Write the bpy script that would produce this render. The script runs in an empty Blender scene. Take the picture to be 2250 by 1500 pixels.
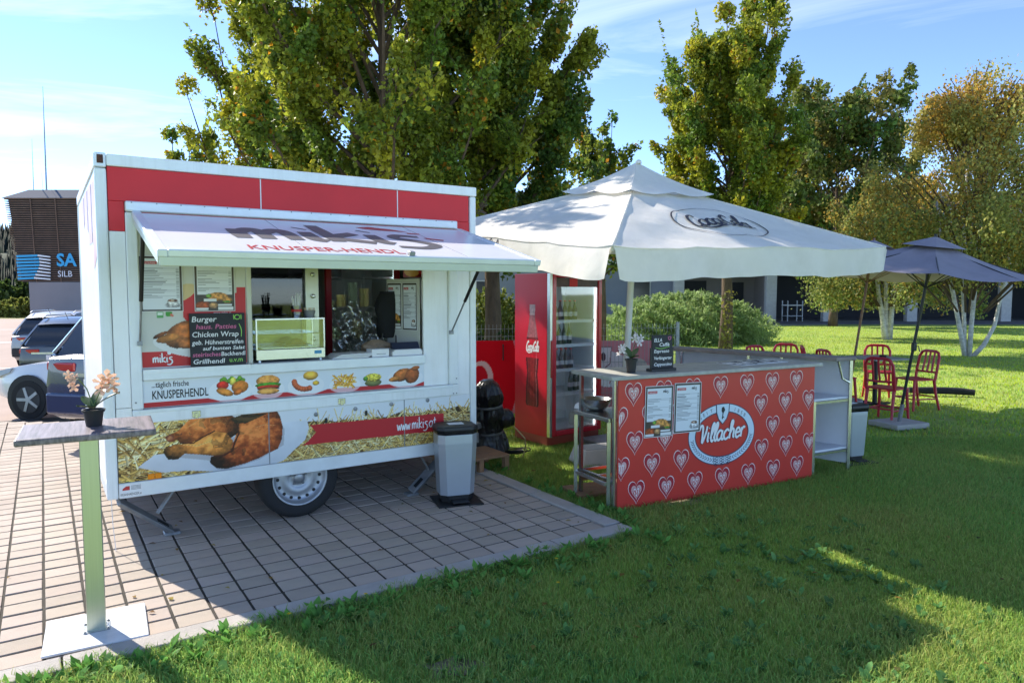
import bpy, bmesh, math, random
import numpy as np
from mathutils import Vector, Matrix
R = math.radians
sc = bpy.context.scene
COL = sc.collection
random.seed(7)
RNG = np.random.default_rng(11)

# ---------------------------------------------------------------- camera
CAM_H, FPX = 1.75, 1565.0
TILT = math.atan(110 / FPX)
cam = bpy.data.cameras.new('camera')
cam.sensor_fit = 'HORIZONTAL'; cam.sensor_width = 36.0; cam.lens = 36.0 * FPX / 2250.0
cam.clip_start = 0.05; cam.clip_end = 6000
camo = bpy.data.objects.new('camera', cam); COL.objects.link(camo)
camo.location = (0, 0, CAM_H); camo.rotation_euler = (R(90) - TILT, 0, 0)
sc.camera = camo

# ---------------------------------------------------------------- sky, sun, exposure
SUN_EL = R(37.3)
SUN_AZ = (-0.79, 0.61)                      # horizontal direction towards the sun
world = bpy.data.worlds.new('World'); sc.world = world; world.use_nodes = True
wn, wl = world.node_tree.nodes, world.node_tree.links
wn.clear()
sky = wn.new('ShaderNodeTexSky'); sky.sky_type = 'NISHITA'; sky.sun_disc = False
sky.sun_elevation = SUN_EL; sky.sun_rotation = math.atan2(SUN_AZ[0], SUN_AZ[1])
sky.altitude = 2000; sky.air_density = 0.58; sky.dust_density = 0.0; sky.ozone_density = 2.2
tc = wn.new('ShaderNodeTexCoord')
# thin cirrus: noise on the sky dome laid out on a high flat layer (x/z, y/z)
sep = wn.new('ShaderNodeSeparateXYZ'); wl.new(tc.outputs['Generated'], sep.inputs[0])
zc = wn.new('ShaderNodeMath'); zc.operation = 'MAXIMUM'; zc.inputs[1].default_value = 0.04; wl.new(sep.outputs['Z'], zc.inputs[0])
dx = wn.new('ShaderNodeMath'); dx.operation = 'DIVIDE'; wl.new(sep.outputs['X'], dx.inputs[0]); wl.new(zc.outputs[0], dx.inputs[1])
dy = wn.new('ShaderNodeMath'); dy.operation = 'DIVIDE'; wl.new(sep.outputs['Y'], dy.inputs[0]); wl.new(zc.outputs[0], dy.inputs[1])
cmb = wn.new('ShaderNodeCombineXYZ'); wl.new(dx.outputs[0], cmb.inputs[0]); wl.new(dy.outputs[0], cmb.inputs[1])
mp = wn.new('ShaderNodeMapping'); mp.inputs['Rotation'].default_value = (0, 0, R(24)); mp.inputs['Scale'].default_value = (0.36, 0.95, 1)
mp.inputs['Location'].default_value = (6.2, 2.2, 0); wl.new(cmb.outputs[0], mp.inputs[0])
n1 = wn.new('ShaderNodeTexNoise'); n1.inputs['Scale'].default_value = 0.55; n1.inputs['Detail'].default_value = 9; n1.inputs['Roughness'].default_value = 0.62
n1.inputs['Distortion'].default_value = 0.7; wl.new(mp.outputs[0], n1.inputs['Vector'])
rp = wn.new('ShaderNodeValToRGB'); rp.color_ramp.elements[0].position = 0.53; rp.color_ramp.elements[1].position = 0.86
rp.color_ramp.elements[0].color = (0, 0, 0, 1); rp.color_ramp.elements[1].color = (0.7, 0.7, 0.7, 1); wl.new(n1.outputs['Fac'], rp.inputs[0])
mx = wn.new('ShaderNodeMixRGB'); mx.inputs[2].default_value = (5.6, 5.75, 5.9, 1)
wl.new(rp.outputs[0], mx.inputs[0]); wl.new(sky.outputs[0], mx.inputs[1])
bg = wn.new('ShaderNodeBackground'); bg.inputs['Strength'].default_value = 0.116
wo = wn.new('ShaderNodeOutputWorld'); wl.new(mx.outputs[0], bg.inputs[0]); wl.new(bg.outputs[0], wo.inputs[0])

sun = bpy.data.lights.new('sun', 'SUN'); sun.energy = 2.4; sun.angle = R(0.53); sun.color = (1.0, 0.93, 0.82)
suno = bpy.data.objects.new('sun', sun); COL.objects.link(suno)
_c = math.cos(SUN_EL)
suno.rotation_euler = Vector((-SUN_AZ[0] * _c, -SUN_AZ[1] * _c, -math.sin(SUN_EL))).to_track_quat('-Z', 'Y').to_euler()
suno.location = (-20, 16, 20)
sc.view_settings.view_transform = 'Standard'; sc.view_settings.look = 'None'
sc.view_settings.gamma = 1; sc.view_settings.use_curve_mapping = False
sc.view_settings.exposure = 1.82
sc.cycles.max_bounces = 8; sc.cycles.transparent_max_bounces = 12

ORD = ['first', 'second', 'third', 'fourth', 'fifth', 'sixth', 'seventh', 'eighth', 'ninth']
# ---------------------------------------------------------------- placing helpers (surveying from the photo)
_fw = Vector((0, math.cos(TILT), -math.sin(TILT))); _up = Vector((0, math.sin(TILT), math.cos(TILT)))
def _ray(x, y): return _fw + Vector((1, 0, 0)) * ((x - 1125) / FPX) - _up * ((y - 750) / FPX)
def ground(x, y, z=0.0):
    d = _ray(x, y); return Vector((0, 0, CAM_H)) + d * ((z - CAM_H) / d.z)
def at(x, y, Y):
    d = _ray(x, y); return Vector((0, 0, CAM_H)) + d * (Y / d.y)

# ---------------------------------------------------------------- colour + materials
def s2l(c):
    c = c / 255.0
    return c / 12.92 if c <= 0.04045 else ((c + 0.055) / 1.055) ** 2.4
def S(r, g, b): return (s2l(r), s2l(g), s2l(b))
def s2l_np(a):
    a = a / 255.0
    return np.where(a <= 0.04045, a / 12.92, ((np.clip(a, 0, 1) + 0.055) / 1.055) ** 2.4)
MATS = {}
def mat(name, col=(.5, .5, .5), rough=.6, metal=0.0, var=0.0, vscale=6.0, bump=0.0, bscale=40.0, attr=False, trans=0.0,
        emit=0.0, spec=.5, coat=0.0, stretch=None, dirt=0.0, dirtcol=(.12, .1, .07), detail=4, streak=None):
    if name in MATS: return MATS[name]
    m = bpy.data.materials.new(name); m.use_nodes = True
    nt = m.node_tree; n, l = nt.nodes, nt.links
    p = n['Principled BSDF']
    p.inputs['Base Color'].default_value = (*col, 1); p.inputs['Roughness'].default_value = rough
    p.inputs['Metallic'].default_value = metal; p.inputs['Specular IOR Level'].default_value = spec
    p.inputs['Coat Weight'].default_value = coat
    if emit: p.inputs['Emission Color'].default_value = (*col, 1); p.inputs['Emission Strength'].default_value = emit
    t = n.new('ShaderNodeTexCoord'); vec = t.outputs['Object']
    if stretch:
        mm = n.new('ShaderNodeMapping'); mm.inputs['Scale'].default_value = stretch; l.new(vec, mm.inputs[0]); vec = mm.outputs[0]
    src = None
    if attr:
        a = n.new('ShaderNodeAttribute'); a.attribute_name = 'Col'; src = a.outputs['Color']
    if var > 0:
        nz = n.new('ShaderNodeTexNoise'); nz.inputs['Scale'].default_value = vscale; nz.inputs['Detail'].default_value = detail; nz.inputs['Roughness'].default_value = .6
        l.new(vec, nz.inputs['Vector'])
        mr = n.new('ShaderNodeMapRange'); mr.inputs['From Min'].default_value = .25; mr.inputs['From Max'].default_value = .75
        mr.inputs['To Min'].default_value = 1 - var; mr.inputs['To Max'].default_value = 1 + var; l.new(nz.outputs['Fac'], mr.inputs['Value'])
        vm = n.new('ShaderNodeVectorMath'); vm.operation = 'SCALE'
        if src is not None: l.new(src, vm.inputs[0])
        else: vm.inputs[0].default_value = col
        l.new(mr.outputs[0], vm.inputs['Scale']); src = vm.outputs[0]
    if dirt > 0:
        nd = n.new('ShaderNodeTexNoise'); nd.inputs['Scale'].default_value = 2.3; nd.inputs['Detail'].default_value = 8; nd.inputs['Roughness'].default_value = .7
        ms = n.new('ShaderNodeMapping'); ms.inputs['Scale'].default_value = streak or (1, 1, 1); l.new(t.outputs['Object'], ms.inputs[0]); l.new(ms.outputs[0], nd.inputs['Vector'])
        rd = n.new('ShaderNodeMapRange'); rd.inputs['From Min'].default_value = .48; rd.inputs['From Max'].default_value = .78
        rd.inputs['To Min'].default_value = 0; rd.inputs['To Max'].default_value = dirt; l.new(nd.outputs['Fac'], rd.inputs['Value'])
        mxd = n.new('ShaderNodeMixRGB'); mxd.inputs[2].default_value = (*dirtcol, 1); l.new(rd.outputs[0], mxd.inputs[0])
        if src is not None: l.new(src, mxd.inputs[1])
        else: mxd.inputs[1].default_value = (*col, 1)
        src = mxd.outputs[0]
    if src is not None: l.new(src, p.inputs['Base Color'])
    if bump > 0:
        nb = n.new('ShaderNodeTexNoise'); nb.inputs['Scale'].default_value = bscale; nb.inputs['Detail'].default_value = 5; l.new(vec, nb.inputs['Vector'])
        b = n.new('ShaderNodeBump'); b.inputs['Strength'].default_value = bump; b.inputs['Distance'].default_value = .02
        l.new(nb.outputs['Fac'], b.inputs['Height']); l.new(b.outputs[0], p.inputs['Normal'])
    if trans > 0:
        tr = n.new('ShaderNodeBsdfTranslucent'); mxs = n.new('ShaderNodeMixShader'); mxs.inputs[0].default_value = trans
        if src is not None: l.new(src, tr.inputs['Color'])
        else: tr.inputs['Color'].default_value = (*col, 1)
        l.new(p.outputs[0], mxs.inputs[1]); l.new(tr.outputs[0], mxs.inputs[2]); l.new(mxs.outputs[0], n['Material Output'].inputs['Surface'])
    MATS[name] = m
    return m
def glass(name, tint=(.9, .95, .95), mixf=.86, rough=.03, ior=1.5):
    """thin pane: mostly transparent with real reflections"""
    if name in MATS: return MATS[name]
    m = bpy.data.materials.new(name); m.use_nodes = True; n, l = m.node_tree.nodes, m.node_tree.links
    n.clear(); o = n.new('ShaderNodeOutputMaterial'); g = n.new('ShaderNodeBsdfGlossy'); g.inputs['Roughness'].default_value = rough
    tp = n.new('ShaderNodeBsdfTransparent'); tp.inputs['Color'].default_value = (*tint, 1)
    fr = n.new('ShaderNodeFresnel'); fr.inputs['IOR'].default_value = ior
    ad = n.new('ShaderNodeMath'); ad.operation = 'ADD'; ad.inputs[1].default_value = 1 - mixf - .04; l.new(fr.outputs[0], ad.inputs[0]); ad.use_clamp = True
    mx_ = n.new('ShaderNodeMixShader'); l.new(ad.outputs[0], mx_.inputs[0]); l.new(tp.outputs[0], mx_.inputs[1]); l.new(g.outputs[0], mx_.inputs[2])
    l.new(mx_.outputs[0], o.inputs['Surface']); MATS[name] = m
    return m

# ---------------------------------------------------------------- mesh building
def link(o, parent=None):
    COL.objects.link(o)
    if parent is not None: o.parent = parent
    return o
def tag(o, label, cat, group=None):
    o['label'] = label; o['category'] = cat
    if group: o['group'] = group
    return o
def thing(name, label, cat, loc=(0, 0, 0), rz=0.0, group=None):
    o = bpy.data.objects.new(name, None); o.empty_display_size = .1
    o.location = loc; o.rotation_euler = (0, 0, rz); COL.objects.link(o)
    return tag(o, label, cat, group)
def struct(o): o['kind'] = 'structure'; return o
def stuff(o): o['kind'] = 'stuff'; return o
def copy_tree(o, parent=None):
    c = o.copy(); COL.objects.link(c)
    if parent is not None:
        c.parent = parent; c.matrix_parent_inverse = o.matrix_parent_inverse.copy()
    for ch in [x for x in bpy.data.objects if x.parent == o]: copy_tree(ch, c)
    return c
class MB:
    def __init__(s): s.v = []; s.f = []
    def add(s, vs, fs):
        n = len(s.v); s.v += [tuple(v) for v in vs]; s.f += [tuple(i + n for i in f) for f in fs]; return s
    def box(s, x0, x1, y0, y1, z0, z1):
        return s.add([(x0, y0, z0), (x1, y0, z0), (x1, y1, z0), (x0, y1, z0), (x0, y0, z1), (x1, y0, z1), (x1, y1, z1), (x0, y1, z1)],
                     [(0, 3, 2, 1), (4, 5, 6, 7), (0, 1, 5, 4), (1, 2, 6, 5), (2, 3, 7, 6), (3, 0, 4, 7)])
    def obox(s, c, sx, sy, sz, rz=0, rx=0, ry=0):
        M = Matrix.Translation(c) @ Matrix.Rotation(rz, 4, 'Z') @ Matrix.Rotation(ry, 4, 'Y') @ Matrix.Rotation(rx, 4, 'X')
        t = MB().box(-sx / 2, sx / 2, -sy / 2, sy / 2, -sz / 2, sz / 2)
        return s.add([M @ Vector(v) for v in t.v], t.f)
    def bar(s, a, b, w, h=None, upv=(0, 0, 1)):
        a, b = Vector(a), Vector(b); h = h or w; d = (b - a).normalized(); u = Vector(upv)
        if abs(d.dot(u)) > .98: u = Vector((0, 1, 0))
        r = d.cross(u).normalized() * (w / 2); u2 = r.cross(d).normalized() * (h / 2)
        vs = [p + q for p in (a, b) for q in (-r - u2, r - u2, r + u2, -r + u2)]
        return s.add(vs, [(0, 3, 2, 1), (4, 5, 6, 7), (0, 1, 5, 4), (1, 2, 6, 5), (2, 3, 7, 6), (3, 0, 4, 7)])
    def tube(s, pts, r, n=8, caps=True):
        pts = [Vector(p) for p in pts]; rs = r if isinstance(r, (list, tuple)) else [r] * len(pts)
        vs = []; u = None
        for i, p in enumerate(pts):
            d = (pts[min(i + 1, len(pts) - 1)] - pts[max(i - 1, 0)]).normalized()
            if u is None: u = d.orthogonal().normalized()
            u = (u - d * u.dot(d)).normalized(); w = d.cross(u)
            for k in range(n):
                a = 2 * math.pi * k / n; vs.append(p + (u * math.cos(a) + w * math.sin(a)) * rs[i])
        fs = [(i * n + k, i * n + (k + 1) % n, (i + 1) * n + (k + 1) % n, (i + 1) * n + k) for i in range(len(pts) - 1) for k in range(n)]
        if caps: fs += [tuple(range(n - 1, -1, -1)), tuple((len(pts) - 1) * n + k for k in range(n))]
        return s.add(vs, fs)
    def lathe(s, prof, n=24, c=(0, 0, 0), axis='z', caps=True):
        vs = []
        for (r, h) in prof:
            for k in range(n):
                a = 2 * math.pi * k / n; x, y = r * math.cos(a), r * math.sin(a)
                vs.append((c[0] + x, c[1] + y, c[2] + h) if axis == 'z' else (c[0] + x, c[1] - h, c[2] + y))
        fs = [(i * n + k, i * n + (k + 1) % n, (i + 1) * n + (k + 1) % n, (i + 1) * n + k) for i in range(len(prof) - 1) for k in range(n)]
        if caps: fs += [tuple(range(n - 1, -1, -1)), tuple((len(prof) - 1) * n + k for k in range(n))]
        return s.add(vs, fs)
    def prism(s, poly, y0, y1):                        # polygon in x,z pushed along y
        n = len(poly)
        a = sum(poly[i][0] * poly[(i + 1) % n][1] - poly[(i + 1) % n][0] * poly[i][1] for i in range(n))
        if a < 0: poly = poly[::-1]
        vs = [(x, y0, z) for x, z in poly] + [(x, y1, z) for x, z in poly]
        return s.add(vs, [tuple(range(n)), tuple(range(2 * n - 1, n - 1, -1))] + [(i, n + i, n + (i + 1) % n, (i + 1) % n) for i in range(n)])
    def prismz(s, poly, z0, z1):
        n = len(poly)
        a = sum(poly[i][0] * poly[(i + 1) % n][1] - poly[(i + 1) % n][0] * poly[i][1] for i in range(n))
        if a < 0: poly = poly[::-1]
        vs = [(x, y, z0) for x, y in poly] + [(x, y, z1) for x, y in poly]
        return s.add(vs, [tuple(range(n - 1, -1, -1)), tuple(range(n, 2 * n))] + [(i, (i + 1) % n, n + (i + 1) % n, n + i) for i in range(n)])
    def mesh(s, name, bev=0, smooth=False, seg=1):
        me = bpy.data.meshes.new(name); me.from_pydata(s.v, [], s.f); me.update()
        if bev:
            b = bmesh.new(); b.from_mesh(me); bmesh.ops.remove_doubles(b, verts=b.verts, dist=1e-6)
            es = [e for e in b.edges if len(e.link_faces) == 2 and e.calc_face_angle(0) > .5]
            bmesh.ops.bevel(b, geom=es, offset=bev, segments=seg, affect='EDGES', profile=.5, clamp_overlap=True)
            b.to_mesh(me); b.free()
        if smooth:
            for p in me.polygons: p.use_smooth = True
            if smooth != 'all': me.set_sharp_from_angle(angle=R(40))
        return me
    def build(s, name, m, parent=None, bev=0, smooth=False, seg=1, loc=None, rot=None):
        me = s.mesh(name, bev, smooth, seg); me.materials.append(m)
        o = bpy.data.objects.new(name, me); link(o, parent)
        if loc is not None: o.location = loc
        if rot is not None: o.rotation_euler = rot
        return o
def npmesh(name, V, F, m, parent=None, col=None, smooth=False):
    """V (n,3), F (k,3|4) arrays; col (n,3) linear colours per vertex"""
    V = np.ascontiguousarray(V, dtype=np.float32); F = np.ascontiguousarray(F, dtype=np.int32); k, q = F.shape
    me = bpy.data.meshes.new(name)
    me.vertices.add(len(V)); me.vertices.foreach_set('co', V.ravel())
    me.loops.add(k * q); me.loops.foreach_set('vertex_index', F.ravel())
    me.polygons.add(k); me.polygons.foreach_set('loop_start', np.arange(0, k * q, q, dtype=np.int32))
    me.polygons.foreach_set('loop_total', np.full(k, q, dtype=np.int32))
    if smooth: me.polygons.foreach_set('use_smooth', np.ones(k, dtype=bool))
    me.update(calc_edges=True)
    if col is not None:
        a = me.color_attributes.new('Col', 'FLOAT_COLOR', 'POINT')
        c4 = np.ones((len(V), 4), dtype=np.float32); c4[:, :3] = col; a.data.foreach_set('color', c4.ravel())
    me.materials.append(m)
    o = bpy.data.objects.new(name, me); return link(o, parent)

# ---------------------------------------------------------------- flat print: painted grids, brush strokes, type
def vnoise(nx, ny, fx, fy, rng, octaves=4):
    out = np.zeros((ny, nx)); amp = 1.; tot = 0
    for o in range(octaves):
        gx, gy = int(fx * 2 ** o) + 2, int(fy * 2 ** o) + 2
        gr = rng.random((gy + 1, gx + 1)); xs = np.linspace(0, gx - 1e-3, nx); ys = np.linspace(0, gy - 1e-3, ny)
        xi, yi = xs.astype(int), ys.astype(int); tx, ty = xs - xi, ys - yi
        tx = tx * tx * (3 - 2 * tx); ty = (ty * ty * (3 - 2 * ty))[:, None]
        a = gr[np.ix_(yi, xi)] * (1 - tx) + gr[np.ix_(yi, xi + 1)] * tx
        b = gr[np.ix_(yi + 1, xi)] * (1 - tx) + gr[np.ix_(yi + 1, xi + 1)] * tx
        out += amp * (a * (1 - ty) + b * ty); tot += amp; amp *= .55
    return out / tot
class Paint:
    """a printed picture: one colour per vertex of a flat grid standing in x,z (facing -y)"""
    def __init__(s, x0, x1, z0, z1, step, base=(240, 240, 240), seed=1):
        s.x0, s.x1, s.z0, s.z1 = x0, x1, z0, z1
        s.nx = max(2, int((x1 - x0) / step) + 1); s.ny = max(2, int((z1 - z0) / step) + 1)
        s.X, s.Z = np.meshgrid(np.linspace(x0, x1, s.nx), np.linspace(z0, z1, s.ny))
        s.C = np.ones((s.ny, s.nx, 3)) * np.array(base, float); s.rng = np.random.default_rng(seed)
    def noise(s, f, o=4): return vnoise(s.nx, s.ny, max(1, f * (s.x1 - s.x0)), max(1, f * (s.z1 - s.z0)), s.rng, o)
    def fill(s, mask, col, a=1.0):
        w = (mask.astype(float) * a)[..., None]; s.C = s.C * (1 - w) + np.asarray(col, float) * w
    def rect(s, x0, x1, z0, z1, col): s.fill((s.X >= x0) & (s.X <= x1) & (s.Z >= z0) & (s.Z <= z1), col)
    def poly(s, pts):
        m = np.zeros(s.X.shape, bool); n = len(pts)
        for i in range(n):
            (xa, za), (xb, zb) = pts[i], pts[(i + 1) % n]
            if za == zb: continue
            c = ((za > s.Z) != (zb > s.Z)) & (s.X < (xb - xa) * (s.Z - za) / (zb - za) + xa); m ^= c
        return m
    def ell(s, cx, cz, rx, rz, rot=0.):
        dx, dz = s.X - cx, s.Z - cz; c, q = math.cos(rot), math.sin(rot)
        return ((dx * c + dz * q) / rx) ** 2 + ((-dx * q + dz * c) / rz) ** 2
    def line(s, a, b, w, col, w2=None):
        (xa, za), (xb, zb) = a, b; m = max(w, .004) + .002
        i0 = max(0, int((min(xa, xb) - m - s.x0) / (s.x1 - s.x0) * (s.nx - 1))); i1 = min(s.nx, int((max(xa, xb) + m - s.x0) / (s.x1 - s.x0) * (s.nx - 1)) + 2)
        j0 = max(0, int((min(za, zb) - m - s.z0) / (s.z1 - s.z0) * (s.ny - 1))); j1 = min(s.ny, int((max(za, zb) + m - s.z0) / (s.z1 - s.z0) * (s.ny - 1)) + 2)
        if i1 <= i0 or j1 <= j0: return
        X, Z = s.X[j0:j1, i0:i1], s.Z[j0:j1, i0:i1]; ex, ez = xb - xa, zb - za; L2 = ex * ex + ez * ez + 1e-12
        t = np.clip(((X - xa) * ex + (Z - za) * ez) / L2, 0, 1); d = np.hypot(X - xa - t * ex, Z - za - t * ez)
        k = d < w / 2; sh = 1 + .25 * (((X - xa) * ez - (Z - za) * ex) / math.sqrt(L2)) / (w / 2)
        s.C[j0:j1, i0:i1][k] = (np.asarray(col, float)[None] * np.clip(sh[k], .7, 1.3)[:, None])
    def build(s, name, parent, y=0.0, m=None):
        V = np.stack([s.X.ravel(), np.full(s.X.size, y), s.Z.ravel()], 1)
        i = np.arange(s.nx * s.ny).reshape(s.ny, s.nx)
        F = np.stack([i[:-1, :-1].ravel(), i[:-1, 1:].ravel(), i[1:, 1:].ravel(), i[1:, :-1].ravel()], 1)
        return npmesh(name, V, F, m or MATS['print'], parent, col=s2l_np(np.clip(s.C.reshape(-1, 3), 0, 255)))
mat('print', attr=True, rough=.38, spec=.4)
mat('print_matte', attr=True, rough=.8, spec=.2)

GL = {'a': ([[(.8, .85), (.45, 1), (.1, .7), (.08, .3), (.35, 0), (.7, .25), (.8, .85)], [(.82, 1), (.8, .25), (.95, .02), (1.1, .12)]], 1.05),
      'c': ([[(.8, .8), (.5, 1), (.12, .7), (.1, .3), (.4, 0), (.85, .2)]], .85),
      'o': ([[(.45, 1), (.1, .7), (.1, .3), (.45, 0), (.8, .3), (.8, .7), (.48, 1)]], .9),
      'l': ([[(.1, .3), (.5, 1.4), (.42, 1.85), (.22, 1.5), (.2, .4), (.4, 0), (.6, .15)]], .52),
      'h': ([[(.05, .3), (.42, 1.5), (.3, 1.85), (.15, 1.5), (.15, 0)], [(.15, .5), (.45, 1), (.7, .8), (.7, .2), (.9, .05)]], .92),
      'e': ([[(.12, .5), (.75, .6), (.6, .95), (.3, .95), (.1, .5), (.35, 0), (.85, .2)]], .85),
      'r': ([[(.15, 1), (.15, 0)], [(.15, .6), (.4, 1), (.68, .92)]], .65),
      'i': ([[(.15, 1), (.15, .2), (.32, 0)], [(.15, 1.38), (.19, 1.44)]], .42),
      'm': ([[(.1, 1), (.1, 0)], [(.1, .6), (.35, 1), (.5, .8), (.5, 0)], [(.5, .6), (.8, 1), (.95, .8), (.98, 0)]], 1.2),
      'k': ([[(.1, 1.9), (.1, 0)], [(.7, 1.05), (.14, .45), (.8, 0)]], .85),
      's': ([[(.6, .9), (.3, 1), (.15, .75), (.55, .4), (.5, .05), (.05, 0)]], .7),
      'S': ([[(.75, 1.0), (.35, .98), (.2, .72), (.62, .4), (.68, -.1), (.25, -.5), (-.25, -.42)]], .8),
      'V': ([[(-.15, 1.35), (.05, 1.75), (.32, 1.6), (.42, .8), (.5, 0), (.85, .9), (.95, 1.65)]], 1.12),
      'C': ([[(1.0, 1.4), (.8, 1.8), (.35, 1.55), (.1, .9), (.25, .2), (.65, -.02), (1.1, .35)]], 1.05),
      'w': ([[(0, 1), (.2, 0), (.45, .8), (.65, 0), (.9, 1)]], 1.0), 't': ([[(.3, 1.6), (.25, .2), (.5, 0)], [(0, 1.1), (.6, 1.15)]], .6),
      '.': ([[(.1, .02), (.14, .08)]], .32), '-': ([[(.05, .55), (.35, .6)]], .42)}
def catmull(P, n=7):
    P = [np.array(p, float) for p in P]
    if len(P) < 3: return [P[0] + (P[-1] - P[0]) * t for t in np.linspace(0, 1, 4)]
    Q = [2 * P[0] - P[1]] + P + [2 * P[-1] - P[-2]]; out = []
    for i in range(1, len(Q) - 2):
        for t in np.arange(n) / n:
            out.append(.5 * (2 * Q[i] + (Q[i + 1] - Q[i - 1]) * t + (2 * Q[i - 1] - 5 * Q[i] + 4 * Q[i + 1] - Q[i + 2]) * t * t + (3 * Q[i] - Q[i - 1] - 3 * Q[i + 1] + Q[i + 2]) * t ** 3))
    return out + [P[-1]]
def ribbon(mb, P, w, y=0., taper=.5, smooth=True):
    """brush stroke as a thin flat strip in x,z facing -y; it climbs a hair so that it never lies in its own plane"""
    P = catmull(P) if smooth else [np.array(p, float) for p in P]; n = len(P); vs = []
    for i, p in enumerate(P):
        d = P[min(i + 1, n - 1)] - P[max(i - 1, 0)]; L = math.hypot(*d) or 1; nx_, nz_ = -d[1] / L, d[0] / L
        t = i / (n - 1); ww = w * (taper + (1 - taper) * math.sin(math.pi * min(1, max(0, t * .9 + .05))) ** .5) / 2
        yy = y - .0006 * t
        vs += [(p[0] - nx_ * ww, yy, p[1] - nz_ * ww), (p[0] + nx_ * ww, yy, p[1] + nz_ * ww)]
    mb.add(vs, [(2 * i, 2 * i + 2, 2 * i + 3, 2 * i + 1) for i in range(n - 1)])
def brush_text(txt, x, z, h, w, m, parent, y, name='lettering', shear=.0, sx=1., taper=.6, rise=0.):
    """hand lettering; h = x-height, w = stroke width"""
    mb = MB(); cx = 0.; k = 0
    for ch in txt:
        if ch == ' ': cx += .6; continue
        st, adv = GL[ch]
        for q in st:
            ribbon(mb, [(x + ((cx + a) * sx + b * shear) * h, z + b * h + rise * (cx + a) * sx * h) for a, b in q], w, y - .0003 * (k % 3), taper); k += 1
        cx += adv
    return mb.build(name, m, parent)
def text(body, x, z, size, m, parent, y, width=None, shear=0., align='LEFT', name='lettering', rot=0., bold=0.):
    cu = bpy.data.curves.new('type', 'FONT'); cu.body = body; cu.size = size; cu.shear = shear; cu.align_x = align; cu.resolution_u = 2
    cu.fill_mode = 'FRONT'; cu.offset = bold
    t = bpy.data.objects.new('type', cu); COL.objects.link(t); bpy.context.view_layer.update()
    me = bpy.data.meshes.new_from_object(t.evaluated_get(bpy.context.evaluated_depsgraph_get())); bpy.data.objects.remove(t); bpy.data.curves.remove(cu)
    n = len(me.vertices); co = np.empty(n * 3, np.float32); me.vertices.foreach_get('co', co); co = co.reshape(-1, 3)
    if n and width: 
        w0 = co[:, 0].max() - co[:, 0].min()
        if w0 > 0: co[:, 0] *= width / w0
    c, q = math.cos(rot), math.sin(rot)
    xx, zz = co[:, 0] * c - co[:, 1] * q, co[:, 0] * q + co[:, 1] * c
    out = np.stack([xx + x, np.full(n, y), zz + z], 1).astype(np.float32); me.vertices.foreach_set('co', out.ravel()); me.update()
    me.name = name; me.materials.clear(); me.materials.append(m)
    return link(bpy.data.objects.new(name, me), parent)
# ================================================================ ground, paving, kerbs, lawn
TO = Vector((-2.707, 4.686, 0)); TRZ = math.atan2(.55, .835)         # the trailer's corner and heading: the paving shares its grid
Lu = Vector((math.cos(TRZ), math.sin(TRZ), 0)); Nu = Vector((Lu.y, -Lu.x, 0))   # along the trailer, out of its front
def grid_pt(u, out, z=0.): return TO + Lu * u + Nu * out + Vector((0, 0, z))
def to_grid(p):
    d = p - TO; return d.dot(Lu), d.dot(Nu)
m_soil = mat('lawn_soil', (.29, .39, .06), .95, var=.4, vscale=1.6, bump=.5, bscale=30, detail=8, dirt=.6, dirtcol=(.30, .25, .13))
m_joint = mat('joint_soil', (.05, .043, .033), .95, var=.4, vscale=9)
m_paver = mat('paver_concrete', (.45, .37, .305), .85, var=.20, vscale=2.2, bump=.35, bscale=160, dirt=.32, dirtcol=(.24, .15, .10), detail=9)
m_kerb = mat('kerb_concrete', (.46, .42, .38), .9, var=.18, vscale=5, bump=.4, bscale=120, dirt=.3)
m_asph = mat('car_park_surface', (.40, .30, .25), .9, var=.12, vscale=.6, bump=.2, bscale=60)
m_white = mat('white_road_paint', (.75, .74, .72), .7)

def dip(x, y):                                   # the car park lies in a shallow hollow on the left
    s = lambda t: (lambda q: q * q * (3 - 2 * q))(min(1., max(0., t)))
    return -.42 * min(1., max(0., (y - 9.4) / 2.2)) * s((30 - y) / 8) * s((-4.0 - x) / 1.8)
def sheet(name, xs_, ys_, z, m, clip=None):
    V = [(x, y, z + dip(x, y)) for y in ys_ for x in xs_]; n = len(xs_)
    return MB().add(V, [(j * n + i, j * n + i + 1, (j + 1) * n + i + 1, (j + 1) * n + i) for j in range(len(ys_) - 1) for i in range(n - 1)]).build(name, m, smooth='all')
gx = [-900, -300, -120, -60] + list(range(-40, -4, 1)) + [-4, 0, 10, 40, 120, 400, 900]; gy = [-60, 0, 6] + list(range(9, 34, 1)) + [40, 60, 120, 300, 700, 1500]
g = struct(sheet('ground', gx, gy, -.03, m_soil))
# car park beyond the pavers (a sheet a little above the soil)
cpx = [-60, -50] + [-44 + k for k in range(40)]; cpy = [11.6 + k for k in range(24)] + [38, 42, 46]
cpo = struct(sheet('car_park', cpx, cpy, -.008, m_asph))
for o_, w_ in ((18.5, .14), (25.5, .14), (32., .2)):
    V = [(x, o_ + d_ + .10 * (x + 30), -.002 + dip(x, o_ + d_ + .10 * (x + 30))) for x in range(-44, -10) for d_ in (0, w_)]
    MB().add(V, [(2 * k, 2 * k + 2, 2 * k + 3, 2 * k + 1) for k in range(len(V) // 2 - 1)]).build('parking_line', m_white, cpo)
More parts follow.
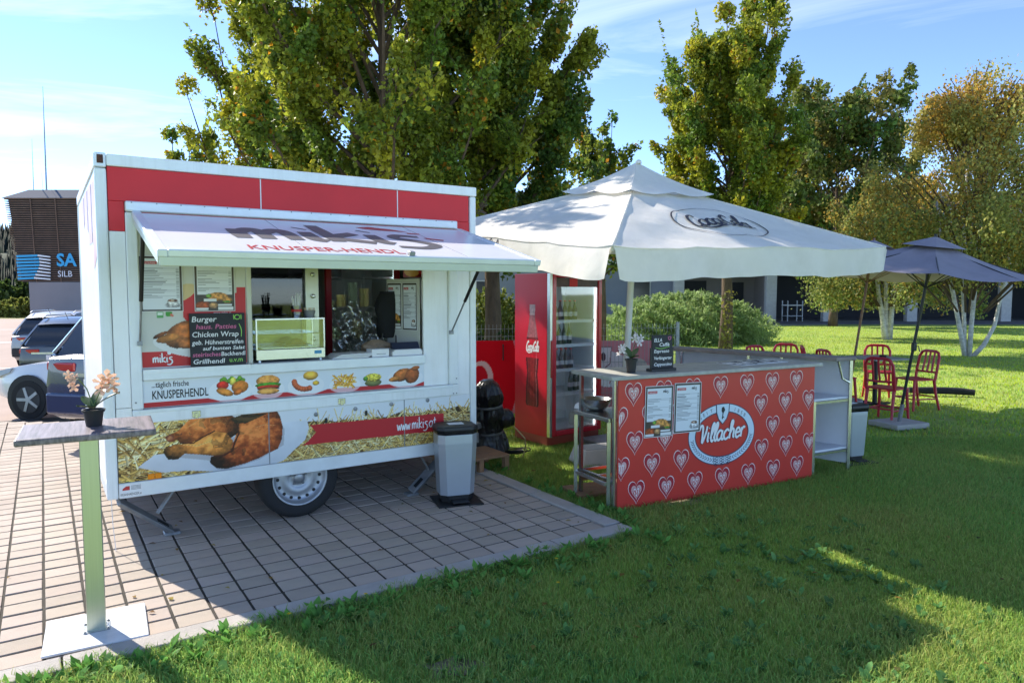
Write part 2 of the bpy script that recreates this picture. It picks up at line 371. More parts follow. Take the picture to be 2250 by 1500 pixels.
# paved area
U1, OUT1, UP, VP = 3.125, 1.45, .1944, .166
U0n, OUT0 = -46, -8.8
bed = MB(); P = [grid_pt(U0n * UP - 4, OUT1, -.012), grid_pt(U1, OUT1, -.012), grid_pt(U1, -4.2, -.012), grid_pt(.9, -8.9, -.012), grid_pt(U0n * UP - 4, -8.9, -.012)]
us_ = [U0n * UP - 4 + .6 * k for k in range(21)] + [.9, 2.0, U1]; os_ = [OUT1 - .45 * k for k in range(13)] + [-4.2 - .5 * k for k in range(11)]
os_ = sorted(set(round(q, 3) for q in os_), reverse=True)
V = []
for o_ in os_:
    for u_ in us_:
        q = grid_pt(min(u_, .9) if o_ < -4.3 else u_, o_); V.append((q.x, q.y, -.0055 + dip(q.x, q.y)))
nu_ = len(us_); bed.add(V, [(j * nu_ + i, (j + 1) * nu_ + i, (j + 1) * nu_ + i + 1, j * nu_ + i + 1) for j in range(len(os_) - 1) for i in range(nu_ - 1)])
pav = struct(bed.build('paving', m_joint))
def paver_mesh(j):
    r = random.Random(j); b = MB(); hx, hy = (UP - .0135 - r.random() * .003) / 2, (VP - .0175 - r.random() * .002) / 2
    b.box(-hx, hx, -hy, hy, -.05, 0); return b.mesh('paver', bev=.003)
pm = [paver_mesh(j) for j in range(4)]
tints = []
for j in range(6):
    f = (.90, .96, 1.0, 1.04, .98, 1.08)[j]; c = (.47, .385, .315)
    tints.append(mat('paver_tone_%d' % j, (c[0] * f, c[1] * f * (1.0 if j % 2 else 1.02), c[2] * f * (1.03 if j == 3 else 1.0)), .85, var=.16, vscale=5, bump=.35, bscale=170, dirt=.34, dirtcol=(.27, .16, .10), detail=9))
pmm = []
for a in range(4):
    for t in tints:
        me = pm[a].copy(); me.materials.clear(); me.materials.append(t); pmm.append(me)
cells = []
for i in range(-62, int(U1 / UP) + 1):
    for j in range(0, 62):
        u = i * UP + .0146 + UP * .5; o = OUT1 - (j + .5) * VP
        if u + UP / 2 > U1 + .01: continue
        p = grid_pt(u, o)
        if p.y < 1.5: continue
        px = 1125 + FPX * p.x / p.y; py = 640 + FPX * CAM_H / p.y
        if not (-120 < px < 1500) or py > 1620: continue
        if u > .9 and o < -4.2: continue
        area = (UP * FPX / p.y) * (VP * FPX * CAM_H / p.y ** 2)
        hidden = (.2 < u < 2.7 and -2.1 < o < -.9)
        vis = (0 <= px <= 1400) and py < 1500 and not hidden
        cells.append((area if vis else area * .05, u, o, p))
cells.sort(key=lambda c: -c[0])
far = MB()
for k, (a, u, o, p) in enumerate(cells):
    dz = random.uniform(-.0012, .0022); tilt = (random.uniform(-.008, .008), random.uniform(-.008, .008), TRZ + random.uniform(-.006, .006))
    if k < 300 and p.y < 10:
        ob = bpy.data.objects.new('paver', random.choice(pmm)); link(ob, pav); ob.location = (p.x, p.y, dz); ob.rotation_euler = tilt
    else:
        far.obox((p.x, p.y, dz - .02 + dip(p.x, p.y)), UP - .0135, VP - .0175, .04, rz=TRZ)
fo = stuff(far.build('distant_pavers', m_paver, pav))
# kerb stones: front and right of the paving
kb = []
for k in range(9):
    a = -6.4 + k * 1.0 + .1; kb.append(((a, a + .992), (OUT1 + .008, OUT1 + .155)))
kb.append(((2.7, 3.27), (OUT1 + .008, OUT1 + .155)))
for k in range(6): kb.append(((U1 + .006, U1 + .15), (OUT1 - .004 - (k + 1) * 1.0, OUT1 - .012 - k * 1.0)))
for (ua, ub), (oa, ob_) in kb:
    if ua > 2.6 and ub < 3.3 and oa > 1.4: ua = 2.6
    if ua < 2.6 < ub and oa > 1.4: ub = 2.592
    c = grid_pt((ua + ub) / 2, (oa + ob_) / 2)
    b = MB().box(-(ub - ua) / 2, (ub - ua) / 2, -(ob_ - oa) / 2, (ob_ - oa) / 2, -.12, .012).build('kerb_stone', m_kerb, pav, bev=.008, seg=2)
    b.location = (c.x, c.y, random.uniform(-.004, .004)); b.rotation_euler = (0, 0, TRZ + random.uniform(-.004, .004))

# lawn: a path and the far lawn edge
def lawn_ok(x, y):
    d0, d1 = x - TO.x, y - TO.y; u = d0 * Lu.x + d1 * Lu.y; o = d0 * Nu.x + d1 * Nu.y
    edge = .03 * np.sin(u * 7.) + .03 * np.sin(u * 17. + 1)
    return ((o > OUT1 + .12 + edge) | (u > U1 + .13 + .03 * np.sin(o * 9))) & ((u > 1.2) | (o > -4))
# worn spots where people stand at the bar and step off the kerb
m_bare = mat('bare_soil', (.24, .19, .12), .95, var=.4, vscale=14, bump=.8, bscale=50)
SPOTS = [(990, 1455, .09), (1490, 1095, .14)]
WORN = []
for k, (px, py, r_) in enumerate(SPOTS):
    q = ground(px, py); WORN.append((q.x, q.y, r_)); rr_ = random.Random(k)
    pts_ = [(q.x + r_ * 1.5 * (1 + .3 * math.sin(3 * a + k) + .2 * math.sin(7 * a + 2 * k)) * math.cos(a), q.y + r_ * (1 + .3 * math.sin(2 * a + k) + .2 * math.sin(5 * a)) * math.sin(a), -.024) for a in [2 * math.pi * i / 28 for i in range(28)]]
    struct(MB().add(pts_, [tuple(range(28))]).build('bare_soil', m_bare))
m_blade = mat('grass_blade', attr=True, rough=.55, trans=.5, spec=.12)
def blades(name, n, xr, yr, hlo, hhi, wlo, whi, seed, label, dens=None, gcol=None, cam_cut=True):
    rng = np.random.default_rng(seed)
    x = rng.uniform(*xr, n); y = rng.uniform(yr[0], yr[1], n)
    k = lawn_ok(x, y) & (np.abs(x / y) < .78)
    k &= (rng.random(n) < np.clip((4.2 / np.maximum(y, 1)) ** .9, .12, 1)) if dens is None else dens(x, y, rng)
    wr_ = sum(np.sin(x * a_ + y * b_ + c_) for a_, b_, c_ in ((1.1, 2.3, .4), (2.7, -1.3, 2.), (-.7, 3.1, 4.), (4.3, 2.2, 1.))) / 4
    k &= rng.random(n) < np.clip(1.15 + 1.3 * (wr_ + .35), .35, 1)
    for (wx, wy, wr0) in WORN: e_ = ((x - wx) / (1.5 * wr0)) ** 2 + ((y - wy) / wr0) ** 2; k &= (e_ > 1.1) | (rng.random(n) < .25 + .6 * np.clip(e_, 0, 1) ** 2)
    x, y = x[k], y[k]; n = len(x)
    # patchiness
    def pn(s, f): 
        q = np.random.default_rng(s); a = q.uniform(-1, 1, (6, 2)) * f; ph = q.uniform(0, 6.28, 6)
        return sum(np.sin(x * a[i, 0] + y * a[i, 1] + ph[i]) for i in range(6)) / 6
    p1, p2 = pn(1, 2.2), pn(2, 6.)
    h = rng.uniform(hlo, hhi, n) * (1 + .45 * p1 + .25 * p2); w = rng.uniform(wlo, whi, n)
    a = rng.uniform(0, 6.283, n); lean = rng.uniform(.25, 1.15, n) * h; la = rng.uniform(0, 6.283, n)
    c, s_ = np.cos(a), np.sin(a); lx, ly = np.cos(la) * lean, np.sin(la) * lean
    z0 = -.03
    B = np.stack([x, y, np.full(n, z0)], 1); W = np.stack([c * w, s_ * w, np.zeros(n)], 1)
    Mi = B + np.stack([lx * .35, ly * .35, h * .6 + .012], 1); Tp = B + np.stack([lx, ly, h * (.95 - .25 * lean / (h + 1e-6) * .6) + .012], 1)
    V = np.stack([B - W, B + W, Mi - W * .75, Mi + W * .75, Tp], 1).reshape(-1, 3)
    i = np.arange(n) * 5
    F = np.concatenate([np.stack([i, i + 1, i + 3], 1), np.stack([i, i + 3, i + 2], 1), np.stack([i + 2, i + 3, i + 4], 1)])
    base = np.array([.31, .45, .08]) if gcol is None else np.array(gcol)
    dry = np.array([.60, .50, .17]); lush = np.array([.20, .45, .115])
    t = np.clip(rng.normal(.20, .22, n) + .30 * p2, 0, .9)[:, None]; t2 = np.clip(.4 + .5 * p1 + rng.normal(0, .25, n), 0, 1)[:, None]
    col = (base * (1 - t2) + lush * t2) * (1 - t) + dry * t; col *= rng.uniform(.75, 1.3, n)[:, None]
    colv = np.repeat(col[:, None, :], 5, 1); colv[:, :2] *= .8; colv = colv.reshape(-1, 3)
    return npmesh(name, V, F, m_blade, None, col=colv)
o = blades('lawn_grass', 480000, (-3.5, 6.5), (2.9, 8.5), .022, .060, .0014, .0032, 3, '')
o['label'] = 'short green lawn grass in front of the trailer and bar'; o['category'] = 'grass'; stuff(o)
o = blades('far_lawn_grass', 420000, (-1, 26), (8.3, 36), .02, .045, .004, .009, 4, '',
           dens=lambda x, y, r: (r.random(len(x)) < np.clip((9. / y) ** 1.2, .1, 1)), gcol=(.56, .68, .02))
o['label'] = 'sunlit lawn grass stretching back to the building'; o['category'] = 'grass'; stuff(o)

# weeds: broad leaf rosettes growing in the lawn near the kerb
def rosettes(name, n, xr, yr, seed, size, label):
    rng = np.random.default_rng(seed); Vs = []; Fs = []; Cs = []; nv = 0
    x = rng.uniform(*xr, n * 4); y = rng.uniform(*yr, n * 4); k = lawn_ok(x, y) & (np.abs(x / y) < .76); x, y = x[k][:n], y[k][:n]
    for a, b in zip(x, y):
        m = rng.integers(6, 13); sz = size * rng.uniform(.55, 1.25); tone = rng.uniform(.8, 1.45); yel = rng.uniform(0, .25)
        c0 = np.array([.14, .31, .09]) * tone * (1 - yel) + np.array([.22, .24, .06]) * yel
        for j in range(m):
            an = rng.uniform(0, 6.283); el = rng.uniform(.35, 1.15); L = sz * rng.uniform(.6, 1.2); w = L * rng.uniform(.13, .22)
            d = np.array([math.cos(an) * math.cos(el), math.sin(an) * math.cos(el), math.sin(el)]); sd = np.array([-math.sin(an), math.cos(an), 0])
            upn = np.cross(sd, d) * -1
            B = np.array([a, b, -.028])
            pts = [B, B + d * L * .4 + sd * w + upn * .0, B + d * L * .4 - sd * w, B + d * L * .75 + sd * w * .8 - np.array([0, 0, L * .08]), B + d * L * .75 - sd * w * .8 - np.array([0, 0, L * .08]), B + d * L - np.array([0, 0, L * .2])]
            Vs += pts; Fs += [(nv, nv + 1, nv + 2), (nv + 1, nv + 3, nv + 4), (nv + 1, nv + 4, nv + 2), (nv + 3, nv + 5, nv + 4)]
            Cs += [c0 * rng.uniform(.8, 1.2)] * 6; nv += 6
    o = npmesh(name, np.array(Vs), np.array(Fs), m_blade, None, col=np.array(Cs)); o['label'] = label; o['category'] = 'weeds'; return stuff(o)
rosettes('lawn_weeds', 420, (-2.6, 2.6), (2.95, 5.6), 5, .075, 'broad leaved dandelion rosettes scattered through the near lawn')
# a denser strip of weeds along the kerb edge
rng = np.random.default_rng(8)
def kerb_weeds():
    Vs = []; Fs = []; Cs = []; nv = 0
    for q in range(150):
        u = rng.uniform(-1.0, 3.3); ou = OUT1 + .15 + abs(rng.normal(0, .14)) if rng.random() < .75 else None
        p = grid_pt(u, ou) if ou else grid_pt(U1 + .15 + abs(rng.normal(0, .1)), rng.uniform(-.6, 1.5))
        for j in range(rng.integers(7, 13)):
            an = rng.uniform(0, 6.283); el = rng.uniform(.3, 1.2); L = rng.uniform(.05, .12); w = L * rng.uniform(.12, .2)
            d = np.array([math.cos(an) * math.cos(el), math.sin(an) * math.cos(el), math.sin(el)]); sd = np.array([-math.sin(an), math.cos(an), 0]); B = np.array([p.x, p.y, -.02])
            Vs += [B, B + d * L * .5 + sd * w, B + d * L * .5 - sd * w, B + d * L - np.array([0, 0, L * .15])]
            Fs += [(nv, nv + 1, nv + 2), (nv + 1, nv + 3, nv + 2)]; Cs += [np.array([.15, .34, .07]) * rng.uniform(.7, 1.4)] * 4; nv += 4
    o = npmesh('kerb_weeds', np.array(Vs), np.array(Fs), m_blade, None, col=np.array(Cs)); o['label'] = 'leafy weeds crowding over the kerb edge of the paving'; o['category'] = 'weeds'; stuff(o)
kerb_weeds()
# yellow dandelion flowers
m_stem = mat('flower_stem', (.09, .16, .04), .7); m_yel = mat('dandelion_petal', (.8, .55, .02), .7, trans=.2)
DL = ['yellow dandelion flower leaning over the kerb nearest the food trailer wheel', 'yellow dandelion flower standing at the grass edge left of the kerb stones',
      'yellow dandelion flower in the shaded grass before the red bar', 'small yellow dandelion flower lower in the shaded grass below another one']
for (px, py, hh), lb in zip([(803, 1305, .07), (635, 1350, .07), (1222, 1229, .08), (1226, 1272, .05)], DL):
    p = ground(px, py + 18); d = thing('dandelion_flower', lb, 'flower', (p.x, p.y, -.02), 0, 'dandelions in the lawn')
    MB().tube([(0, 0, 0), (.004, .002, hh * .6), (.002, 0, hh)], .0016, 5).build('stem', m_stem, d)
    h = MB()
    for k in range(26):
        a = k * 2.399; rr = .011 * math.sqrt((k + 1) / 26)
        h.add([(0.002 + 0, 0, hh), (.002 + rr * math.cos(a - .2) * 1.2, rr * math.sin(a - .2) * 1.2, hh + .006 - rr * .3), (.002 + rr * math.cos(a + .2) * 1.2, rr * math.sin(a + .2) * 1.2, hh + .006 - rr * .3)], [(0, 1, 2)])
    h.build('flower_head', m_yel, d)

# leaves blown off the trees
rg_l = np.random.default_rng(77); nl = 420; lx = rg_l.uniform(-3.2, 7.5, nl); ly = rg_l.uniform(3.0, 12, nl); la = rg_l.uniform(0, 6.28, nl); ll = rg_l.uniform(.012, .03, nl); on = lawn_ok(lx, ly)
lz = np.where(on, .012, .006); ca_, sa_ = np.cos(la), np.sin(la)
Vl = np.stack([np.stack([lx - ca_ * ll, ly - sa_ * ll, lz], 1), np.stack([lx + sa_ * ll * .55, ly - ca_ * ll * .55, lz + .006], 1), np.stack([lx + ca_ * ll, ly + sa_ * ll, lz + .002], 1), np.stack([lx - sa_ * ll * .55, ly + ca_ * ll * .55, lz + .008], 1)], 1).reshape(-1, 3)
cl_ = np.array([[.32, .20, .05], [.22, .12, .05], [.42, .32, .07], [.16, .15, .05]])[rg_l.integers(0, 4, nl)]
il = np.arange(nl) * 4; fl_o = npmesh('fallen_leaves', Vl, np.stack([il, il + 1, il + 2, il + 3], 1), m_blade, None, col=np.repeat(cl_, 4, 0)); stuff(fl_o); fl_o['label'] = 'small dry leaves scattered over lawn and paving'; fl_o['category'] = 'leaves'
# ================================================================ the food trailer
def TP(px, py, off=0.):
    d = _ray(px, py); c = Vector((0, 0, CAM_H)); p0 = TO + Nu * off; t = (p0 - c).dot(Nu) / d.dot(Nu); q = c + d * t - TO
    return (q.dot(Lu), q.z)
m_tw = mat('trailer_white', (.88, .89, .89), .32, var=.05, vscale=3, dirt=.34, dirtcol=(.56, .53, .47), streak=(5, 5, .45))
m_alu = mat('trailer_aluminium_trim', (.74, .78, .81), .42, metal=.25, var=.06, vscale=5, dirt=.2, dirtcol=(.35, .34, .31))
m_trim = mat('white_coated_trim', (.83, .86, .86), .38, var=.05, vscale=4, dirt=.30, dirtcol=(.42, .42, .38), streak=(6, 6, .5))
m_red = mat('trailer_red_film', (.66, .026, .032), .42, var=.07, vscale=2.5, spec=.3)
m_black = mat('black_plastic', (.012, .012, .013), .45)
m_rub = mat('tyre_rubber', (.018, .018, .019), .85, bump=.2, bscale=60)
m_rim = mat('steel_rim', (.42, .44, .47), .45, metal=.7, var=.12, vscale=14, dirt=.35, dirtcol=(.10, .09, .08))
m_galv = mat('galvanised_steel', (.30, .31, .32), .55, metal=.7, var=.2, vscale=12, dirt=.3)
m_steel = mat('stainless_steel', (.56, .56, .53), .26, metal=.95, var=.06, vscale=20)
m_dark = mat('dark_interior', (.03, .03, .034), .6)
m_int = mat('interior_panel', (.34, .35, .34), .5, var=.06)
m_ink = mat('black_ink', (.012, .012, .014), .5)
m_inkred = mat('red_ink', (.50, .03, .03), .45)
m_wink = mat('white_ink', (.82, .82, .82), .5)
m_paper = mat('white_paper', (.80, .80, .80), .75)
m_chalkw = mat('chalk_white', (.80, .80, .80), .9); m_chalkp = mat('chalk_pink', (.62, .16, .30), .9); m_chalkg = mat('chalk_green', (.30, .62, .12), .9)
m_board = mat('chalkboard_black', (.014, .015, .019), .6, var=.3, vscale=10)

TL, TD = 2.86, 2.6
tr = thing('food_trailer', 'white and red food trailer with raised serving flap and roast chicken print', 'trailer', TO, TRZ)
def P_(name, m, *boxes, bev=0., parent=None, seg=1):
    b = MB()
    for q in boxes: b.box(*q)
    return b.build(name, m, parent or tr, bev=bev, seg=seg)
P_('floor', m_galv, (.01, TL - .01, .035, TD - .01, .37, .45))
P_('chassis_beam', m_galv, (.3, TL + .35, .55, .63, .27, .365)); P_('chassis_beam', m_galv, (.3, TL + .35, 1.65, 1.73, .27, .365))
P_('axle', m_galv, (1.24, 1.36, .2, TD - .2, .27, .34))
P_('bottom_rail', m_alu, (.066, TL - .062, -.016, .03, .355, .458), bev=.004)
P_('corner_post', m_trim, (-.004, .064, -.012, .05, .352, 2.552), bev=.012, seg=2)
P_('corner_post', m_trim, (TL - .06, TL, -.012, .05, .352, 2.565), bev=.012, seg=2)
P_('corner_post', m_trim, (-.004, .05, TD - .06, TD, .352, 2.56), bev=.01); P_('corner_post', m_trim, (TL - .05, TL, TD - .06, TD, .352, 2.56), bev=.01)
P_('top_rail', m_trim, (.066, TL + .002, -.018, .04, 2.568, 2.645), bev=.008, seg=2)
cap = P_('corner_cap', m_alu, (-.006, .064, -.02, .05, 2.555, 2.648), bev=.006)
MB().obox((.03, -.0222, 2.607), .036, .003, .055).build('rusty_insert', mat('rust', (.09, .035, .022), .9, var=.5, vscale=60), cap, bev=.001)
P_('side_top_rail', m_trim, (-.006, .03, .052, TD, 2.56, 2.644), bev=.006); P_('side_top_rail', m_trim, (TL - .03, TL + .004, .052, TD, 2.56, 2.644), bev=.006)
P_('roof', m_tw, (.03, TL - .03, .04, TD, 2.60, 2.635))
P_('back_wall', m_tw, (.05, TL - .05, TD - .035, TD - .005, .45, 2.6))
P_('side_bottom_rail', m_alu, (-.003, .03, .05, TD - .06, .355, .45)); P_('side_bottom_rail', m_alu, (TL - .03, TL, .05, TD - .06, .355, .45))
# the left flank: boards with a red swoosh and a rider print
b = MB()
fl = []
for k in range(5):
    y0 = .052 + k * .498; o = P_('flank_panel', m_tw, (.004, .03, y0, y0 + .4945, .452, 2.558), bev=.003); fl.append(o)
pk = mat('pink_sheen_film', (.66, .30, .27), .35, var=.1)  # pinkish reflection on the red film put into its colour
for k, (za, zb, zc) in enumerate([(2.0, 2.5, 1.55), (2.1, 2.52, 1.75), (2.2, 2.53, 1.95), (2.25, 2.53, 2.1)]):
    y0 = .06 + k * .498
    MB().add([(.0015, y0, za), (.0015, y0, zb), (.0015, y0 + .42, zb), (.0015, y0 + .42, zc + .35)], [(0, 1, 2, 3)]).build('flank_print', pk, fl[k])
MB().add([(.0013, .12 + .03 * math.cos(t * .7) * (1 if t % 2 else .6), 1.55 + .16 * math.sin(t * .7)) for t in range(9)], [tuple(range(8, -1, -1))]).build('flank_print', m_red, fl[0])
P_('right_flank', m_tw, (TL - .03, TL - .003, .052, TD - .06, .452, 2.558))
# front wall: red film boards split by white joints, white boards left and right of the hatch
JT = [1.045, 2.126]; xs = [.068] + JT + [TL - .064]
for k in range(3):
    P_('red_board', m_red, (xs[k] + (.004 if k else 0), xs[k + 1] - .004, 0, .028, 2.346, 2.566), bev=.002)
for j in JT: P_('board_joint', m_wink, (j - .0035, j + .0035, -.002, .02, 2.346, 2.566))
P_('red_board', m_red, (.068, .161, 0, .028, 2.148, 2.3445), bev=.002); P_('red_board', m_red, (2.676, TL - .064, 0, .028, 2.16, 2.3445), bev=.002)
P_('white_board', m_tw, (.068, .161, 0, .028, .966, 2.146), bev=.002); P_('white_board', m_tw, (2.676, TL - .064, 0, .028, .851, 2.158), bev=.002)
# hatch frame
P_('hatch_frame', m_trim, (.163, .232, -.022, .04, .951, 2.274), bev=.006); P_('hatch_frame', m_trim, (2.586, 2.672, -.022, .04, .951, 2.274), bev=.006)
P_('hatch_frame', m_trim, (.163, 2.672, -.024, .03, .853, .949), bev=.008, seg=2)
P_('hatch_frame_lip', m_alu, (.205, 2.615, -.030, -.0235, .925, .948), bev=.002)
for (u, z) in [(.185, .872), (.215, .872), (.185, 1.0), (2.65, .872), (2.62, .872), (2.65, 1.0)]:
    MB().lathe([(.006, 0), (.006, .003), (.003, .004)], 8, (u, -.0238, z), 'y').build('rivet', m_galv, tr)
hp = P_('hinge_profile', m_alu, (.163, 2.655, -.052, .01, 2.277, 2.345), bev=.01, seg=2)
for k in range(17):
    MB().lathe([(.005, 0), (.005, .002)], 6, (.2 + k * .15, -.0525, 2.335), 'y').build('rivet', m_galv, hp)
for (u, z) in [(.56, .89), (1.62, .89)]:
    MB().box(u - .028, u + .028, -.034, -.0245, z - .022, z + .022).box(u - .012, u + .012, -.042, -.034, z - .03, z + .01).build('latch', m_steel, tr, bev=.002)
# white strip below the sill with printed dishes
st = Paint(.234, 2.350, .953, 1.142, .0030, (222, 228, 234), 4)
z0 = .953
red_top = np.where(st.X < 0, 0, .987 - .0 * st.X); dpm = np.zeros_like(st.X)
for cx in (.80, 1.36, 2.19): dpm = np.maximum(dpm, np.clip(1 - np.abs(st.X - cx) / .16, 0, 1))
rt_ = .992 - .026 * np.clip(dpm * 1.8, 0, 1)
st.fill((st.Z < rt_) & (st.Z > .953), (190, 30, 44))
st.fill((st.Z < .9575), (175, 165, 168))
def blob(cx, cz, rx, rz, col, rot=0., dark=.45, nz=9., amp=.35):
    e = st.ell(cx, cz, rx, rz, rot); n = st.noise(nz * 4, 3) - .5; k = (e + n * .25) < 1
    sh = np.clip(1.18 - dark * e + n * amp * 2 + .25 * (st.Z - cz) / rz, .35, 1.5)[..., None]
    w = k[..., None]; st.C = np.where(w, np.clip(np.array(col, float) * sh, 0, 255), st.C)
for (cx, cz, rx, rz) in [(.80, 1.045, .15, .085), (1.065, 1.03, .12, .07), (1.35, 1.04, .14, .08), (1.66, 1.02, .13, .06), (2.18, 1.04, .16, .08)]:
    e = st.ell(cx, cz - .01, rx, rz); st.fill(e < 1, (238, 240, 242), .7)
for k in range(9): blob(.74 + .018 * k, 1.108 + .012 * math.sin(k * 2.), .016, .02, (92, 140, 40), k)
blob(.815, 1.10, .02, .03, (236, 220, 90), -.4); blob(.745, 1.075, .042, .03, (205, 40, 24)); blob(.865, 1.055, .06, .045, (205, 120, 40), .2); blob(.76, 1.025, .06, .026, (208, 130, 50), -.35)
blob(.85, 1.02, .035, .02, (190, 100, 36), .4)
blob(1.065, 1.085, .085, .045, (222, 150, 70), nz=14); blob(1.065, 1.055, .095, .02, (70, 140, 34), nz=20); blob(1.065, 1.04, .085, .014, (200, 40, 26)); blob(1.065, 1.028, .08, .012, (120, 66, 32)); blob(1.065, 1.008, .08, .022, (226, 160, 80))
for t in np.linspace(0, 1, 9):
    a = math.pi * (1.0 + .62 * t); blob(1.345 + .085 * math.cos(a), 1.065 + .068 * math.sin(a) * .9, .021, .021, (196, 92, 50), amp=.15)
blob(1.385, 1.105, .058, .034, (232, 178, 66), amp=.12); blob(1.425, 1.045, .026, .018, (216, 170, 50))
for k in range(46):
    a = random.uniform(-.9, .9) + (math.pi / 2 if random.random() < .35 else 0); cx, cz = 1.655 + random.uniform(-.075, .075), 1.03 + random.uniform(-.03, .045); q = .03
    st.line((cx - q * math.cos(a), cz - q * math.sin(a)), (cx + q * math.cos(a), cz + q * math.sin(a)), .011, random.choice([(232, 172, 60), (214, 146, 40), (240, 190, 90)]))
blob(1.895, 1.015, .07, .03, (116, 122, 70), amp=.1); blob(1.895, 1.055, .072, .034, (206, 190, 70), nz=24, amp=.6); blob(1.83, 1.05, .02, .02, (84, 140, 50))
blob(2.15, 1.06, .085, .05, (176, 98, 42), .3, nz=10); blob(2.24, 1.05, .07, .06, (164, 84, 36), .8); blob(2.08, 1.03, .05, .02, (196, 124, 56), .1); blob(2.27, 1.11, .04, .018, (168, 90, 40), .2)
strip = st.build('dish_strip', tr, -.002)
P_('strip_board', m_tw, (.234, 2.350, 0, .02, .953, 1.142))
text('...täglich frische', .285, 1.092, .055, m_ink, strip, -.0032, width=.235, name='lettering', bold=.0006)
text('KNUSPERHENDL', .285, 1.012, .082, m_ink, strip, -.0032, width=.36, name='lettering', bold=.0012, rot=.0)
# sill / serving board
sill = P_('sill', m_alu, (.234, 2.345, -.05, .34, 1.147, 1.222), bev=.006, seg=2)
P_('sill_step', m_trim, (.234, .93, -.056, -.0505, 1.195, 1.222), parent=sill)
# closed left part of the hatch, with jamb
P_('poster_board', m_tw, (.234, .925, .012, .04, 1.223, 2.275)); P_('door_jamb', mat('jamb_cream', (.62, .62, .52), .5), (.927, .962, -.005, .06, 1.223, 2.275), bev=.004)
P_('right_board', m_tw, (2.352, 2.584, .004, .03, .951, 2.275), bev=.002)
# the poster wall print: white, red sweep, roast chicken, wordmark
pw = Paint(.236, .922, 1.224, 2.272, .0046, (205, 205, 196), 6)
X, Z = pw.X, pw.Z
pw.fill((Z < 1.335 + .03 * np.clip((X - .55) / .2, 0, 1)) & (Z > 1.232), (196, 36, 42)); pw.fill((X > .50) & (Z < 1.74) & (Z > 1.36) & (X > .5 + .06 * np.sin(Z * 14)), (200, 38, 42))
pw.fill((X > .86) & (Z < 1.78) & (Z > 1.5), (196, 36, 42)); pw.fill((pw.ell(.5, 1.74, .10, .05, .5) < 1), (214, 190, 140))
def pblob(cx, cz, rx, rz, col, rot=0., nf=30., amp=.5, dark=.5):
    e = pw.ell(cx, cz, rx, rz, rot); n = pw.noise(nf, 4) - .5; k = ((e + n * .2) < 1)[..., None]
    sh = np.clip(1.15 - dark * e + n * amp * 2 + .2 * (pw.Z - cz) / rz, .3, 1.45)[..., None]; pw.C = np.where(k, np.clip(np.array(col, float) * sh, 0, 255), pw.C)
pw.fill(pw.ell(.5, 1.36, .2, .06, -.25) < 1, (222, 222, 220))
pblob(.50, 1.45, .13, .085, (176, 100, 44), .45); pblob(.40, 1.425, .075, .028, (190, 120, 54), .2); pblob(.35, 1.45, .05, .014, (110, 60, 28), .45); pblob(.52, 1.39, .09, .04, (184, 108, 52))
pw.rect(.335, .375, 1.57, 1.618, (90, 160, 90)); pw.rect(.34, .37, 1.588, 1.603, (225, 235, 225)); pw.fill(pw.ell(.41, 1.597, .022, .022) < 1, (60, 150, 50)); pw.fill(pw.ell(.43, 1.585, .014, .008, -.6) < 1, (215, 110, 90))
pwo = pw.build('wall_print', tr, .0105)
brush_text('mikiS', .30, 1.262, .034, .0095, m_wink, pwo, .0085); MB().lathe([(.013, 0), (.011, .001)], 10, (.405, .009, 1.325), 'y').build('leaf_mark', m_wink, pwo)
text('K', .285, 2.13, .16, m_ink, pwo, .0088, bold=.004); text('www.mikis.at', .70, 1.588, .028, m_wink, pwo, .0088, width=.12)

# lower printed panel: straw, paper, roast chicken, web banner
lp = Paint(.068, TL - .064, .460, .851, .0041, (226, 230, 234), 9)
X, Z = lp.X, lp.Z
nz = lp.noise(7, 4)
edge = np.where(X < 1.0, .875 - .10 * np.clip((X - .5) / .5, 0, 1), .735) + .07 * (nz - .5)
strawzone = Z < edge
lp.fill(strawzone, (92, 66, 30)); lp.C *= (1 - .35 * ((lp.noise(16, 3) < .42) & strawzone))[..., None]
pal = [(228, 200, 130), (206, 172, 98), (240, 220, 158), (178, 140, 72), (216, 180, 96), (150, 114, 60), (244, 228, 176), (226, 184, 92)]
rs = random.Random(5)
def straw(n, x0, x1, z0f, z1f, lmin, lmax, wmin, wmax):
    for k in range(n):
        cx = rs.uniform(x0, x1); cz = rs.uniform(z0f, z1f(cx)); L = rs.uniform(lmin, lmax) / 2; a = rs.gauss(0, .75)
        c = rs.choice(pal); f = rs.uniform(.72, 1.1); lp.line((cx - L * math.cos(a), cz - L * math.sin(a)), (cx + L * math.cos(a), cz + L * math.sin(a)), rs.uniform(wmin, wmax), tuple(q * f for q in c))
ef = lambda x: (.865 if x < .55 else .80 if x < 1.0 else .715)
straw(700, .05, 1.2, .45, ef, .05, .22, .006, .018); straw(1500, 1.1, 2.82, .45, lambda x: .70, .05, .24, .004, .011)
for k in range(60):
    cx = rs.uniform(1.25, 2.8); a = rs.uniform(.5, 2.6); L = rs.uniform(.06, .15); lp.line((cx, .70), (cx + L * math.cos(a), .70 + L * math.sin(a)), rs.uniform(.003, .009), rs.choice(pal[:3]))
q7 = lambda L: [TP(220 + x / 4.6875, 840 + y / 4.6875) for x, y in L]
lp.fill(lp.poly([(1.31, .57), (2.537, .556), (2.537, .706), (1.37, .723), (1.42, .66), (1.36, .6)]), (190, 32, 44))
paper = lp.poly(q7([(385, 875), (560, 745), (900, 700), (1400, 500), (1880, 410), (2130, 385), (2150, 470), (2110, 590), (1990, 700), (1890, 800), (1760, 850), (1500, 890), (1250, 915), (900, 905), (640, 925)]))
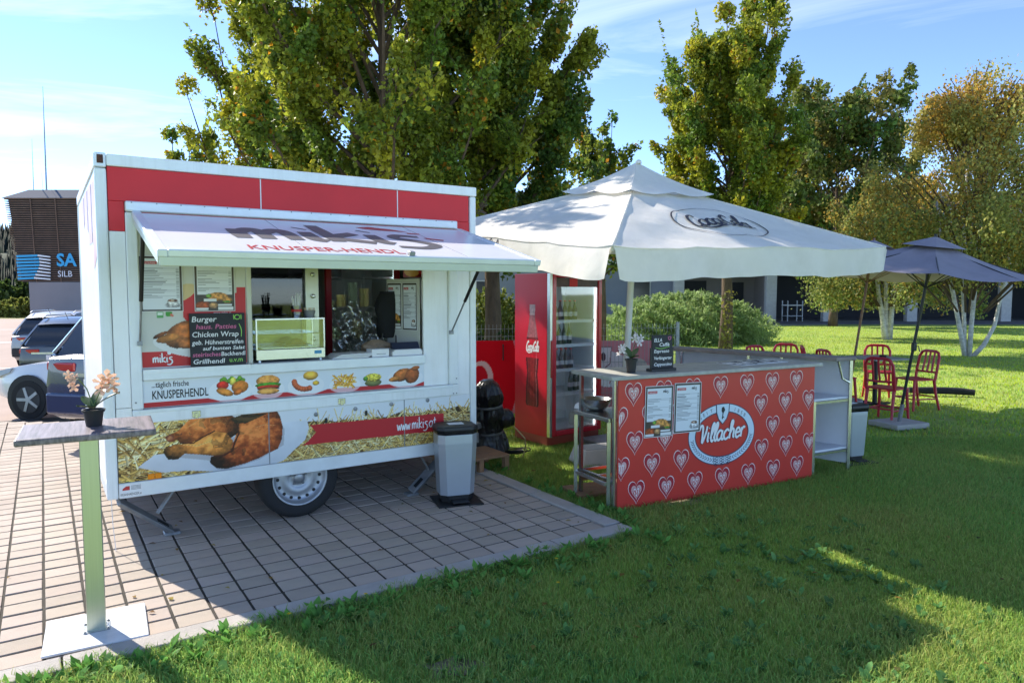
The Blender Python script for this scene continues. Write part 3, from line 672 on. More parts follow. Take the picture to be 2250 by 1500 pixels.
lp.fill(paper, (214, 219, 226)); lp.C = np.where(paper[..., None], lp.C * (1 + .10 * (lp.noise(9, 3) - .5))[..., None] * (.93 + .1 * np.clip((Z - .47) / .3, 0, 1))[..., None], lp.C)
mott = lp.noise(26, 4); mott2 = lp.noise(60, 3); big = lp.noise(6, 3)
def lobe(pts, col, lx=0., lz=.25, dark=.62, hi=(240, 180, 100)):
    pts = q7(pts); m = lp.poly(pts); cx, cz = np.mean([p[0] for p in pts]), np.mean([p[1] for p in pts]); rx = max(abs(p[0] - cx) for p in pts); rz = max(abs(p[1] - cz) for p in pts)
    e = np.sqrt(((X - cx - lx * rx) / rx) ** 2 + ((Z - cz - lz * rz) / rz) ** 2)
    sh = np.clip(1.30 - dark * e ** 1.6 + .85 * (mott - .5) + .22 * (mott2 - .5), .20, 1.4)[..., None]
    c = np.array(col, float) * sh
    c = np.where((big > .6)[..., None] & (mott > .52)[..., None], c * .62, c); w = np.clip((.60 - e) * .9 + (mott - .5) * .9 + (mott2 - .5) * .5, 0, .5)[..., None]
    lp.C = np.where(m[..., None], np.clip(c * (1 - w) + np.array(hi, float) * w, 0, 255), lp.C)
shadow = lp.poly(q7([(800, 770), (1120, 800), (1210, 895), (1320, 900), (1640, 790), (1890, 640), (1900, 480), (1880, 450), (1200, 600)])); lp.fill(shadow, (150, 146, 148), .5)
lobe([(1460, 290), (1500, 250), (1790, 245), (1850, 340), (1880, 450), (1872, 580), (1830, 680), (1730, 725), (1640, 775), (1500, 828), (1300, 888), (1200, 880), (1130, 825), (1140, 765), (1300, 700), (1380, 600), (1420, 450)], (184, 84, 34), .1, .25, .85)
lobe([(1470, 285), (1560, 245), (1730, 245), (1800, 262), (1720, 320), (1600, 345), (1500, 350)], (140, 72, 36), 0, .1, .7)
lobe([(690, 545), (800, 500), (900, 400), (1040, 312), (1200, 318), (1350, 330), (1440, 400), (1420, 520), (1300, 600), (1000, 640), (830, 622), (790, 590), (740, 612), (700, 612), (672, 575)], (192, 98, 40), 0, .35, .85)
lobe([(650, 720), (660, 680), (760, 640), (930, 625), (1060, 560), (1180, 500), (1300, 520), (1370, 600), (1350, 690), (1260, 740), (1150, 752), (1000, 738), (870, 732), (800, 790), (700, 795)], (224, 140, 60), .2, .35, .75)
lobe([(668, 560), (720, 530), (765, 560), (745, 605), (700, 612)], (120, 62, 46), 0, .1, .4); lobe([(1340, 370), (1500, 320), (1720, 320), (1500, 420), (1390, 420)], (62, 46, 24), 0, 0, .4, hi=(90, 66, 36))
def crease(pts, w, col=(70, 30, 14)):
    pts = q7(pts)
    for a_, b_ in zip(pts[:-1], pts[1:]): lp.line(a_, b_, w, col)
crease([(1400, 430), (1430, 520), (1385, 620), (1360, 700), (1270, 750), (1150, 765)], .012); crease([(830, 625), (960, 622), (1060, 560), (1180, 498)], .009); crease([(1470, 350), (1560, 350), (1700, 322)], .012, (48, 30, 16)); crease([(860, 640), (1000, 650), (1150, 600)], .004, (240, 190, 110)); crease([(900, 460), (1020, 380), (1160, 360)], .005, (226, 160, 90)); crease([(1600, 460), (1700, 430), (1800, 440)], .006, (222, 140, 80))
for x in (1.062, 2.166): lp.fill((np.abs(X - x) < .0032), (128, 132, 134))
lp.fill((np.abs(X - .45) < 0) , (0, 0, 0))
low = lp.build('lower_print', tr, -.0025)
P_('lower_board', m_tw, (.068, TL - .064, 0, .028, .460, .851))
P_('left_straw_print', m_tw, (.068, .161, -.001, -.0005, .852, .964))
brush_text('www.mikiS.at', 2.10, .600, .050, .0095, m_wink, low, -.0042, sx=.80)
for (u, z) in [(1.42, .80), (1.74, .815), (2.05, .825), (2.38, .83)]: MB().lathe([(.017, 0), (.017, .005), (.010, .008)], 12, (u, -.003, z), 'y').build('vent_knob', m_galv, tr, smooth=True)
for (u, z) in [(1.50, .745), (1.83, .772)]: P_('lock', m_black, (u - .01, u + .01, -.010, -.003, z - .02, z + .02), bev=.002)
rf = P_('side_reflector', mat('orange_reflector', (.85, .26, .01), .25, var=.06, vscale=80), (.243, .284, -.014, -.003, .462, .50), (.287, .328, -.014, -.003, .462, .50), bev=.002)
sk = P_('maker_sticker', m_paper, (.068, .205, -.0172, -.0165, .366, .446))
text('KKANHAENGER.at', .074, .373, .026, m_ink, sk, -.0178, width=.125); MB().prism([(.085, .41), (.13, .41), (.13, .437), (.108, .437), (.088, .423)], -.0178, -.0174).build('car_mark', m_inkred, sk)
for k in range(4): MB().box(.138, .198, -.0178, -.0174, .411 + k * .008, .4135 + k * .008).build('print_line', m_ink, sk)

# wheels, mudguard shade, steadies
def wheel(parent, cx, cy, r=.312, side=-1):
    w = bpy.data.objects.new('wheel', None); link(w, parent); w.location = (cx, cy, r - .002); w.rotation_euler = (0, 0, 0 if side < 0 else math.pi)
    MB().lathe([(.205, -.095), (.27, -.098), (.298, -.085), (.311, -.06), (.312, 0), (.311, .06), (.298, .085), (.27, .098), (.225, .096), (.207, .088)], 44, (0, 0, 0), 'y', caps=False).build('tyre', m_rub, w, smooth=True)
    rim = MB().lathe([(.212, .098), (.204, .101), (.196, .09), (.188, .072), (.178, .058), (.150, .052), (.125, .056), (.100, .066), (.082, .05), (.062, .048), (.04, .05), (.038, .062), (.028, .07), (.001, .071)], 44, (0, 0, 0), 'y', caps=False).build('rim', m_rim, w, smooth='all')
    for k in range(16):
        a = k * math.pi / 8; MB().lathe([(.0135, .0), (.0135, .0028)], 10, (.163 * math.cos(a), -.0545, .163 * math.sin(a)), 'y').build('rim_hole', m_black, rim)
    for k in range(5):
        a = k * 2 * math.pi / 5 + .3; MB().lathe([(.010, 0), (.010, .012), (.006, .016)], 6, (.058 * math.cos(a), -.048, .058 * math.sin(a)), 'y').build('wheel_bolt', m_galv, rim)
    return w
wheel(tr, 1.298, .12); wheel(tr, 1.298, TD - .12, side=1)
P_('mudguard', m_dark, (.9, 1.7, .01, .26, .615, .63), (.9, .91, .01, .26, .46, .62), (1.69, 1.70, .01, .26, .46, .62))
def steady(a, b, br0, br1):
    o = MB().bar(a, b, .085, .03, (0, -.4, 1)).build('steady_leg', m_galv, tr, bev=.006, seg=2)
    mid = Vector(a).lerp(Vector(b), .38); n_ = (Vector(b) - Vector(a)).normalized()
    MB().bar(Vector(a).lerp(Vector(b), .72) + Vector((0, -.012, .0195)), Vector(a).lerp(Vector(b), .93) + Vector((0, -.012, .0195)), .03, .006, (0, -.4, 1)).build('slot', m_black, o)
    MB().bar(br0, br1, .032, .012).build('steady_brace', m_galv, tr); MB().obox((b[0], b[1], .012), .11, .09, .024).build('steady_foot', m_galv, tr, bev=.006)
p0 = ground(378, 1172) - TO; fx, fy = p0.dot(Lu), -p0.dot(Nu)
steady((.06, .02, .335), (fx, fy, .03), (.42, .10, .35), (.30, .06, .2))
steady((2.62, .1, .335), (2.28, .12, .03), (2.36, .12, .35), (2.44, .11, .2))
steady((.06, TD - .1, .335), (.5, TD - .1, .03), (.42, TD - .1, .35), (.3, TD - .1, .2))
MB().tube([(.02, .0, .36), (.022, -.002, .2), (.03, 0, .08), (.035, .002, .0)], .0025, 5).build('tie_cord', m_paper, tr)
# drawbar with coupling reaching out to the right
P_('drawbar', m_galv, (TL + .0, TL + .95, 1.02, 1.10, .33, .41), bev=.006)
MB().bar((TL + .02, .58, .34), (TL + .7, 1.02, .36), .06).bar((TL + .02, 1.68, .34), (TL + .7, 1.10, .36), .06).build('drawbar_arm', m_galv, tr)
P_('chassis_box', m_dark, (TL + .02, TL + .3, .5, 1.6, .40, .62))
# the raised serving flap
AX0, AX1, AOUT, AZ0, AZ1 = .200, 2.690, 1.22, 2.278, 1.965
slope = Vector((0, -(AOUT - .04), AZ1 - AZ0)); ALEN = slope.length
aw = bpy.data.objects.new('serving_flap', None)
aw = MB().box(AX0 + .05, AX1 - .05, 0, .03, .05, ALEN - .02).build('serving_flap', mat('flap_white', (.78, .78, .80), .3, var=.03, dirt=.12, dirtcol=(.5, .46, .42)), tr)
aw.location = (0, -AOUT, AZ1); aw.rotation_euler = (-(math.pi / 2 - math.atan2(AZ0 - AZ1, AOUT - .04)), 0, 0)
P_('flap_edge', m_alu, (AX0, AX0 + .05, -.006, .034, .0, ALEN), parent=aw, bev=.004); P_('flap_edge', m_alu, (AX1 - .05, AX1, -.006, .034, .0, ALEN), parent=aw, bev=.004)
P_('flap_edge', m_alu, (AX0 + .051, AX1 - .051, -.008, .034, .0, .05), parent=aw, bev=.006)
P_('flap_rim', mat('flap_rim_grass_tint', (.60, .64, .56), .45, var=.05), (AX0 + .012, AX1 - .012, .034, .085, .006, .03), parent=aw, bev=.004)  # whitish rim, green light off the grass mixed into its colour
P_('flap_rim', MATS['flap_rim_grass_tint'], (AX0 + .006, AX0 + .02, .035, .075, .032, ALEN - .03), parent=aw); P_('flap_rim', MATS['flap_rim_grass_tint'], (AX1 - .02, AX1 - .006, .035, .075, .032, ALEN - .03), parent=aw)
P_('flap_red_line', m_inkred, (AX0 + .055, AX1 - .055, -.0012, 0, ALEN - .05, ALEN - .022), parent=aw)
for x in JT: P_('flap_joint', m_galv, (x - .002, x + .002, -.0008, 0, .052, ALEN - .052), parent=aw)
P_('flap_latch', m_galv, (1.66, 1.70, -.035, -.008, .012, .05), parent=aw, bev=.004)
m_grey = mat('logo_charcoal', (.12, .115, .12), .45)
brush_text('miki', .71, .44, .30, .115, m_grey, aw, -.0015, taper=.75, shear=-.05, sx=1.24)
sb = MB(); ribbon(sb, [(2.06, .74), (1.90, .76), (1.84, .66), (1.98, .56), (2.06, .44), (1.94, .33), (1.74, .34)], .10, -.0016, .45); sb.build('lettering', m_grey, aw)
MB().prism([(1.68, 1.03), (1.80, 1.08), (1.98, 1.0), (2.06, .93), (1.86, .95), (1.74, .98)], -.0022, -.0014).build('leaf_mark', m_inkred, aw)
MB().prism([(2.04, .90), (2.14, .88), (2.12, .85), (2.03, .86)], -.0022, -.0014).build('leaf_mark', m_inkred, aw); MB().prism([(2.10, .72), (2.24, .66), (2.22, .63), (2.10, .67)], -.0022, -.0014).build('leaf_mark', m_inkred, aw)
text('KNUSPER-HENDL', .695, .11, .17, m_inkred, aw, -.0018, width=.98, bold=.002)
# gas struts
def strut(x, zb, outt):
    zt = AZ0 - (AZ0 - AZ1) * outt / AOUT - .05; a, b_ = Vector((x, -.03, zb)), Vector((x, -outt, zt)); o = MB().tube([a, a.lerp(b_, .42)], .007, 8).build('gas_strut', m_galv, tr, smooth=True)
    MB().tube([a.lerp(b_, .40), b_], .0135, 10).build('strut_sleeve', m_black, o, smooth=True); MB().obox(tuple(a), .03, .03, .03).build('strut_bracket', m_galv, o)
strut(.222, 1.40, .42); strut(2.60, 1.40, .62)
# ================================================================ what hangs on, stands on or stands inside the trailer
def in_tr(u, y, z): return TO + Lu * u - Nu * y + Vector((0, 0, z))
def tthing(name, label, cat, u, y, z, rz=0., group=None): return thing(name, label, cat, in_tr(u, y, z), TRZ + rz, group)
def menu_paint(kind):
    p = Paint(0, .262, 0, .372, .0032, (70, 62, 56), 3 + kind); n = p.noise(60, 3)
    p.C *= (.8 + .5 * n)[..., None]
    lo = .012 if kind == 0 else .115
    p.rect(.013, .249, lo, .358, (222, 226, 230)); p.rect(.022, .108, .318, .337, (190, 42, 40))
    r = random.Random(kind); z = .29
    while z > (.07 if kind == 0 else .13):
        if r.random() < .16: z -= .012; continue
        L = r.uniform(.05, .15); p.rect(.02, .02 + L, z, z + .0036, (96, 98, 104)); p.rect(.02 + L, .222, z + .0008, z + .0022, (176, 180, 186)); p.rect(.226, .244, z, z + .0036, (96, 98, 104)); z -= .0105
    def bl(cx, cz, rx, rz, c):
        e = p.ell(cx, cz, rx, rz); k = ((e + (n - .5) * .3) < 1)[..., None]; p.C = np.where(k, np.clip(np.array(c, float) * (1.1 - .4 * e + (n - .5))[..., None], 0, 255), p.C)
    if kind == 0:
        bl(.20, .04, .055, .016, (190, 190, 194)); bl(.2, .058, .036, .026, (222, 220, 220)); bl(.2, .072, .032, .010, (130, 82, 56)); bl(.2, .073, .014, .005, (220, 200, 180))
    else:
        bl(.15, .10, .07, .030, (214, 150, 76)); bl(.09, .105, .02, .014, (110, 150, 60)); bl(.05, .04, .05, .028, (170, 80, 40)); bl(.12, .038, .03, .02, (196, 150, 100)); bl(.215, .075, .034, .024, (200, 140, 70)); bl(.215, .064, .034, .007, (80, 140, 50))
        for q in [(.055, .14, .066, .085), (.005, .085, .006, .022), (.15, .245, .034, .046), (.15, .255, .004, .028)]: p.rect(*q, (226, 226, 226))
    return p
def menu(u, y, z, kind, label, rz=0., scale=1., rx=0., pos=None, base=None, tilt=0., w=1.):
    t = thing('menu_poster', label, 'poster', pos if pos is not None else in_tr(u, y, z), (TRZ if base is None else base) + rz, 'framed menu posters'); t.scale = (scale * w, 1, scale); t.rotation_euler = (rx, tilt, t.rotation_euler[2])
    if kind not in menu.cache:
        o = menu_paint(kind).build('menu_sheet', t, -.004); menu.cache[kind] = o.data
        b = MB().box(-.004, .266, -.0035, 0, -.004, .376).build('poster_backing', m_paper, t); menu.bk = b.data
    else:
        link(bpy.data.objects.new('menu_sheet', menu.cache[kind]), t); link(bpy.data.objects.new('poster_backing', menu.bk), t)
    sh = [c for c in bpy.data.objects if c.parent == t and c.name.startswith('menu_sheet')][0]
    text('SPEISEN' if kind else 'GETRÄNKE', .03, .3225, .015, m_wink, sh, -.0046, width=.07); brush_text('mikiS', .165, .325, .0135, .0036, m_ink, sh, -.0046)
    return t
menu.cache = {}
menu(.236, .004, 1.615, 0, 'drinks menu poster with a coffee cup, left of the trailer poster wall'); menu(.580, .004, 1.613, 1, 'food menu poster with dishes, right on the trailer poster wall above the chalkboard')

# chalkboard leaning in the hatch
cb = tthing('chalkboard', 'black chalkboard listing burgers and chicken wraps leaning on the trailer sill', 'chalkboard', .533, -.035, 1.224)
cb.rotation_euler = (R(-3), 0, TRZ)
bd = MB().box(0, .372, -.006, .006, 0, .372).build('board', m_board, cb, bev=.002)
for (tx, x, z, h, w, mm, sh) in [('Burger', .012, .312, .055, .165, m_chalkw, .15), ('haus. Patties', .04, .262, .046, .27, m_chalkp, .15), ('Chicken Wrap', .012, .206, .052, .31, m_chalkw, .1), ('geb. Hühnerstreifen', .012, .152, .045, .345, m_chalkw, .15),
                             ('auf bunten Salat', .08, .112, .036, .285, m_chalkw, .2), ('steirisches', .012, .068, .042, .185, m_chalkp, .1), ('Backhendl', .20, .068, .042, .165, m_chalkw, .1), ('Grillhendl', .012, .018, .046, .21, m_chalkw, .15), ('u.v.m', .255, .022, .046, .09, m_chalkg, 0)]:
    text(tx, x, z, h, mm, bd, -.0068, width=w, shear=sh, name='chalk_writing', bold=.0006)
rb = MB(); ribbon(rb, [(.32 + .018 * math.cos(a), .342 + .016 * math.sin(a)) for a in np.linspace(0, 6.2, 9)], .006, -.0068); ribbon(rb, [(.295, .36), (.297, .325)], .006, -.0068); ribbon(rb, [(.346, .36), (.346, .325)], .006, -.0068)
ribbon(rb, [(.33, .295), (.345, .25), (.343, .20)], .006, -.0068); rb.build('chalk_drawing', m_chalkg, bd)

# inside: rotisserie oven, glass case, cooler, cabinet
a0, _ = TP(540, 650, -.55); a1, _ = TP(700, 650, -.55)
ov = tthing('rotisserie_oven', 'stainless rotisserie oven with dark glass and a column of knobs inside the trailer', 'oven', a0 - .18, .55, 1.10)
wv = a1 - a0 + .18
MB().box(0, wv, .02, .55, 0, .06).box(0, wv, .02, .55, 1.06, 1.12).box(0, .03, .02, .55, .061, 1.059).box(wv - .11, wv, 0, .55, .061, 1.059).box(.03, wv - .11, .52, .55, .061, 1.059).build('housing', mat('oven_steel', (.50, .50, .42), .35, metal=.6, var=.08), ov)
MB().box(.031, wv - .111, .50, .519, .062, 1.058).build('back_liner', m_dark, ov)
MB().box(.032, wv - .112, .045, .05, .061, 1.059).build('glass_door', glass('oven_glass', (.35, .36, .40), .955), ov)
for z in (.25, .43, .61, .79, .97):
    MB().tube([(.04, .27, z), (wv - .12, .27, z)], .006, 8).build('spit', m_steel, ov)
    MB().lathe([(.02, 0), (.018, .02), (.006, .024)], 12, (wv - .05, -.001, z), 'y').build('knob', m_steel, ov)
    MB().tube([(wv - .16, .2, z), (wv - .115, .2, z)], .008, 8).build('spit_holder', m_steel, ov)
ck = MB()
for q in range(3):
    c = (wv - .42 + .09 * q, .27, .44); ck.lathe([(.001, -.05), (.035, -.04), (.05, 0), (.04, .03), (.001, .045)], 10, c, caps=False)
ck.build('roasting_chicken', mat('roast_skin', (.26, .11, .035), .4, var=.4, vscale=25), ov, smooth='all')
gc = tthing('glass_display_case', 'small stainless glass display case with two shelves on the trailer counter', 'display case', .985, .0, 1.222)
W_, D_, H_ = .52, .30, .325
MB().box(0, W_, 0, D_, .018, .095).build('base', m_steel, gc, bev=.003); MB().box(W_ - .085, W_ - .03, -.002, 0, .05, .075).build('brand_plate', mat('blue_plate', (.03, .25, .45), .4), gc)
for x in (.03, W_ - .03):
    for y in (.03, D_ - .03): MB().lathe([(.012, 0), (.009, .018)], 8, (x, y, 0)).build('foot', m_steel, gc)
for x in (.006, W_ - .006):
    for y in (.006, D_ - .006): MB().box(x - .005, x + .005, y - .005, y + .005, .096, H_ - .011).build('post', m_steel, gc)
MB().box(0, W_, 0, D_, H_ - .01, H_).build('top', m_steel, gc); MB().box(.012, W_ - .012, .012, D_ - .012, .205, .211).build('shelf', glass('case_shelf', (.8, .9, .85), .8), gc)
MB().box(.012, W_ - .012, .0035, .0055, .097, H_ - .012).build('front_glass', glass('case_glass', (.92, .97, .94), .82), gc)
MB().box(.012, W_ - .012, D_ - .008, D_ - .004, .097, H_ - .012).build('back_glass', MATS['case_glass'], gc)
MB().box(.05, W_ - .05, .04, D_ - .04, .098, .106).build('tray', m_steel, gc)
pl = MB().lathe([(.001, .0), (.09, .003), (.11, .012)], 20, (.34, .15, .108), caps=False).build('plate', m_paper, gc, smooth='all')
MB().lathe([(.001, .055), (.04, .045), (.07, .02), (.08, .004), (.001, .003)], 14, (.34, .15, .112), caps=False).build('fried_food', mat('fried_crumb', (.42, .22, .06), .7, var=.4, vscale=60, bump=.8), gc, smooth='all')
cu = tthing('straw_cup', 'clear cup of white straws standing on the glass display case', 'cup', 1.33, .14, 1.222 + H_)
MB().lathe([(.030, 0), (.032, .02), (.040, .09), (.041, .091), (.033, .022), (.001, .018)], 16, caps=False).build('cup', glass('clear_cup', (.93, .95, .96), .8), cu, smooth=True)
MB().lathe([(.0405, 0), (.0405, .02)], 16, (0, 0, .045), caps=False).build('red_badge', m_inkred, cu)
for k in range(13):
    a = k * 2.4; MB().tube([(.018 * math.cos(a), .018 * math.sin(a), .02), (.034 * math.cos(a), .034 * math.sin(a), .15 + .02 * (k % 3))], .0035, 6).build('straw', m_paper, cu)
fk = tthing('fork_basket', 'wire basket of small wooden forks on the glass display case', 'basket', 1.43, .14, 1.222 + H_)
MB().lathe([(.035, 0), (.048, .055), (.046, .055), (.034, .004)], 16, caps=False).build('basket', m_galv, fk, smooth=True)
for k in range(16):
    a = k * 2.4; MB().bar((.02 * math.cos(a), .02 * math.sin(a), .01), (.045 * math.cos(a), .045 * math.sin(a), .075), .005, .002).build('fork', mat('pale_wood', (.62, .50, .34), .7), fk)
# tall red drinks cooler deep inside
b0, _ = TP(716, 650, -1.25); b1, _ = TP(880, 650, -1.25)
co = tthing('indoor_drinks_cooler', 'red framed glass drinks cooler standing inside the trailer', 'cooler', b0, 1.25, .46)
wc = b1 - b0; hc = 1.8
m_cred = mat('cooler_red', (.42, .012, .03), .3)
MB().box(0, wc, .05, .7, 0, .08).box(0, wc, .05, .7, hc - .2, hc).box(0, .03, .05, .7, .081, hc - .201).box(wc - .03, wc, .05, .7, .081, hc - .201).box(.031, wc - .031, .67, .7, .081, hc - .201).build('cabinet', mat('cooler_grey', (.30, .32, .32), .5), co)
MB().box(0, .06, 0, .045, .05, hc - .03).box(wc - .06, wc, 0, .045, .05, hc - .03).box(.061, wc - .061, 0, .045, .05, .11).box(.061, wc - .061, 0, .045, hc - .09, hc - .03).build('door_frame', m_cred, co, bev=.008)
MB().box(.062, wc - .062, .02, .024, .112, hc - .092).build('door_glass', glass('cooler_glass', (.80, .88, .86), .72), co)
for z in (.45, .8, 1.12, 1.42): MB().box(.032, wc - .032, .09, .66, z, z + .015).build('shelf', m_galv, co)
for x_ in (.034, wc - .046): MB().box(x_, x_ + .012, .06, .072, .12, hc - .21).build('light_strip', mat('added_glow_indoor', (.85, .93, 1.0), .3, emit=4.0), co)  # glowing strips added to brighten the dark inside of the cooler
m_tub = mat('yellow_tub', (.62, .52, .16), .5); m_tub2 = mat('green_tub', (.32, .42, .25), .5)
for k, (x, z, n) in enumerate([(.14, 1.135, 1), (.26, 1.135, 2), (.38, 1.135, 4), (.50, 1.135, 3), (.2, .815, 2), (.42, .815, 3)]):
    if x > wc - .08: continue
    for j in range(n):
        t = tthing('food_tub', 'round %s food tub, %s up in %s pile of the indoor cooler' % ('yellow' if k % 2 else 'green', ORD[j], ['the leftmost upper', 'the second upper', 'the tall third upper', 'the rightmost upper', 'the left lower', 'the right lower'][k]), 'tub', b0 + x, 1.25 + .3, .46 + z + .062 * j + .001, 0, 'tubs inside the cooler')
        MB().lathe([(.042, 0), (.05, .05), (.052, .051), (.052, .058), (.001, .059)], 14, caps=True).build('tub', m_tub if k % 2 else m_tub2, t, smooth=True)
# crumpled clear plastic hung over the right of the hatch inside
V = []; nxp, nzp = 46, 40
w0, _z0 = TP(736, 785, -.5); w1, _ = TP(850, 700, -.5)
rg = np.random.default_rng(3); cr = vnoise(nxp, nzp, 7, 3, rg, 4)
for j in range(nzp):
    for i in range(nxp):
        u = w0 + (w1 - w0) * i / (nxp - 1); z = 1.222 + .40 * j / (nzp - 1) * (1 - .12 * math.sin(i * .3)); V.append((u, .5 + .10 * (cr[j, i] - .5) + .05 * math.sin(i * .9 + j * .35), z))
F = [(j * nxp + i, j * nxp + i + 1, (j + 1) * nxp + i + 1, (j + 1) * nxp + i) for j in range(nzp - 1) for i in range(nxp - 1)]
pf = thing('plastic_sheet', 'crumpled clear plastic sheet hanging inside the serving hatch', 'plastic sheet', in_tr(0, 0, 0), TRZ)
o = MB().add(V, F).build('sheet', glass('crinkled_film', (.80, .85, .84), .62, .12), pf, smooth='all')
# wall cabinet carrying two menus on its slanted door and an allergen notice on its side
e0 = TP(921, 612, -.06); e1 = TP(849, 625, -.42)
cw = tthing('wall_cabinet', 'pale wall cabinet with a slanted menu door on the right of the hatch', 'cabinet', 0, 0, 0)
zb, zt = 1.235, e0[1] + .0
MB().prismz([(e1[0], .42), (e0[0], .06), (2.35, .06), (2.35, .44)], zb + .0, zt).build('carcass', mat('cabinet_cream', (.55, .55, .50), .5, var=.05), cw, bev=.004)
P_c = lambda f: Vector((e1[0] + (e0[0] - e1[0]) * f, .42 + (.06 - .42) * f, 0))
dang = math.atan2(.06 - .42, e0[0] - e1[0]); dl = math.hypot(.36, e0[0] - e1[0])
for q, (f0, kd, lb) in enumerate([(.05, 1, 'narrow food menu on the slanted cabinet door inside the hatch'), (.52, 0, 'narrow drinks menu on the slanted cabinet door inside the hatch')]):
    pp = P_c(f0); sc_ = dl * .42 / .262
    menu(0, 0, 0, kd, lb, rz=dang, scale=(zt - zb) * .64 / .372, w=sc_ / ((zt - zb) * .64 / .372), pos=in_tr(pp.x + math.sin(dang) * .004, pp.y - math.cos(dang) * .004, zb + (zt - zb) * .30))
al = Paint(0, .165, 0, .235, .0032, (48, 62, 82), 2); al.rect(.01, .155, .04, .195, (206, 212, 216)); al.rect(.02, .09, .212, .22, (190, 200, 208))
for a in range(5):
    for b_ in range(3): al.rect(.016 + a * .028, .036 + a * .028, .148 - b_ * .048, .172 - b_ * .048, [(150, 80, 60), (120, 120, 60), (80, 90, 100), (170, 140, 90), (60, 60, 70)][(a + b_ * 2) % 5]); al.rect(.016 + a * .028, .036 + a * .028, .132 - b_ * .048, .140 - b_ * .048, (140, 146, 150))
an = tthing('allergen_notice', 'blue and white allergen notice of small pictures on the cabinet side', 'notice', e0[0] + .02, .052, zt - .255); al.build('notice_sheet', an, -.002); MB().box(-.004, .169, -.0015, .004, -.004, .239).build('notice_backing', m_paper, an)
# brand poster above the cabinet
po = Paint(0, .30, 0, .20, .004, (120, 18, 26), 5)
po.fill(po.ell(.07, .15, .06, .03) < 1, (214, 160, 50)); po.fill(po.ell(.08, .045, .07, .04) < 1, (190, 140, 80)); po.fill(po.ell(.2, .05, .06, .03) < 1, (200, 50, 50)); po.fill(po.ell(.26, .06, .02, .03) < 1, (226, 180, 80)); po.rect(.13, .22, .13, .14, (226, 210, 200)); po.rect(.13, .25, .11, .117, (226, 210, 200)); po.rect(.13, .2, .155, .165, (226, 210, 200))
pt = tthing('snack_poster', 'dark red snack poster hanging above the wall cabinet', 'poster', e0[0] - .12, .12, zt + .012); po.build('poster_sheet', pt, -.002); MB().box(0, .3, -.0015, .004, 0, .2).build('poster_backing', m_black, pt)
# payment gear on the sill
sl = tthing('till_scale', 'white till scale with dark blue slanted display on the sill', 'scale', 2.06, -.02, 1.2225)
MB().prism([(0, 0), (.27, 0), (.27, .035), (.255, .05), (.02, .05), (0, .03)], 0, .22).build('body', m_paper, sl, bev=.005)
MB().add([(.015, .02, .053), (.255, .02, .053), (.255, .06, .105), (.015, .06, .105), (.015, .08, .053), (.255, .08, .053), (.255, .08, .105), (.015, .08, .105)], [(0, 1, 2, 3), (0, 4, 5, 1), (1, 5, 6, 2), (2, 6, 7, 3), (3, 7, 4, 0), (4, 7, 6, 5)]).build('display_head', mat('navy_plastic', (.018, .024, .05), .35), sl)
MB().add([(.12, .0365, .072), (.235, .0365, .072), (.235, .0465, .085), (.12, .0465, .085)], [(0, 1, 2, 3)]).build('display', mat('lcd_blue', (.25, .42, .66), .3), sl); MB().add([(.05, .0365, .072), (.08, .0365, .072), (.08, .052, .092), (.05, .052, .092)], [(0, 1, 2, 3)]).build('red_sticker', m_inkred, sl)
nb = tthing('napkin_box', 'small white card box between papers and till on the sill', 'box', 1.88, -.02, 1.2225); MB().box(0, .15, 0, .12, 0, .062).build('box', m_paper, nb, bev=.004); MB().box(.04, .12, -.001, 0, .02, .026).build('slot', m_galv, nb)
pp_ = tthing('paper_stack', 'loose white papers lying on the sill beside the display case', 'papers', 1.56, -.03, 1.2225)
for k in range(5): MB().obox((.15 + .01 * k, .10, .004 + .007 * k), .29, .2, .005, rz=.05 * k - .1).build('sheet', m_paper, pp_)
bg_ = tthing('plastic_bag', 'brown lumpy food bag lying behind the till', 'bag', 2.05, .30, 1.2225)
V = []; n1_, n2_ = 18, 10
for j in range(n2_ + 1):
    for i in range(n1_):
        a = 2 * math.pi * i / n1_; f = j / n2_; r_ = math.sin(math.pi * min(.98, f * .9 + .1)) ** .6; k = 1 + .18 * math.sin(3 * a + 5 * f) + .1 * math.sin(7 * a + 2 * f); V.append((.14 * r_ * k * math.cos(a), .08 * r_ * k * math.sin(a), .12 * f))
MB().add(V, [(j * n1_ + i, j * n1_ + (i + 1) % n1_, (j + 1) * n1_ + (i + 1) % n1_, (j + 1) * n1_ + i) for j in range(n2_) for i in range(n1_)]).build('bag', mat('brown_bag', (.34, .24, .15), .5, var=.4, vscale=18, bump=.5), bg_, smooth='all')
jk = tthing('hanging_jacket', 'black jacket hanging beside the cabinet inside the hatch', 'jacket', e1[0] - .03, .36, 1.35)
V = []
for j in range(12):
    f = j / 11; hw = .03 + .08 * math.sin(math.pi * min(1, .15 + f * .7)); 
    for i in range(10): a = 2 * math.pi * i / 10; V.append((hw * math.cos(a) * (1 + .2 * math.sin(3 * a + f * 6)) + .02 * f, .06 * math.sin(a), .40 * f))
MB().add(V, [(j * 10 + i, j * 10 + (i + 1) % 10, (j + 1) * 10 + (i + 1) % 10, (j + 1) * 10 + i) for j in range(11) for i in range(10)]).build('cloth', mat('black_cloth', (.008, .008, .009), .9), jk, smooth='all')
MB().tube([(-.06, -.06, .04), (-.08, -.07, -.05), (-.03, -.07, -.1), (.06, -.06, -.06), (.07, -.04, .02)], .006, 8).build('strap', m_black, jk, smooth=True)
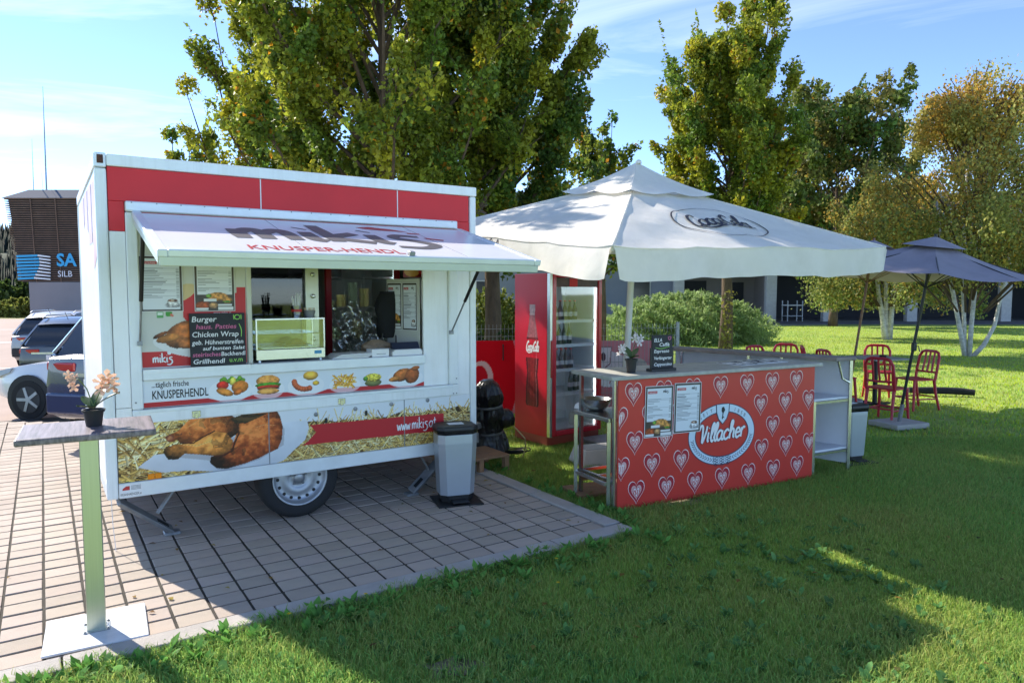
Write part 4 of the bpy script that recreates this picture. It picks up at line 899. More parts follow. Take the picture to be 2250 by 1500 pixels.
# ================================================================ bar, parasols, tables, bins, chairs
m_cloth = mat('canvas_cream', (.90, .86, .79), .85, var=.06, vscale=2.5, bump=.35, bscale=7, trans=.3, dirt=.28, dirtcol=(.52, .50, .38))
m_pole = mat('painted_pole', (.66, .68, .64), .45, var=.05)
m_barred = mat('bar_red_film', (.60, .040, .030), .34, var=.07, vscale=1.4)
m_hd = mat('heart_dark_red', (.42, .018, .035), .35); m_hp = mat('heart_pink', (.70, .42, .40), .4); m_hw = mat('heart_white', (.80, .70, .68), .4)
m_oval = mat('oval_pale_blue', (.62, .74, .84), .4); m_navy = mat('print_navy', (.035, .045, .09), .4)
m_top = mat('worn_worktop', (.42, .41, .36), .5, var=.3, vscale=9, dirt=.5, dirtcol=(.2, .19, .16))
m_wood = mat('weathered_wood', (.30, .17, .09), .8, var=.35, vscale=3, stretch=(2, 30, 2), bump=.4, bscale=20)
m_wshelf = mat('white_laminate', (.66, .68, .72), .45, var=.04)
def multi(name, parts, parent):
    v, f, mi = [], [], []; me = bpy.data.meshes.new(name)
    for k, (b, m) in enumerate(parts):
        n = len(v); v += b.v; f += [tuple(i + n for i in q) for q in b.f]; mi += [k] * len(b.f); me.materials.append(m)
    me.from_pydata(v, [], f); me.polygons.foreach_set('material_index', mi); me.update()
    return link(bpy.data.objects.new(name, me), parent)

# ---- bar counter
BA = Vector((.848, 5.611, 0)); BRZ = R(27.73); BL = 2.262
bar = thing('bar_counter', 'red bar counter printed with white hearts and an oval brewery emblem', 'counter', BA, BRZ)
fb = MB().box(0, BL, 0, .02, -.01, 1.045).build('front_board', m_barred, bar, bev=.003)
MB().box(-.10, BL + .05, -.045, .55, 1.050, 1.082).build('worktop', m_top, bar, bev=.004)
for x in (-.028, .75, 1.5, BL - .03): MB().box(x, x + .027, .022, .05, -.02, 1.048).build('leg', m_steel, bar)
for x in (-.028, BL - .03): MB().box(x, x + .027, .50, .53, -.02, 1.048).build('leg', m_steel, bar)
MB().box(0, BL - .03, .505, .53, .12, .15).build('stretcher', m_steel, bar); MB().box(-.025, -.003, .05, .5, .2, .23).build('stretcher', m_steel, bar)
def heart(cx, cz, s, y, lo=.0015, hi=BL - .0015):
    pts = []
    for k in range(28):
        t = -2 * math.pi * k / 28; x = 16 * math.sin(t) ** 3; z = 13 * math.cos(t) - 5 * math.cos(2 * t) - 2 * math.cos(3 * t) - math.cos(4 * t)
        pts.append((min(hi, max(lo, cx + x / 34 * s)), y, cz + (z + 2.5) / 30 * s * 1.14))
    return MB().add(pts[::-1] if False else pts, [tuple(range(28))])
def rings(b, cx, cz, rx0, rz0, rx1, rz1, y, n=64):
    vs = [(cx + r[0] * math.cos(2 * math.pi * k / n), y, cz + r[1] * math.sin(2 * math.pi * k / n)) for k in range(n) for r in ((rx0, rz0), (rx1, rz1))]
    return b.add(vs, [(2 * k, 2 * k + 1, (2 * k + 3) % (2 * n), (2 * k + 2) % (2 * n)) for k in range(n)])
OC = (1.108, .513)
for (z, s0, n) in [(.922, .145, 7), (.732, .007, 8), (.525, .163, 7), (.325, .029, 8), (.118, .184, 7)]:
    for k in range(n):
        s = s0 + .3115 * k
        if s > BL - .02 or ((s - OC[0]) / .45) ** 2 + ((z - OC[1]) / .335) ** 2 < 1: continue
        inner = MB()
        for q in (-.028, -.01, .008, .026): ribbon(inner, [(s + q, z - .022 + abs(q) * .3), (s + q + .003, z + .026)], .006, -.0036, .8, False)
        if .06 < s < BL - .06:
            ribbon(inner, [(s - .02, z + .02), (s - .004, z - .012), (s + .016, z + .02)], .007, -.0042, .8, False)
        for vv in range(len(inner.v)): inner.v[vv] = (min(BL - .002, max(.002, inner.v[vv][0])), inner.v[vv][1], inner.v[vv][2])
        dsh = MB()
        for t in range(22):
            a, b2 = 2 * math.pi * t / 22, 2 * math.pi * (t + .5) / 22
            hx = lambda u: s + 16 * math.sin(u) ** 3 / 34 * .128 * .62; hz = lambda u: z + (13 * math.cos(u) - 5 * math.cos(2 * u) - 2 * math.cos(3 * u) - math.cos(4 * u) + 2.5) / 30 * .128 * .70
            if .03 < s < BL - .03: ribbon(dsh, [(hx(a), hz(a)), (hx(b2), hz(b2))], .005, -.0044, .9, False)
        multi('heart_print', [(heart(s, z, .180, -.0008), m_hw), (heart(s, z, .168, -.0014), m_hd), (heart(s, z, .112, -.0022), m_hp), (heart(s, z + .001, .070, -.0030), m_hw), (inner, m_barred), (dsh, m_hd)], fb)
ov = multi('emblem_oval', [(rings(MB(), *OC, .378, .262, .31, .198, -.0016), m_oval), (rings(MB(), *OC, .386, .270, .377, .261, -.0014), m_navy), (rings(MB(), *OC, .312, .2, .303, .191, -.0020), m_navy)], fb)
sh = [(-.075, .262), (.075, .262), (.07, .19), (.045, .13), (0, .085), (-.045, .13), (-.07, .19)]
shb = MB().prism([(OC[0] + x * 1.08, OC[1] + z * 1.0 - .002) for x, z in sh], -.0026, -.0022); shi = MB().prism([(OC[0] + x * .94, OC[1] + .012 + z * .95) for x, z in sh], -.0032, -.0028)
ey = MB().prism([(OC[0] + x, OC[1] + z) for x, z in [(-.012, .235), (.012, .24), (.026, .21), (.008, .185), (.004, .16), (.02, .14), (.006, .145), (-.004, .13), (-.012, .14), (-.006, .16), (-.004, .185), (-.016, .205)]], -.0040, -.0034)
multi('emblem_shield', [(shb, m_navy), (shi, m_oval), (ey, m_ink)], fb)
for w_, a0_, st_ in (('SEIT', 2.37, -.135), ('1858', 1.16, -.135)):
    for k, ch in enumerate(w_):
        a = a0_ + st_ * k * (1.0); xx, zz = OC[0] + .342 * math.cos(a), OC[1] + .226 * math.sin(a); text(ch, xx - .008, zz - .014, .045, m_navy, fb, -.0022, rot=(a - math.pi / 2) * .55)
wr = MB()
for sgn in (-1, 1):
    for k in range(13):
        a = -math.pi / 2 + sgn * (.26 + k * .092); r = (.344 * math.cos(a), .230 * math.sin(a)); t = (-.344 * math.sin(a) * sgn, .230 * math.cos(a) * sgn); L = math.hypot(*t); t = (t[0] / L, t[1] / L); nn = (t[1], -t[0])
        for q in (-1, 1): ribbon(wr, [(OC[0] + r[0], OC[1] + r[1]), (OC[0] + r[0] + t[0] * .022 + q * nn[0] * .016, OC[1] + r[1] + t[1] * .022 + q * nn[1] * .016)], .007, -.0024, .5, False)
wr.build('emblem_wreath', m_navy, fb)
for k, x in enumerate((-.07, 0, .07)):
    hb = MB()
    for q in range(7): rings(hb, OC[0] + x + (.012 if q % 2 else -.012) * (1 if q < 6 else 0), OC[1] - .21 - .011 * q + (.008 if k == 1 else .012) , .018, .012, .013, .008, -.0026 - .0002 * q, 10)
    hb.build('emblem_hop', m_navy, fb)
for (mm, ww, yy) in ((m_navy, .030, -.0042), (m_wink, .021, -.0056)):
    brush_text('Villacher', OC[0] - .272, OC[1] - .055, .084, ww, mm, fb, yy, shear=.18, sx=.90, taper=.8, rise=.03)
menu(0, 0, 0, 1, 'food menu poster taped to the red bar front, the left of the pair', pos=BA + Vector((math.cos(BRZ) * .255 + math.sin(BRZ) * .006, math.sin(BRZ) * .255 - math.cos(BRZ) * .006, .565)), base=BRZ, scale=1.11, w=.97, tilt=R(1.2))
menu(0, 0, 0, 0, 'drinks menu poster taped to the red bar front beside the oval emblem', pos=BA + Vector((math.cos(BRZ) * .56 + math.sin(BRZ) * .006, math.sin(BRZ) * .56 - math.cos(BRZ) * .006, .573)), base=BRZ, scale=1.11, w=.97, tilt=R(1.2))
def on_bar(s, y, z): return BA + Vector((math.cos(BRZ) * s - math.sin(BRZ) * y, math.sin(BRZ) * s + math.cos(BRZ) * y, z))
# small chalkboard stand
cs = thing('table_chalkboard', 'small black chalkboard stand listing coffees on the bar worktop', 'chalkboard', on_bar(.42, .12, 1.0825), BRZ); cs.scale = (.76, .76, .76)
MB().box(-.03, .32, -.04, .06, 0, .03).build('foot', m_black, cs, bev=.004)
k = MB().box(0, .28, -.012, .012, .03, .40).build('board', m_board, cs, bev=.003); MB().box(-.02, 0, -.008, .008, .03, .26).build('side_post', m_black, cs); MB().box(.28, .30, -.008, .008, .03, .26).build('side_post', m_black, cs)
for (tx, x, z, h, w) in [('ELLA', .02, .325, .055, .11), ('Caffè', .09, .275, .055, .14), ('Espresso', .02, .205, .052, .21), ('Verlängerter', .02, .13, .050, .25), ('Cappuccino', .02, .06, .050, .25)]: text(tx, x, z, h, m_chalkw, k, -.013, width=w, shear=.15, name='chalk_writing', bold=.0008)
rb = MB(); ribbon(rb, [(.04, .262), (.12, .25), (.24, .268)], .006, -.013); rb.build('chalk_line', m_chalkg, k); rb = MB(); ribbon(rb, [(.215, .375), (.225, .35), (.245, .348), (.255, .375), (.215, .375)], .008, -.013); rb.build('chalk_cup', m_chalkp, k)
# orchids
m_pot = mat('black_pot', (.012, .012, .014), .5); m_leaf = mat('orchid_leaf', (.035, .085, .022), .4, var=.2); m_stemg = mat('orchid_stem', (.12, .16, .05), .6)
def orchid(name, label, loc, rz, petal, sprays, ph=.12, seed=1):
    t = thing(name, label, 'potted orchid', loc, rz); r = random.Random(seed)
    MB().lathe([(.036, 0), (.046, ph * .84), (.052, ph * .85), (.054, ph), (.048, ph), (.045, ph * .88), (.001, ph * .86)], 22, caps=True).build('pot', m_pot, t, smooth=True)
    for (a, L, el) in [(.4, .13, .9), (2.6, .11, .7), (4.6, .12, .35), (1.6, .15, 1.2)]:
        V = []; 
        for j in range(7):
            f = j / 6; w = .03 * math.sin(math.pi * min(.97, .12 + f * .85)) ; x = L * f * math.cos(el * (1 - .6 * f)); z = ph + L * f * math.sin(el) * (1 - .25 * f)
            for q in (-1, 0, 1): V.append((x * math.cos(a) - q * w * math.sin(a), x * math.sin(a) + q * w * math.cos(a), z + (.008 if q else 0)))
        MB().add(V, [(j * 3 + q, j * 3 + q + 1, j * 3 + q + 4, j * 3 + q + 3) for j in range(6) for q in range(2)]).build('leaf', m_leaf, t, smooth='all')
    for pts, fl in sprays:
        MB().tube([tuple(p[:3]) for p in pts], .0028, 6).build('flower_stem', m_stemg, t, smooth=True)
        for (x, y, z, s_) in fl:
            b = MB(); tx, tz = r.uniform(-.6, .6), r.uniform(-.8, .8); M = Matrix.Translation((x, y, z)) @ Matrix.Rotation(tz, 4, 'Z') @ Matrix.Rotation(tx, 4, 'X')
            for q in range(5):
                a = q * 2 * math.pi / 5 + .3; w = s_ * (.62 if q in (1, 4) else .42); V = [(0, 0, 0)] + [(s_ * rr * math.cos(a + d * w / s_ * .9), -.004 - rr * .006 + .01 * rr * rr, s_ * rr * math.sin(a + d * w / s_ * .9)) for rr, d in ((.45, -.8), (.85, -.75), (1.05, 0), (.85, .75), (.45, .8))]
                b.add([M @ Vector(v) for v in V], [(0, 1, 2, 3), (0, 3, 4, 5)])
            b.add([M @ Vector(v) for v in [(0, -.012, 0), (.012, -.006, -.004), (0, -.004, -.018), (-.012, -.006, -.004)]], [(0, 1, 2), (0, 2, 3)]); b.build('flower', petal, t, smooth='all')
    return t
m_pet1 = mat('peach_petal', (.80, .50, .36), .7, var=.18, vscale=30, trans=.3); m_pet2 = mat('white_petal', (.80, .74, .74), .7, var=.08, trans=.3); m_pet3 = mat('cream_petal', (.78, .66, .38), .7, var=.2, vscale=30, trans=.3)
orchid('white_orchid', 'white orchid in a small dark pot on the bar worktop', on_bar(.225, .14, 1.0825), BRZ, m_pet2,
       [([(0, 0, .1), (.02, 0, .2), (.06, 0, .27)], [(.06, -.02, .25, .04), (.09, -.01, .28, .036), (.02, -.02, .28, .04), (.05, 0, .31, .034)]), ([(0, 0, .1), (-.05, 0, .17), (-.10, 0, .19)], [(-.10, -.01, .19, .034), (-.125, 0, .165, .03), (-.08, 0, .215, .03), (-.12, -.02, .215, .026)])], ph=.115, seed=3)
# ---- steel side table with bowl, left of the bar
st1, st2 = Vector((.53, 6.06, .735)), BA + Vector((math.cos(BRZ) * -.05 - math.sin(BRZ) * .06, math.sin(BRZ) * -.05 + math.cos(BRZ) * .06, .735)); wv_ = Vector((math.cos(BRZ), math.sin(BRZ), 0)) * .42
stt = thing('steel_side_table', 'stainless steel side table joined to the left end of the red bar', 'table', (st1.x, st1.y, 0), 0)
o2 = (st2 - st1); o2.z = 0; pts = [Vector((0, 0, 0)), o2, o2 + wv_, wv_]
MB().prismz([(p.x, p.y) for p in pts], .70, .735).build('table_top', m_steel, stt, bev=.004)
for f, p in enumerate([pts[0] + (o2 + wv_) * .03, pts[1] - o2 * .06 + wv_ * .05, pts[2] - (o2 + wv_) * .04, pts[3] + o2 * .03 - wv_ * .06]): MB().box(p.x - .015, p.x + .015, p.y - .015, p.y + .015, -.02, .699).build('leg', m_steel, stt)
MB().bar((pts[0].x + .02, pts[0].y + .0, .2), (pts[1].x - .02, pts[1].y, .2), .025).build('stretcher', m_steel, stt); MB().bar((pts[0].x + wv_.x * .05, pts[0].y + wv_.y * .05 + .02, .2), (pts[3].x - wv_.x * .06, pts[3].y, .2), .025).build('stretcher', m_steel, stt)
bp = ground(1310, 900, .735)
bw = thing('mixing_bowl', 'shiny steel mixing bowl on the steel side table', 'bowl', (bp.x, bp.y, .7355), 0)
MB().lathe([(.05, 0), (.085, .012), (.115, .05), (.128, .1), (.134, .101), (.126, .096), (.108, .05), (.08, .016), (.001, .006)], 32).build('bowl', m_steel, bw, smooth=True)
rgp = ground(1276, 897, .735); rg_ = thing('crumpled_cloth', 'crumpled white cloth beside the mixing bowl', 'cloth', (rgp.x, rgp.y, .7355), 0)
V = [(.05 * math.cos(a) * (1 + .3 * math.sin(3 * a)) * r_, .05 * math.sin(a) * r_ * (1 + .25 * math.sin(5 * a)), h) for r_, h in ((1, 0), (.85, .03), (.5, .05), (.05, .045)) for a in np.linspace(0, 5.8, 13)]
MB().add(V, [(j * 13 + i, j * 13 + (i + 1) % 13, (j + 1) * 13 + (i + 1) % 13, (j + 1) * 13 + i) for j in range(3) for i in range(13)]).build('cloth', m_paper, rg_, smooth='all')
p = ground(1292, 1078); bo = tag(MB().obox((0, 0, .02), .62, .34, .03, rz=R(25)).build('wooden_board', m_wood, None, bev=.004, loc=(p.x + .12, p.y + .05, -.01)), 'flat wooden board lying in the grass beneath the steel side table', 'board')
p = ground(1315, 1018); cr = thing('plastic_step', 'pale plastic step box standing in the grass behind the steel table', 'step', (p.x, p.y + .15, -.02), R(20))
MB().add([(-.25, -.18, 0), (.25, -.18, 0), (.25, .18, 0), (-.25, .18, 0), (-.2, -.14, .16), (.2, -.14, .16), (.2, .14, .16), (-.2, .14, .16)], [(0, 3, 2, 1), (4, 5, 6, 7), (0, 1, 5, 4), (1, 2, 6, 5), (2, 3, 7, 6), (3, 0, 4, 7)]).build('shell', mat('step_plastic', (.55, .52, .50), .6, var=.1), cr, bev=.012, seg=2)
MB().box(-.18, .18, -.12, .12, .161, .168).build('tread', mat('tread_grey', (.42, .41, .40), .7), cr, bev=.003)
p = ground(1320, 962); tag(MB().obox((0, 0, 0), .2, .13, .012, rz=.3).build('paper_tray', m_paper, None, bev=.004, loc=(p.x + .06, p.y - .1, .012)), 'white paper tray lying on the grass before the red cooler', 'tray')

# ---- wing counter with open shelves on the right
W0, W1 = Vector((3.33, 6.98, 0)), Vector((1.93, 8.32, 0)); qv = Vector((-.885, -.465, 0)) * .50
wg = thing('shelf_counter', 'white open shelf counter with steel frame forming the right wing of the bar', 'counter', W0, 0)
d1 = W1 - W0
def para(a, b, c, d, z0, z1): return MB().prismz([(p.x, p.y) for p in (a, b, c, d)], z0, z1)
ou = Vector((d1.y, -d1.x, 0)).normalized() * .03
if ou.x < 0: ou = -ou
MB().prismz([(p.x, p.y) for p in (ou * 2 - d1.normalized() * .04, ou * 2 + d1 * 1.02, d1 * 1.02 + qv * .5, qv * .4 - d1.normalized() * .0)], 1.075, 1.108).build('worktop', mat('brown_worktop', (.24, .20, .18), .6, var=.3, vscale=6), wg, bev=.003)
para(ou * .6, d1 + ou * .6, d1 + ou * .2, ou * .2, .05, 1.07).build('back_panel', m_wshelf, wg)
for z in (.70, .20): para(Vector((0, 0, 0)), d1, d1 + qv, qv, z, z + .02).build('shelf', m_wshelf, wg)
for z in (.672, .172): MB().bar(Vector((0, 0, z + .012)) + qv * .0, Vector((0, 0, z + .012)) + qv, .024, .024).build('shelf_rail', m_steel, wg)
for f in (0, .36, .55, .97): MB().box(d1.x * f - .014, d1.x * f + .014, d1.y * f - .03, d1.y * f - .004, -.02, 1.072).build('leg', m_steel, wg)
for f in (0.0, .97): p = d1 * f + qv; MB().box(p.x - .014, p.x + .014, p.y - .014, p.y + .014, -.02, .70).build('leg', m_steel, wg)
MB().tube([(qv.x * .35, qv.y * .35, 1.07), (qv.x * .22, qv.y * .22, .90), (qv.x * .04, qv.y * .04 - .02, .86)], .012, 8).build('bracket', m_steel, wg, smooth=True)
p = on_bar(1.75, .28, 1.0825); sg = thing('newspaper', 'folded printed newspaper lying on the bar worktop', 'newspaper', p, BRZ)
np_ = Paint(-.34, .34, -.14, .14, .007, (190, 190, 186), 8); n8 = np_.noise(18, 3); np_.fill(n8 > .56, (60, 62, 70)); np_.fill((n8 < .36), (226, 226, 224)); o = np_.build('page', sg, 0, MATS['print_matte']); o.rotation_euler = (R(-90), 0, .1); o.location = (0, 0, .006)
MB().obox((0, 0, .0025), .68, .28, .004, rz=.1).build('pages', m_paper, sg)

# ---- big square parasol
PC = Vector((1.34, 7.77, 0)); PE = [Vector((.8545, .5195, 0)), Vector((-.5195, .8545, 0))]; HW, IW, ZE, ZI = 1.75, .42, 2.315, 2.80
def tiltz(p): d = p - PC; return .0286 * d.dot(PE[0]) + .100 * d.dot(PE[1])
big = thing('square_parasol', 'large cream square parasol with vent cap shading the bar', 'parasol', (PC.x, PC.y, 0), 0)
dirs = [(-PE[1], PE[0]), (PE[0], PE[1]), (PE[1], -PE[0]), (-PE[0], -PE[1])]       # outward, along
def face_pt(k, a, t, off=0., sag=.035, seed=0):
    o, s_ = dirs[k]; hw = HW + (IW - HW) * t; p = PC + o * hw + s_ * (a * hw); fr = abs(a); sg_ = sag * math.sin(math.pi * fr) * (1 - t) ** .6 * math.sin(math.pi * min(1, t * .8 + .25))
    wob = (.010 * math.sin(a * 3 + t * 17 + k * 2) * math.sin(t * 6 + a * 5) + .007 * math.sin((a * 9 - t * 11) + k)) * math.sin(math.pi * fr) ** .5 + .006 * math.sin(a * 23 + t * 9 + k) * (1 - t) * math.sin(math.pi * fr)
    z = ZE + (ZI - ZE) * t - sg_ + wob + tiltz(p); nrm = (o * .35 + Vector((0, 0, .94))).normalized()
    return p - Vector((PC.x, PC.y, 0)) + Vector((0, 0, z)) + nrm * off
for k in range(4):
    na, nt_ = 33, 15; V = [face_pt(k, -1 + 2 * i / (na - 1), j / (nt_ - 1)) for j in range(nt_) for i in range(na)]
    MB().add(V, [(j * na + i, j * na + i + 1, (j + 1) * na + i + 1, (j + 1) * na + i) for j in range(nt_ - 1) for i in range(na - 1)]).build('roof_panel', m_cloth, big, smooth='all')
    # valance with rounded ends
    nv_, dz = 65, 9; V = []
    o, s_ = dirs[k]
    for j in range(dz):
        for i in range(nv_):
            a = -1 + 2 * i / (nv_ - 1); e = max(0, (abs(a) - .955) / .045); drop = (.25 + .006 * math.sin(a * 5 + k)) * (1 - .9 * (1 - math.sqrt(max(0, 1 - e * e)))); f = j / (dz - 1)
            aa = a * (1 - .012 * f); q = face_pt(k, aa, 0); bulge = f * (.012 * math.sin(a * 9 + k * 2) + .010 * math.sin(a * 21 + k) * f + (.04 * math.sin(max(0, (a - .35)) * 4.8) if k == 3 else 0)) + .012 * f
            V.append(q + o * bulge - Vector((0, 0, drop * f)))
    MB().add(V, [(j * nv_ + i, (j + 1) * nv_ + i, (j + 1) * nv_ + i + 1, j * nv_ + i + 1) for j in range(dz - 1) for i in range(nv_ - 1)]).build('valance', m_cloth, big, smooth='all')
# vent cap
def cap_pt(k, a, t):
    o, s_ = dirs[k]; hw = .56 * (1 - t) + .012; p = PC + o * hw + s_ * (a * hw); z = 2.808 + (3.125 - 2.808) * t - .035 * math.sin(math.pi * abs(a)) * (1 - t) + tiltz(p) - .03 * math.sin(math.pi * t); return p - Vector((PC.x, PC.y, 0)) + Vector((0, 0, z))
for k in range(4):
    V = [cap_pt(k, -1 + 2 * i / 16, j / 8) for j in range(9) for i in range(17)]
    MB().add(V, [(j * 17 + i, j * 17 + i + 1, (j + 1) * 17 + i + 1, (j + 1) * 17 + i) for j in range(8) for i in range(16)]).build('vent_cap_panel', m_cloth, big, smooth='all')
for k in range(4):
    MB().tube([face_pt(k, -1, t_, .004) for t_ in np.linspace(0, 1, 8)], .007, 6).build('seam', m_cloth, big, smooth='all'); MB().tube([face_pt(k, a_, 0, .0) for a_ in np.linspace(-1, 1, 21)], .007, 6).build('hem', m_cloth, big, smooth='all')
tip = cap_pt(0, 0, 1); MB().lathe([(.035, -.01), (.03, .015), (.012, .03), (.001, .032)], 12, (tip.x * 0 + .015, -.03, tip.z)).build('finial', m_cloth, big, smooth=True)
ax = Vector((-.0286 * PE[0].x - .1 * PE[1].x, -.0286 * PE[0].y - .1 * PE[1].y, 1)).normalized()
top = Vector((0, 0, 2.93)) ; bot = Vector((-ax.x / ax.z * 2.9, -ax.y / ax.z * 2.9, -.02))
MB().tube([bot, top], .036, 16).build('pole', m_pole, big, smooth=True)
MB().lathe([(.06, 0), (.06, .10), (.045, .12)], 14, (top.x * .92 + bot.x * .08, top.y * .92 + bot.y * .08, 2.60)).build('hub', m_pole, big, smooth=True)
hubp = Vector((0, 0, 2.74))
for k in range(4):
    o, s_ = dirs[k]
    for a in (-1.0, 0.0):
        e = face_pt(k, a, .01, -.03); i_ = face_pt(k, a, .98, -.03); MB().bar(i_, e, .022, .03).build('rib', m_pole, big)
        m = face_pt(k, a, .5, -.05); MB().bar(Vector((0, 0, 2.34)) + (m - Vector((0, 0, m.z))) * .04, m, .016, .022).build('strut', m_pole, big)
MB().obox((bot.x, bot.y, .03), .7, .7, .06, rz=R(31)).build('base_plate', m_galv, big, bev=.008)
# the printed oval and script on the face towards the camera; a second script on the left valance
SL = math.hypot(HW - IW, ZI - ZE)
def drape(b, k, off=.008):
    out = MB(); V = []
    for (x, y, z) in b.v:
        t = max(0, min(1, z / SL)); hw = HW + (IW - HW) * t; V.append(face_pt(k, x / hw, t, off - y))
    return out.add(V, b.f)
m_pr = mat('print_soft_black', (.03, .028, .045), .8)
def face_uv(px, py):                           # where a sight line meets the flat of face 0
    o, s_ = dirs[0]; A0 = PC + o * HW; A0 = A0 + Vector((0, 0, ZE + tiltz(A0))); I0 = PC + o * IW; I0 = I0 + Vector((0, 0, ZI + tiltz(I0))); up_ = (I0 - A0).normalized(); al = (s_ + Vector((0, 0, .0286))).normalized(); n_ = al.cross(up_)
    c = Vector((0, 0, CAM_H)); d = _ray(px, py); q = c + d * ((A0 - c).dot(n_) / d.dot(n_)) - A0; return q.dot(al), q.dot(up_)
oL, oR, oT, oB = face_uv(1478, 460), face_uv(1684, 515), face_uv(1560, 445), face_uv(1600, 519)
ocx, ocz, orx, orz = .0, .60, .56, .34
ob = MB(); n = 60
vs = []
for k in range(n):
    a = 2 * math.pi * k / n; w = .008 + .012 * abs(math.cos(a)) ** 3; vs += [(ocx + (orx - w) * math.cos(a), 0, ocz + (orz - w) * math.sin(a)), (ocx + orx * math.cos(a), 0, ocz + orz * math.sin(a))]
ob.add(vs, [(2 * k, 2 * k + 1, (2 * k + 3) % (2 * n), (2 * k + 2) % (2 * n)) for k in range(n)]); drape(ob, 0).build('printed_oval', m_pr, big)
def script(x, z, h, w, wd):
    b = MB(); cx = 0; tot = sum(GL[c][1] * .82 for c in 'CocaCola') + .3; sxs = wd / (tot * h); k = 0
    for ch in 'Coca-Cola':
        st_, adv = GL[ch]
        for q in st_: ribbon(b, [(x + ((cx + a * .9) * sxs + bb * .22) * h, z + bb * h) for a, bb in q], w, -.0004 * (k % 3), .35); k += 1
        cx += adv * .80
    ribbon(b, [(x + .25 * h, z - .12 * h), (x + wd * .25, z - .38 * h), (x + wd * .42, z - .2 * h), (x + wd * .5, z - .3 * h)], w * .8, -.0012, .3)
    return b
drape(script(-.40, .52, .135, .034, .80), 0, .010).build('printed_script', m_pr, big)
vb = MB(); sc2 = script(0, 0, .085, .018, .62); V = []
o, s_ = dirs[3]
for (x, y, z) in sc2.v:
    a = (x - .42) / HW; q = face_pt(3, a, 0); V.append(q + o * (.034 + .02 - y) - Vector((0, 0, .17 - z)))
vb.add(V, sc2.f).build('valance_script', m_pr, big)

# ---- drinks fridge with glass door
FP = Vector((.41, 7.97, 0)); FRZ = R(37); FW, FD, FH = .80, .62, 1.955
fr = thing('drinks_fridge', 'tall red drinks fridge with glass door and bottle picture under the parasol', 'fridge', FP, FRZ)
m_fr = mat('fridge_red', (.62, .016, .045), .22, coat=.4); m_frf = mat('fridge_frame_red', (.50, .014, .028), .25, coat=.3); m_fri = mat('fridge_liner', (.60, .66, .70), .5)
MB().box(0, .035, .03, FD, .10, FH - .001).box(FW - .035, FW, .03, FD, .10, FH - .001).box(.036, FW - .036, FD - .035, FD, .10, FH - .001).box(.036, FW - .036, .03, FD - .036, .10, .16).box(.036, FW - .036, .03, FD - .036, FH - .06, FH - .001).build('cabinet', m_fr, fr)
MB().box(.037, FW - .037, FD - .045, FD - .036, .162, FH - .062).box(.036, .042, .06, FD - .046, .162, FH - .062).box(FW - .042, FW - .036, .06, FD - .046, .162, FH - .062).box(.043, FW - .043, .04, FD - .046, .1605, .168).build('liner', m_fri, fr)
MB().box(.0, FW, .02, FD, .0, .098).build('plinth', mat('plinth_red', (.36, .06, .03), .6), fr)
for k in range(6): MB().box(.02, FW - .02, .012, .02, .012 + k * .014, .020 + k * .014).build('grille_slat', MATS['plinth_red'], fr)
MB().box(.035, .095, -.03, .02, .105, FH - .005).box(FW - .055, FW, -.03, .02, .105, FH - .005).box(.0955, FW - .0555, -.03, .02, .105, .165).box(.0955, FW - .0555, -.03, .02, FH - .05, FH - .005).build('door_frame', m_frf, fr, bev=.012, seg=2)
MB().box(.0, .034, -.028, .028, .10, FH - .003).build('door_edge', m_steel, fr, bev=.003)
MB().box(.0965, FW - .0565, -.006, -.001, .166, FH - .051).build('door_glass', glass('fridge_glass', (.93, .96, .96), .94, ior=1.4), fr)
MB().box(.01, .03, -.05, -.029, .78, 1.2).build('handle', m_frf, fr, bev=.004)
MB().box(.097, FW - .057, -.0095, -.0065, FH - .155, FH - .052).build('header_band', mat('header_dark', (.10, .05, .05), .4, var=.5, vscale=9), fr); MB().box(.30, .42, -.0125, -.0098, FH - .15, FH - .06).build('header_badge', m_red, fr)
for x_ in (.044, FW - .066): MB().box(x_, x_ + .022, .03, .04, .17, FH - .16).build('light_strip', mat('light_strip', (.80, .93, 1.0), .3, emit=1.3), fr)
SZ = [.30, .58, .86, 1.14, 1.42]
for z in SZ[1:]: o = MB().box(.045, FW - .045, .05, FD - .05, z - .012, z).build('shelf', m_fri, fr); MB().box(.045, FW - .045, .03, .05, z - .03, z + .004).build('shelf_lip', m_wink, o)
# picture of a cola bottle on the fridge side
sd = Paint(0, FD - .03, .10, FH - .004, .006, (196, 16, 40), 3); X, Z = sd.X, sd.Z
sd.C *= (1 + .10 * (sd.noise(3, 3) - .5))[..., None]; sd.fill(Z > 1.50 + .35 * X, (206, 30, 52), .6)
cxb = .33; hh = (Z - .42) / 1.18
prof = np.interp(hh, [0, .03, .2, .32, .45, .60, .72, .85, .93, .94, 1.0, 1.001], [.105, .12, .115, .095, .115, .122, .09, .055, .045, .052, .052, 0])
inb = (np.abs(X - cxb) < prof) & (hh > 0) & (hh < 1); e = (X - cxb) / np.maximum(prof, 1e-4)
dk = np.stack([60 + 70 * (1 - e ** 2), 14 + 10 * (1 - e ** 2), 18 + 8 * (1 - e ** 2)], -1); fl_ = (np.abs(np.sin(e * 7)) > .93) & (hh < .5)
sd.C = np.where(inb[..., None], dk, sd.C); sd.fill(inb & (hh > .68), (196, 150, 156), .55); sd.fill(inb & (hh > .9), (214, 200, 206), .7); sd.fill(inb & fl_, (160, 60, 60), .5); sd.fill(inb & (hh > .48) & (hh < .66), (200, 20, 40)); sd.fill(inb & (e > .62) & (e < .72), (206, 150, 150), .5)
sd.C = np.where(inb[..., None], sd.C * (.82 + .36 * sd.noise(40, 2))[..., None], sd.C)
so = sd.build('bottle_picture', fr, 0); so.location = (-.002, FD, 0); so.rotation_euler = (0, 0, R(-90))
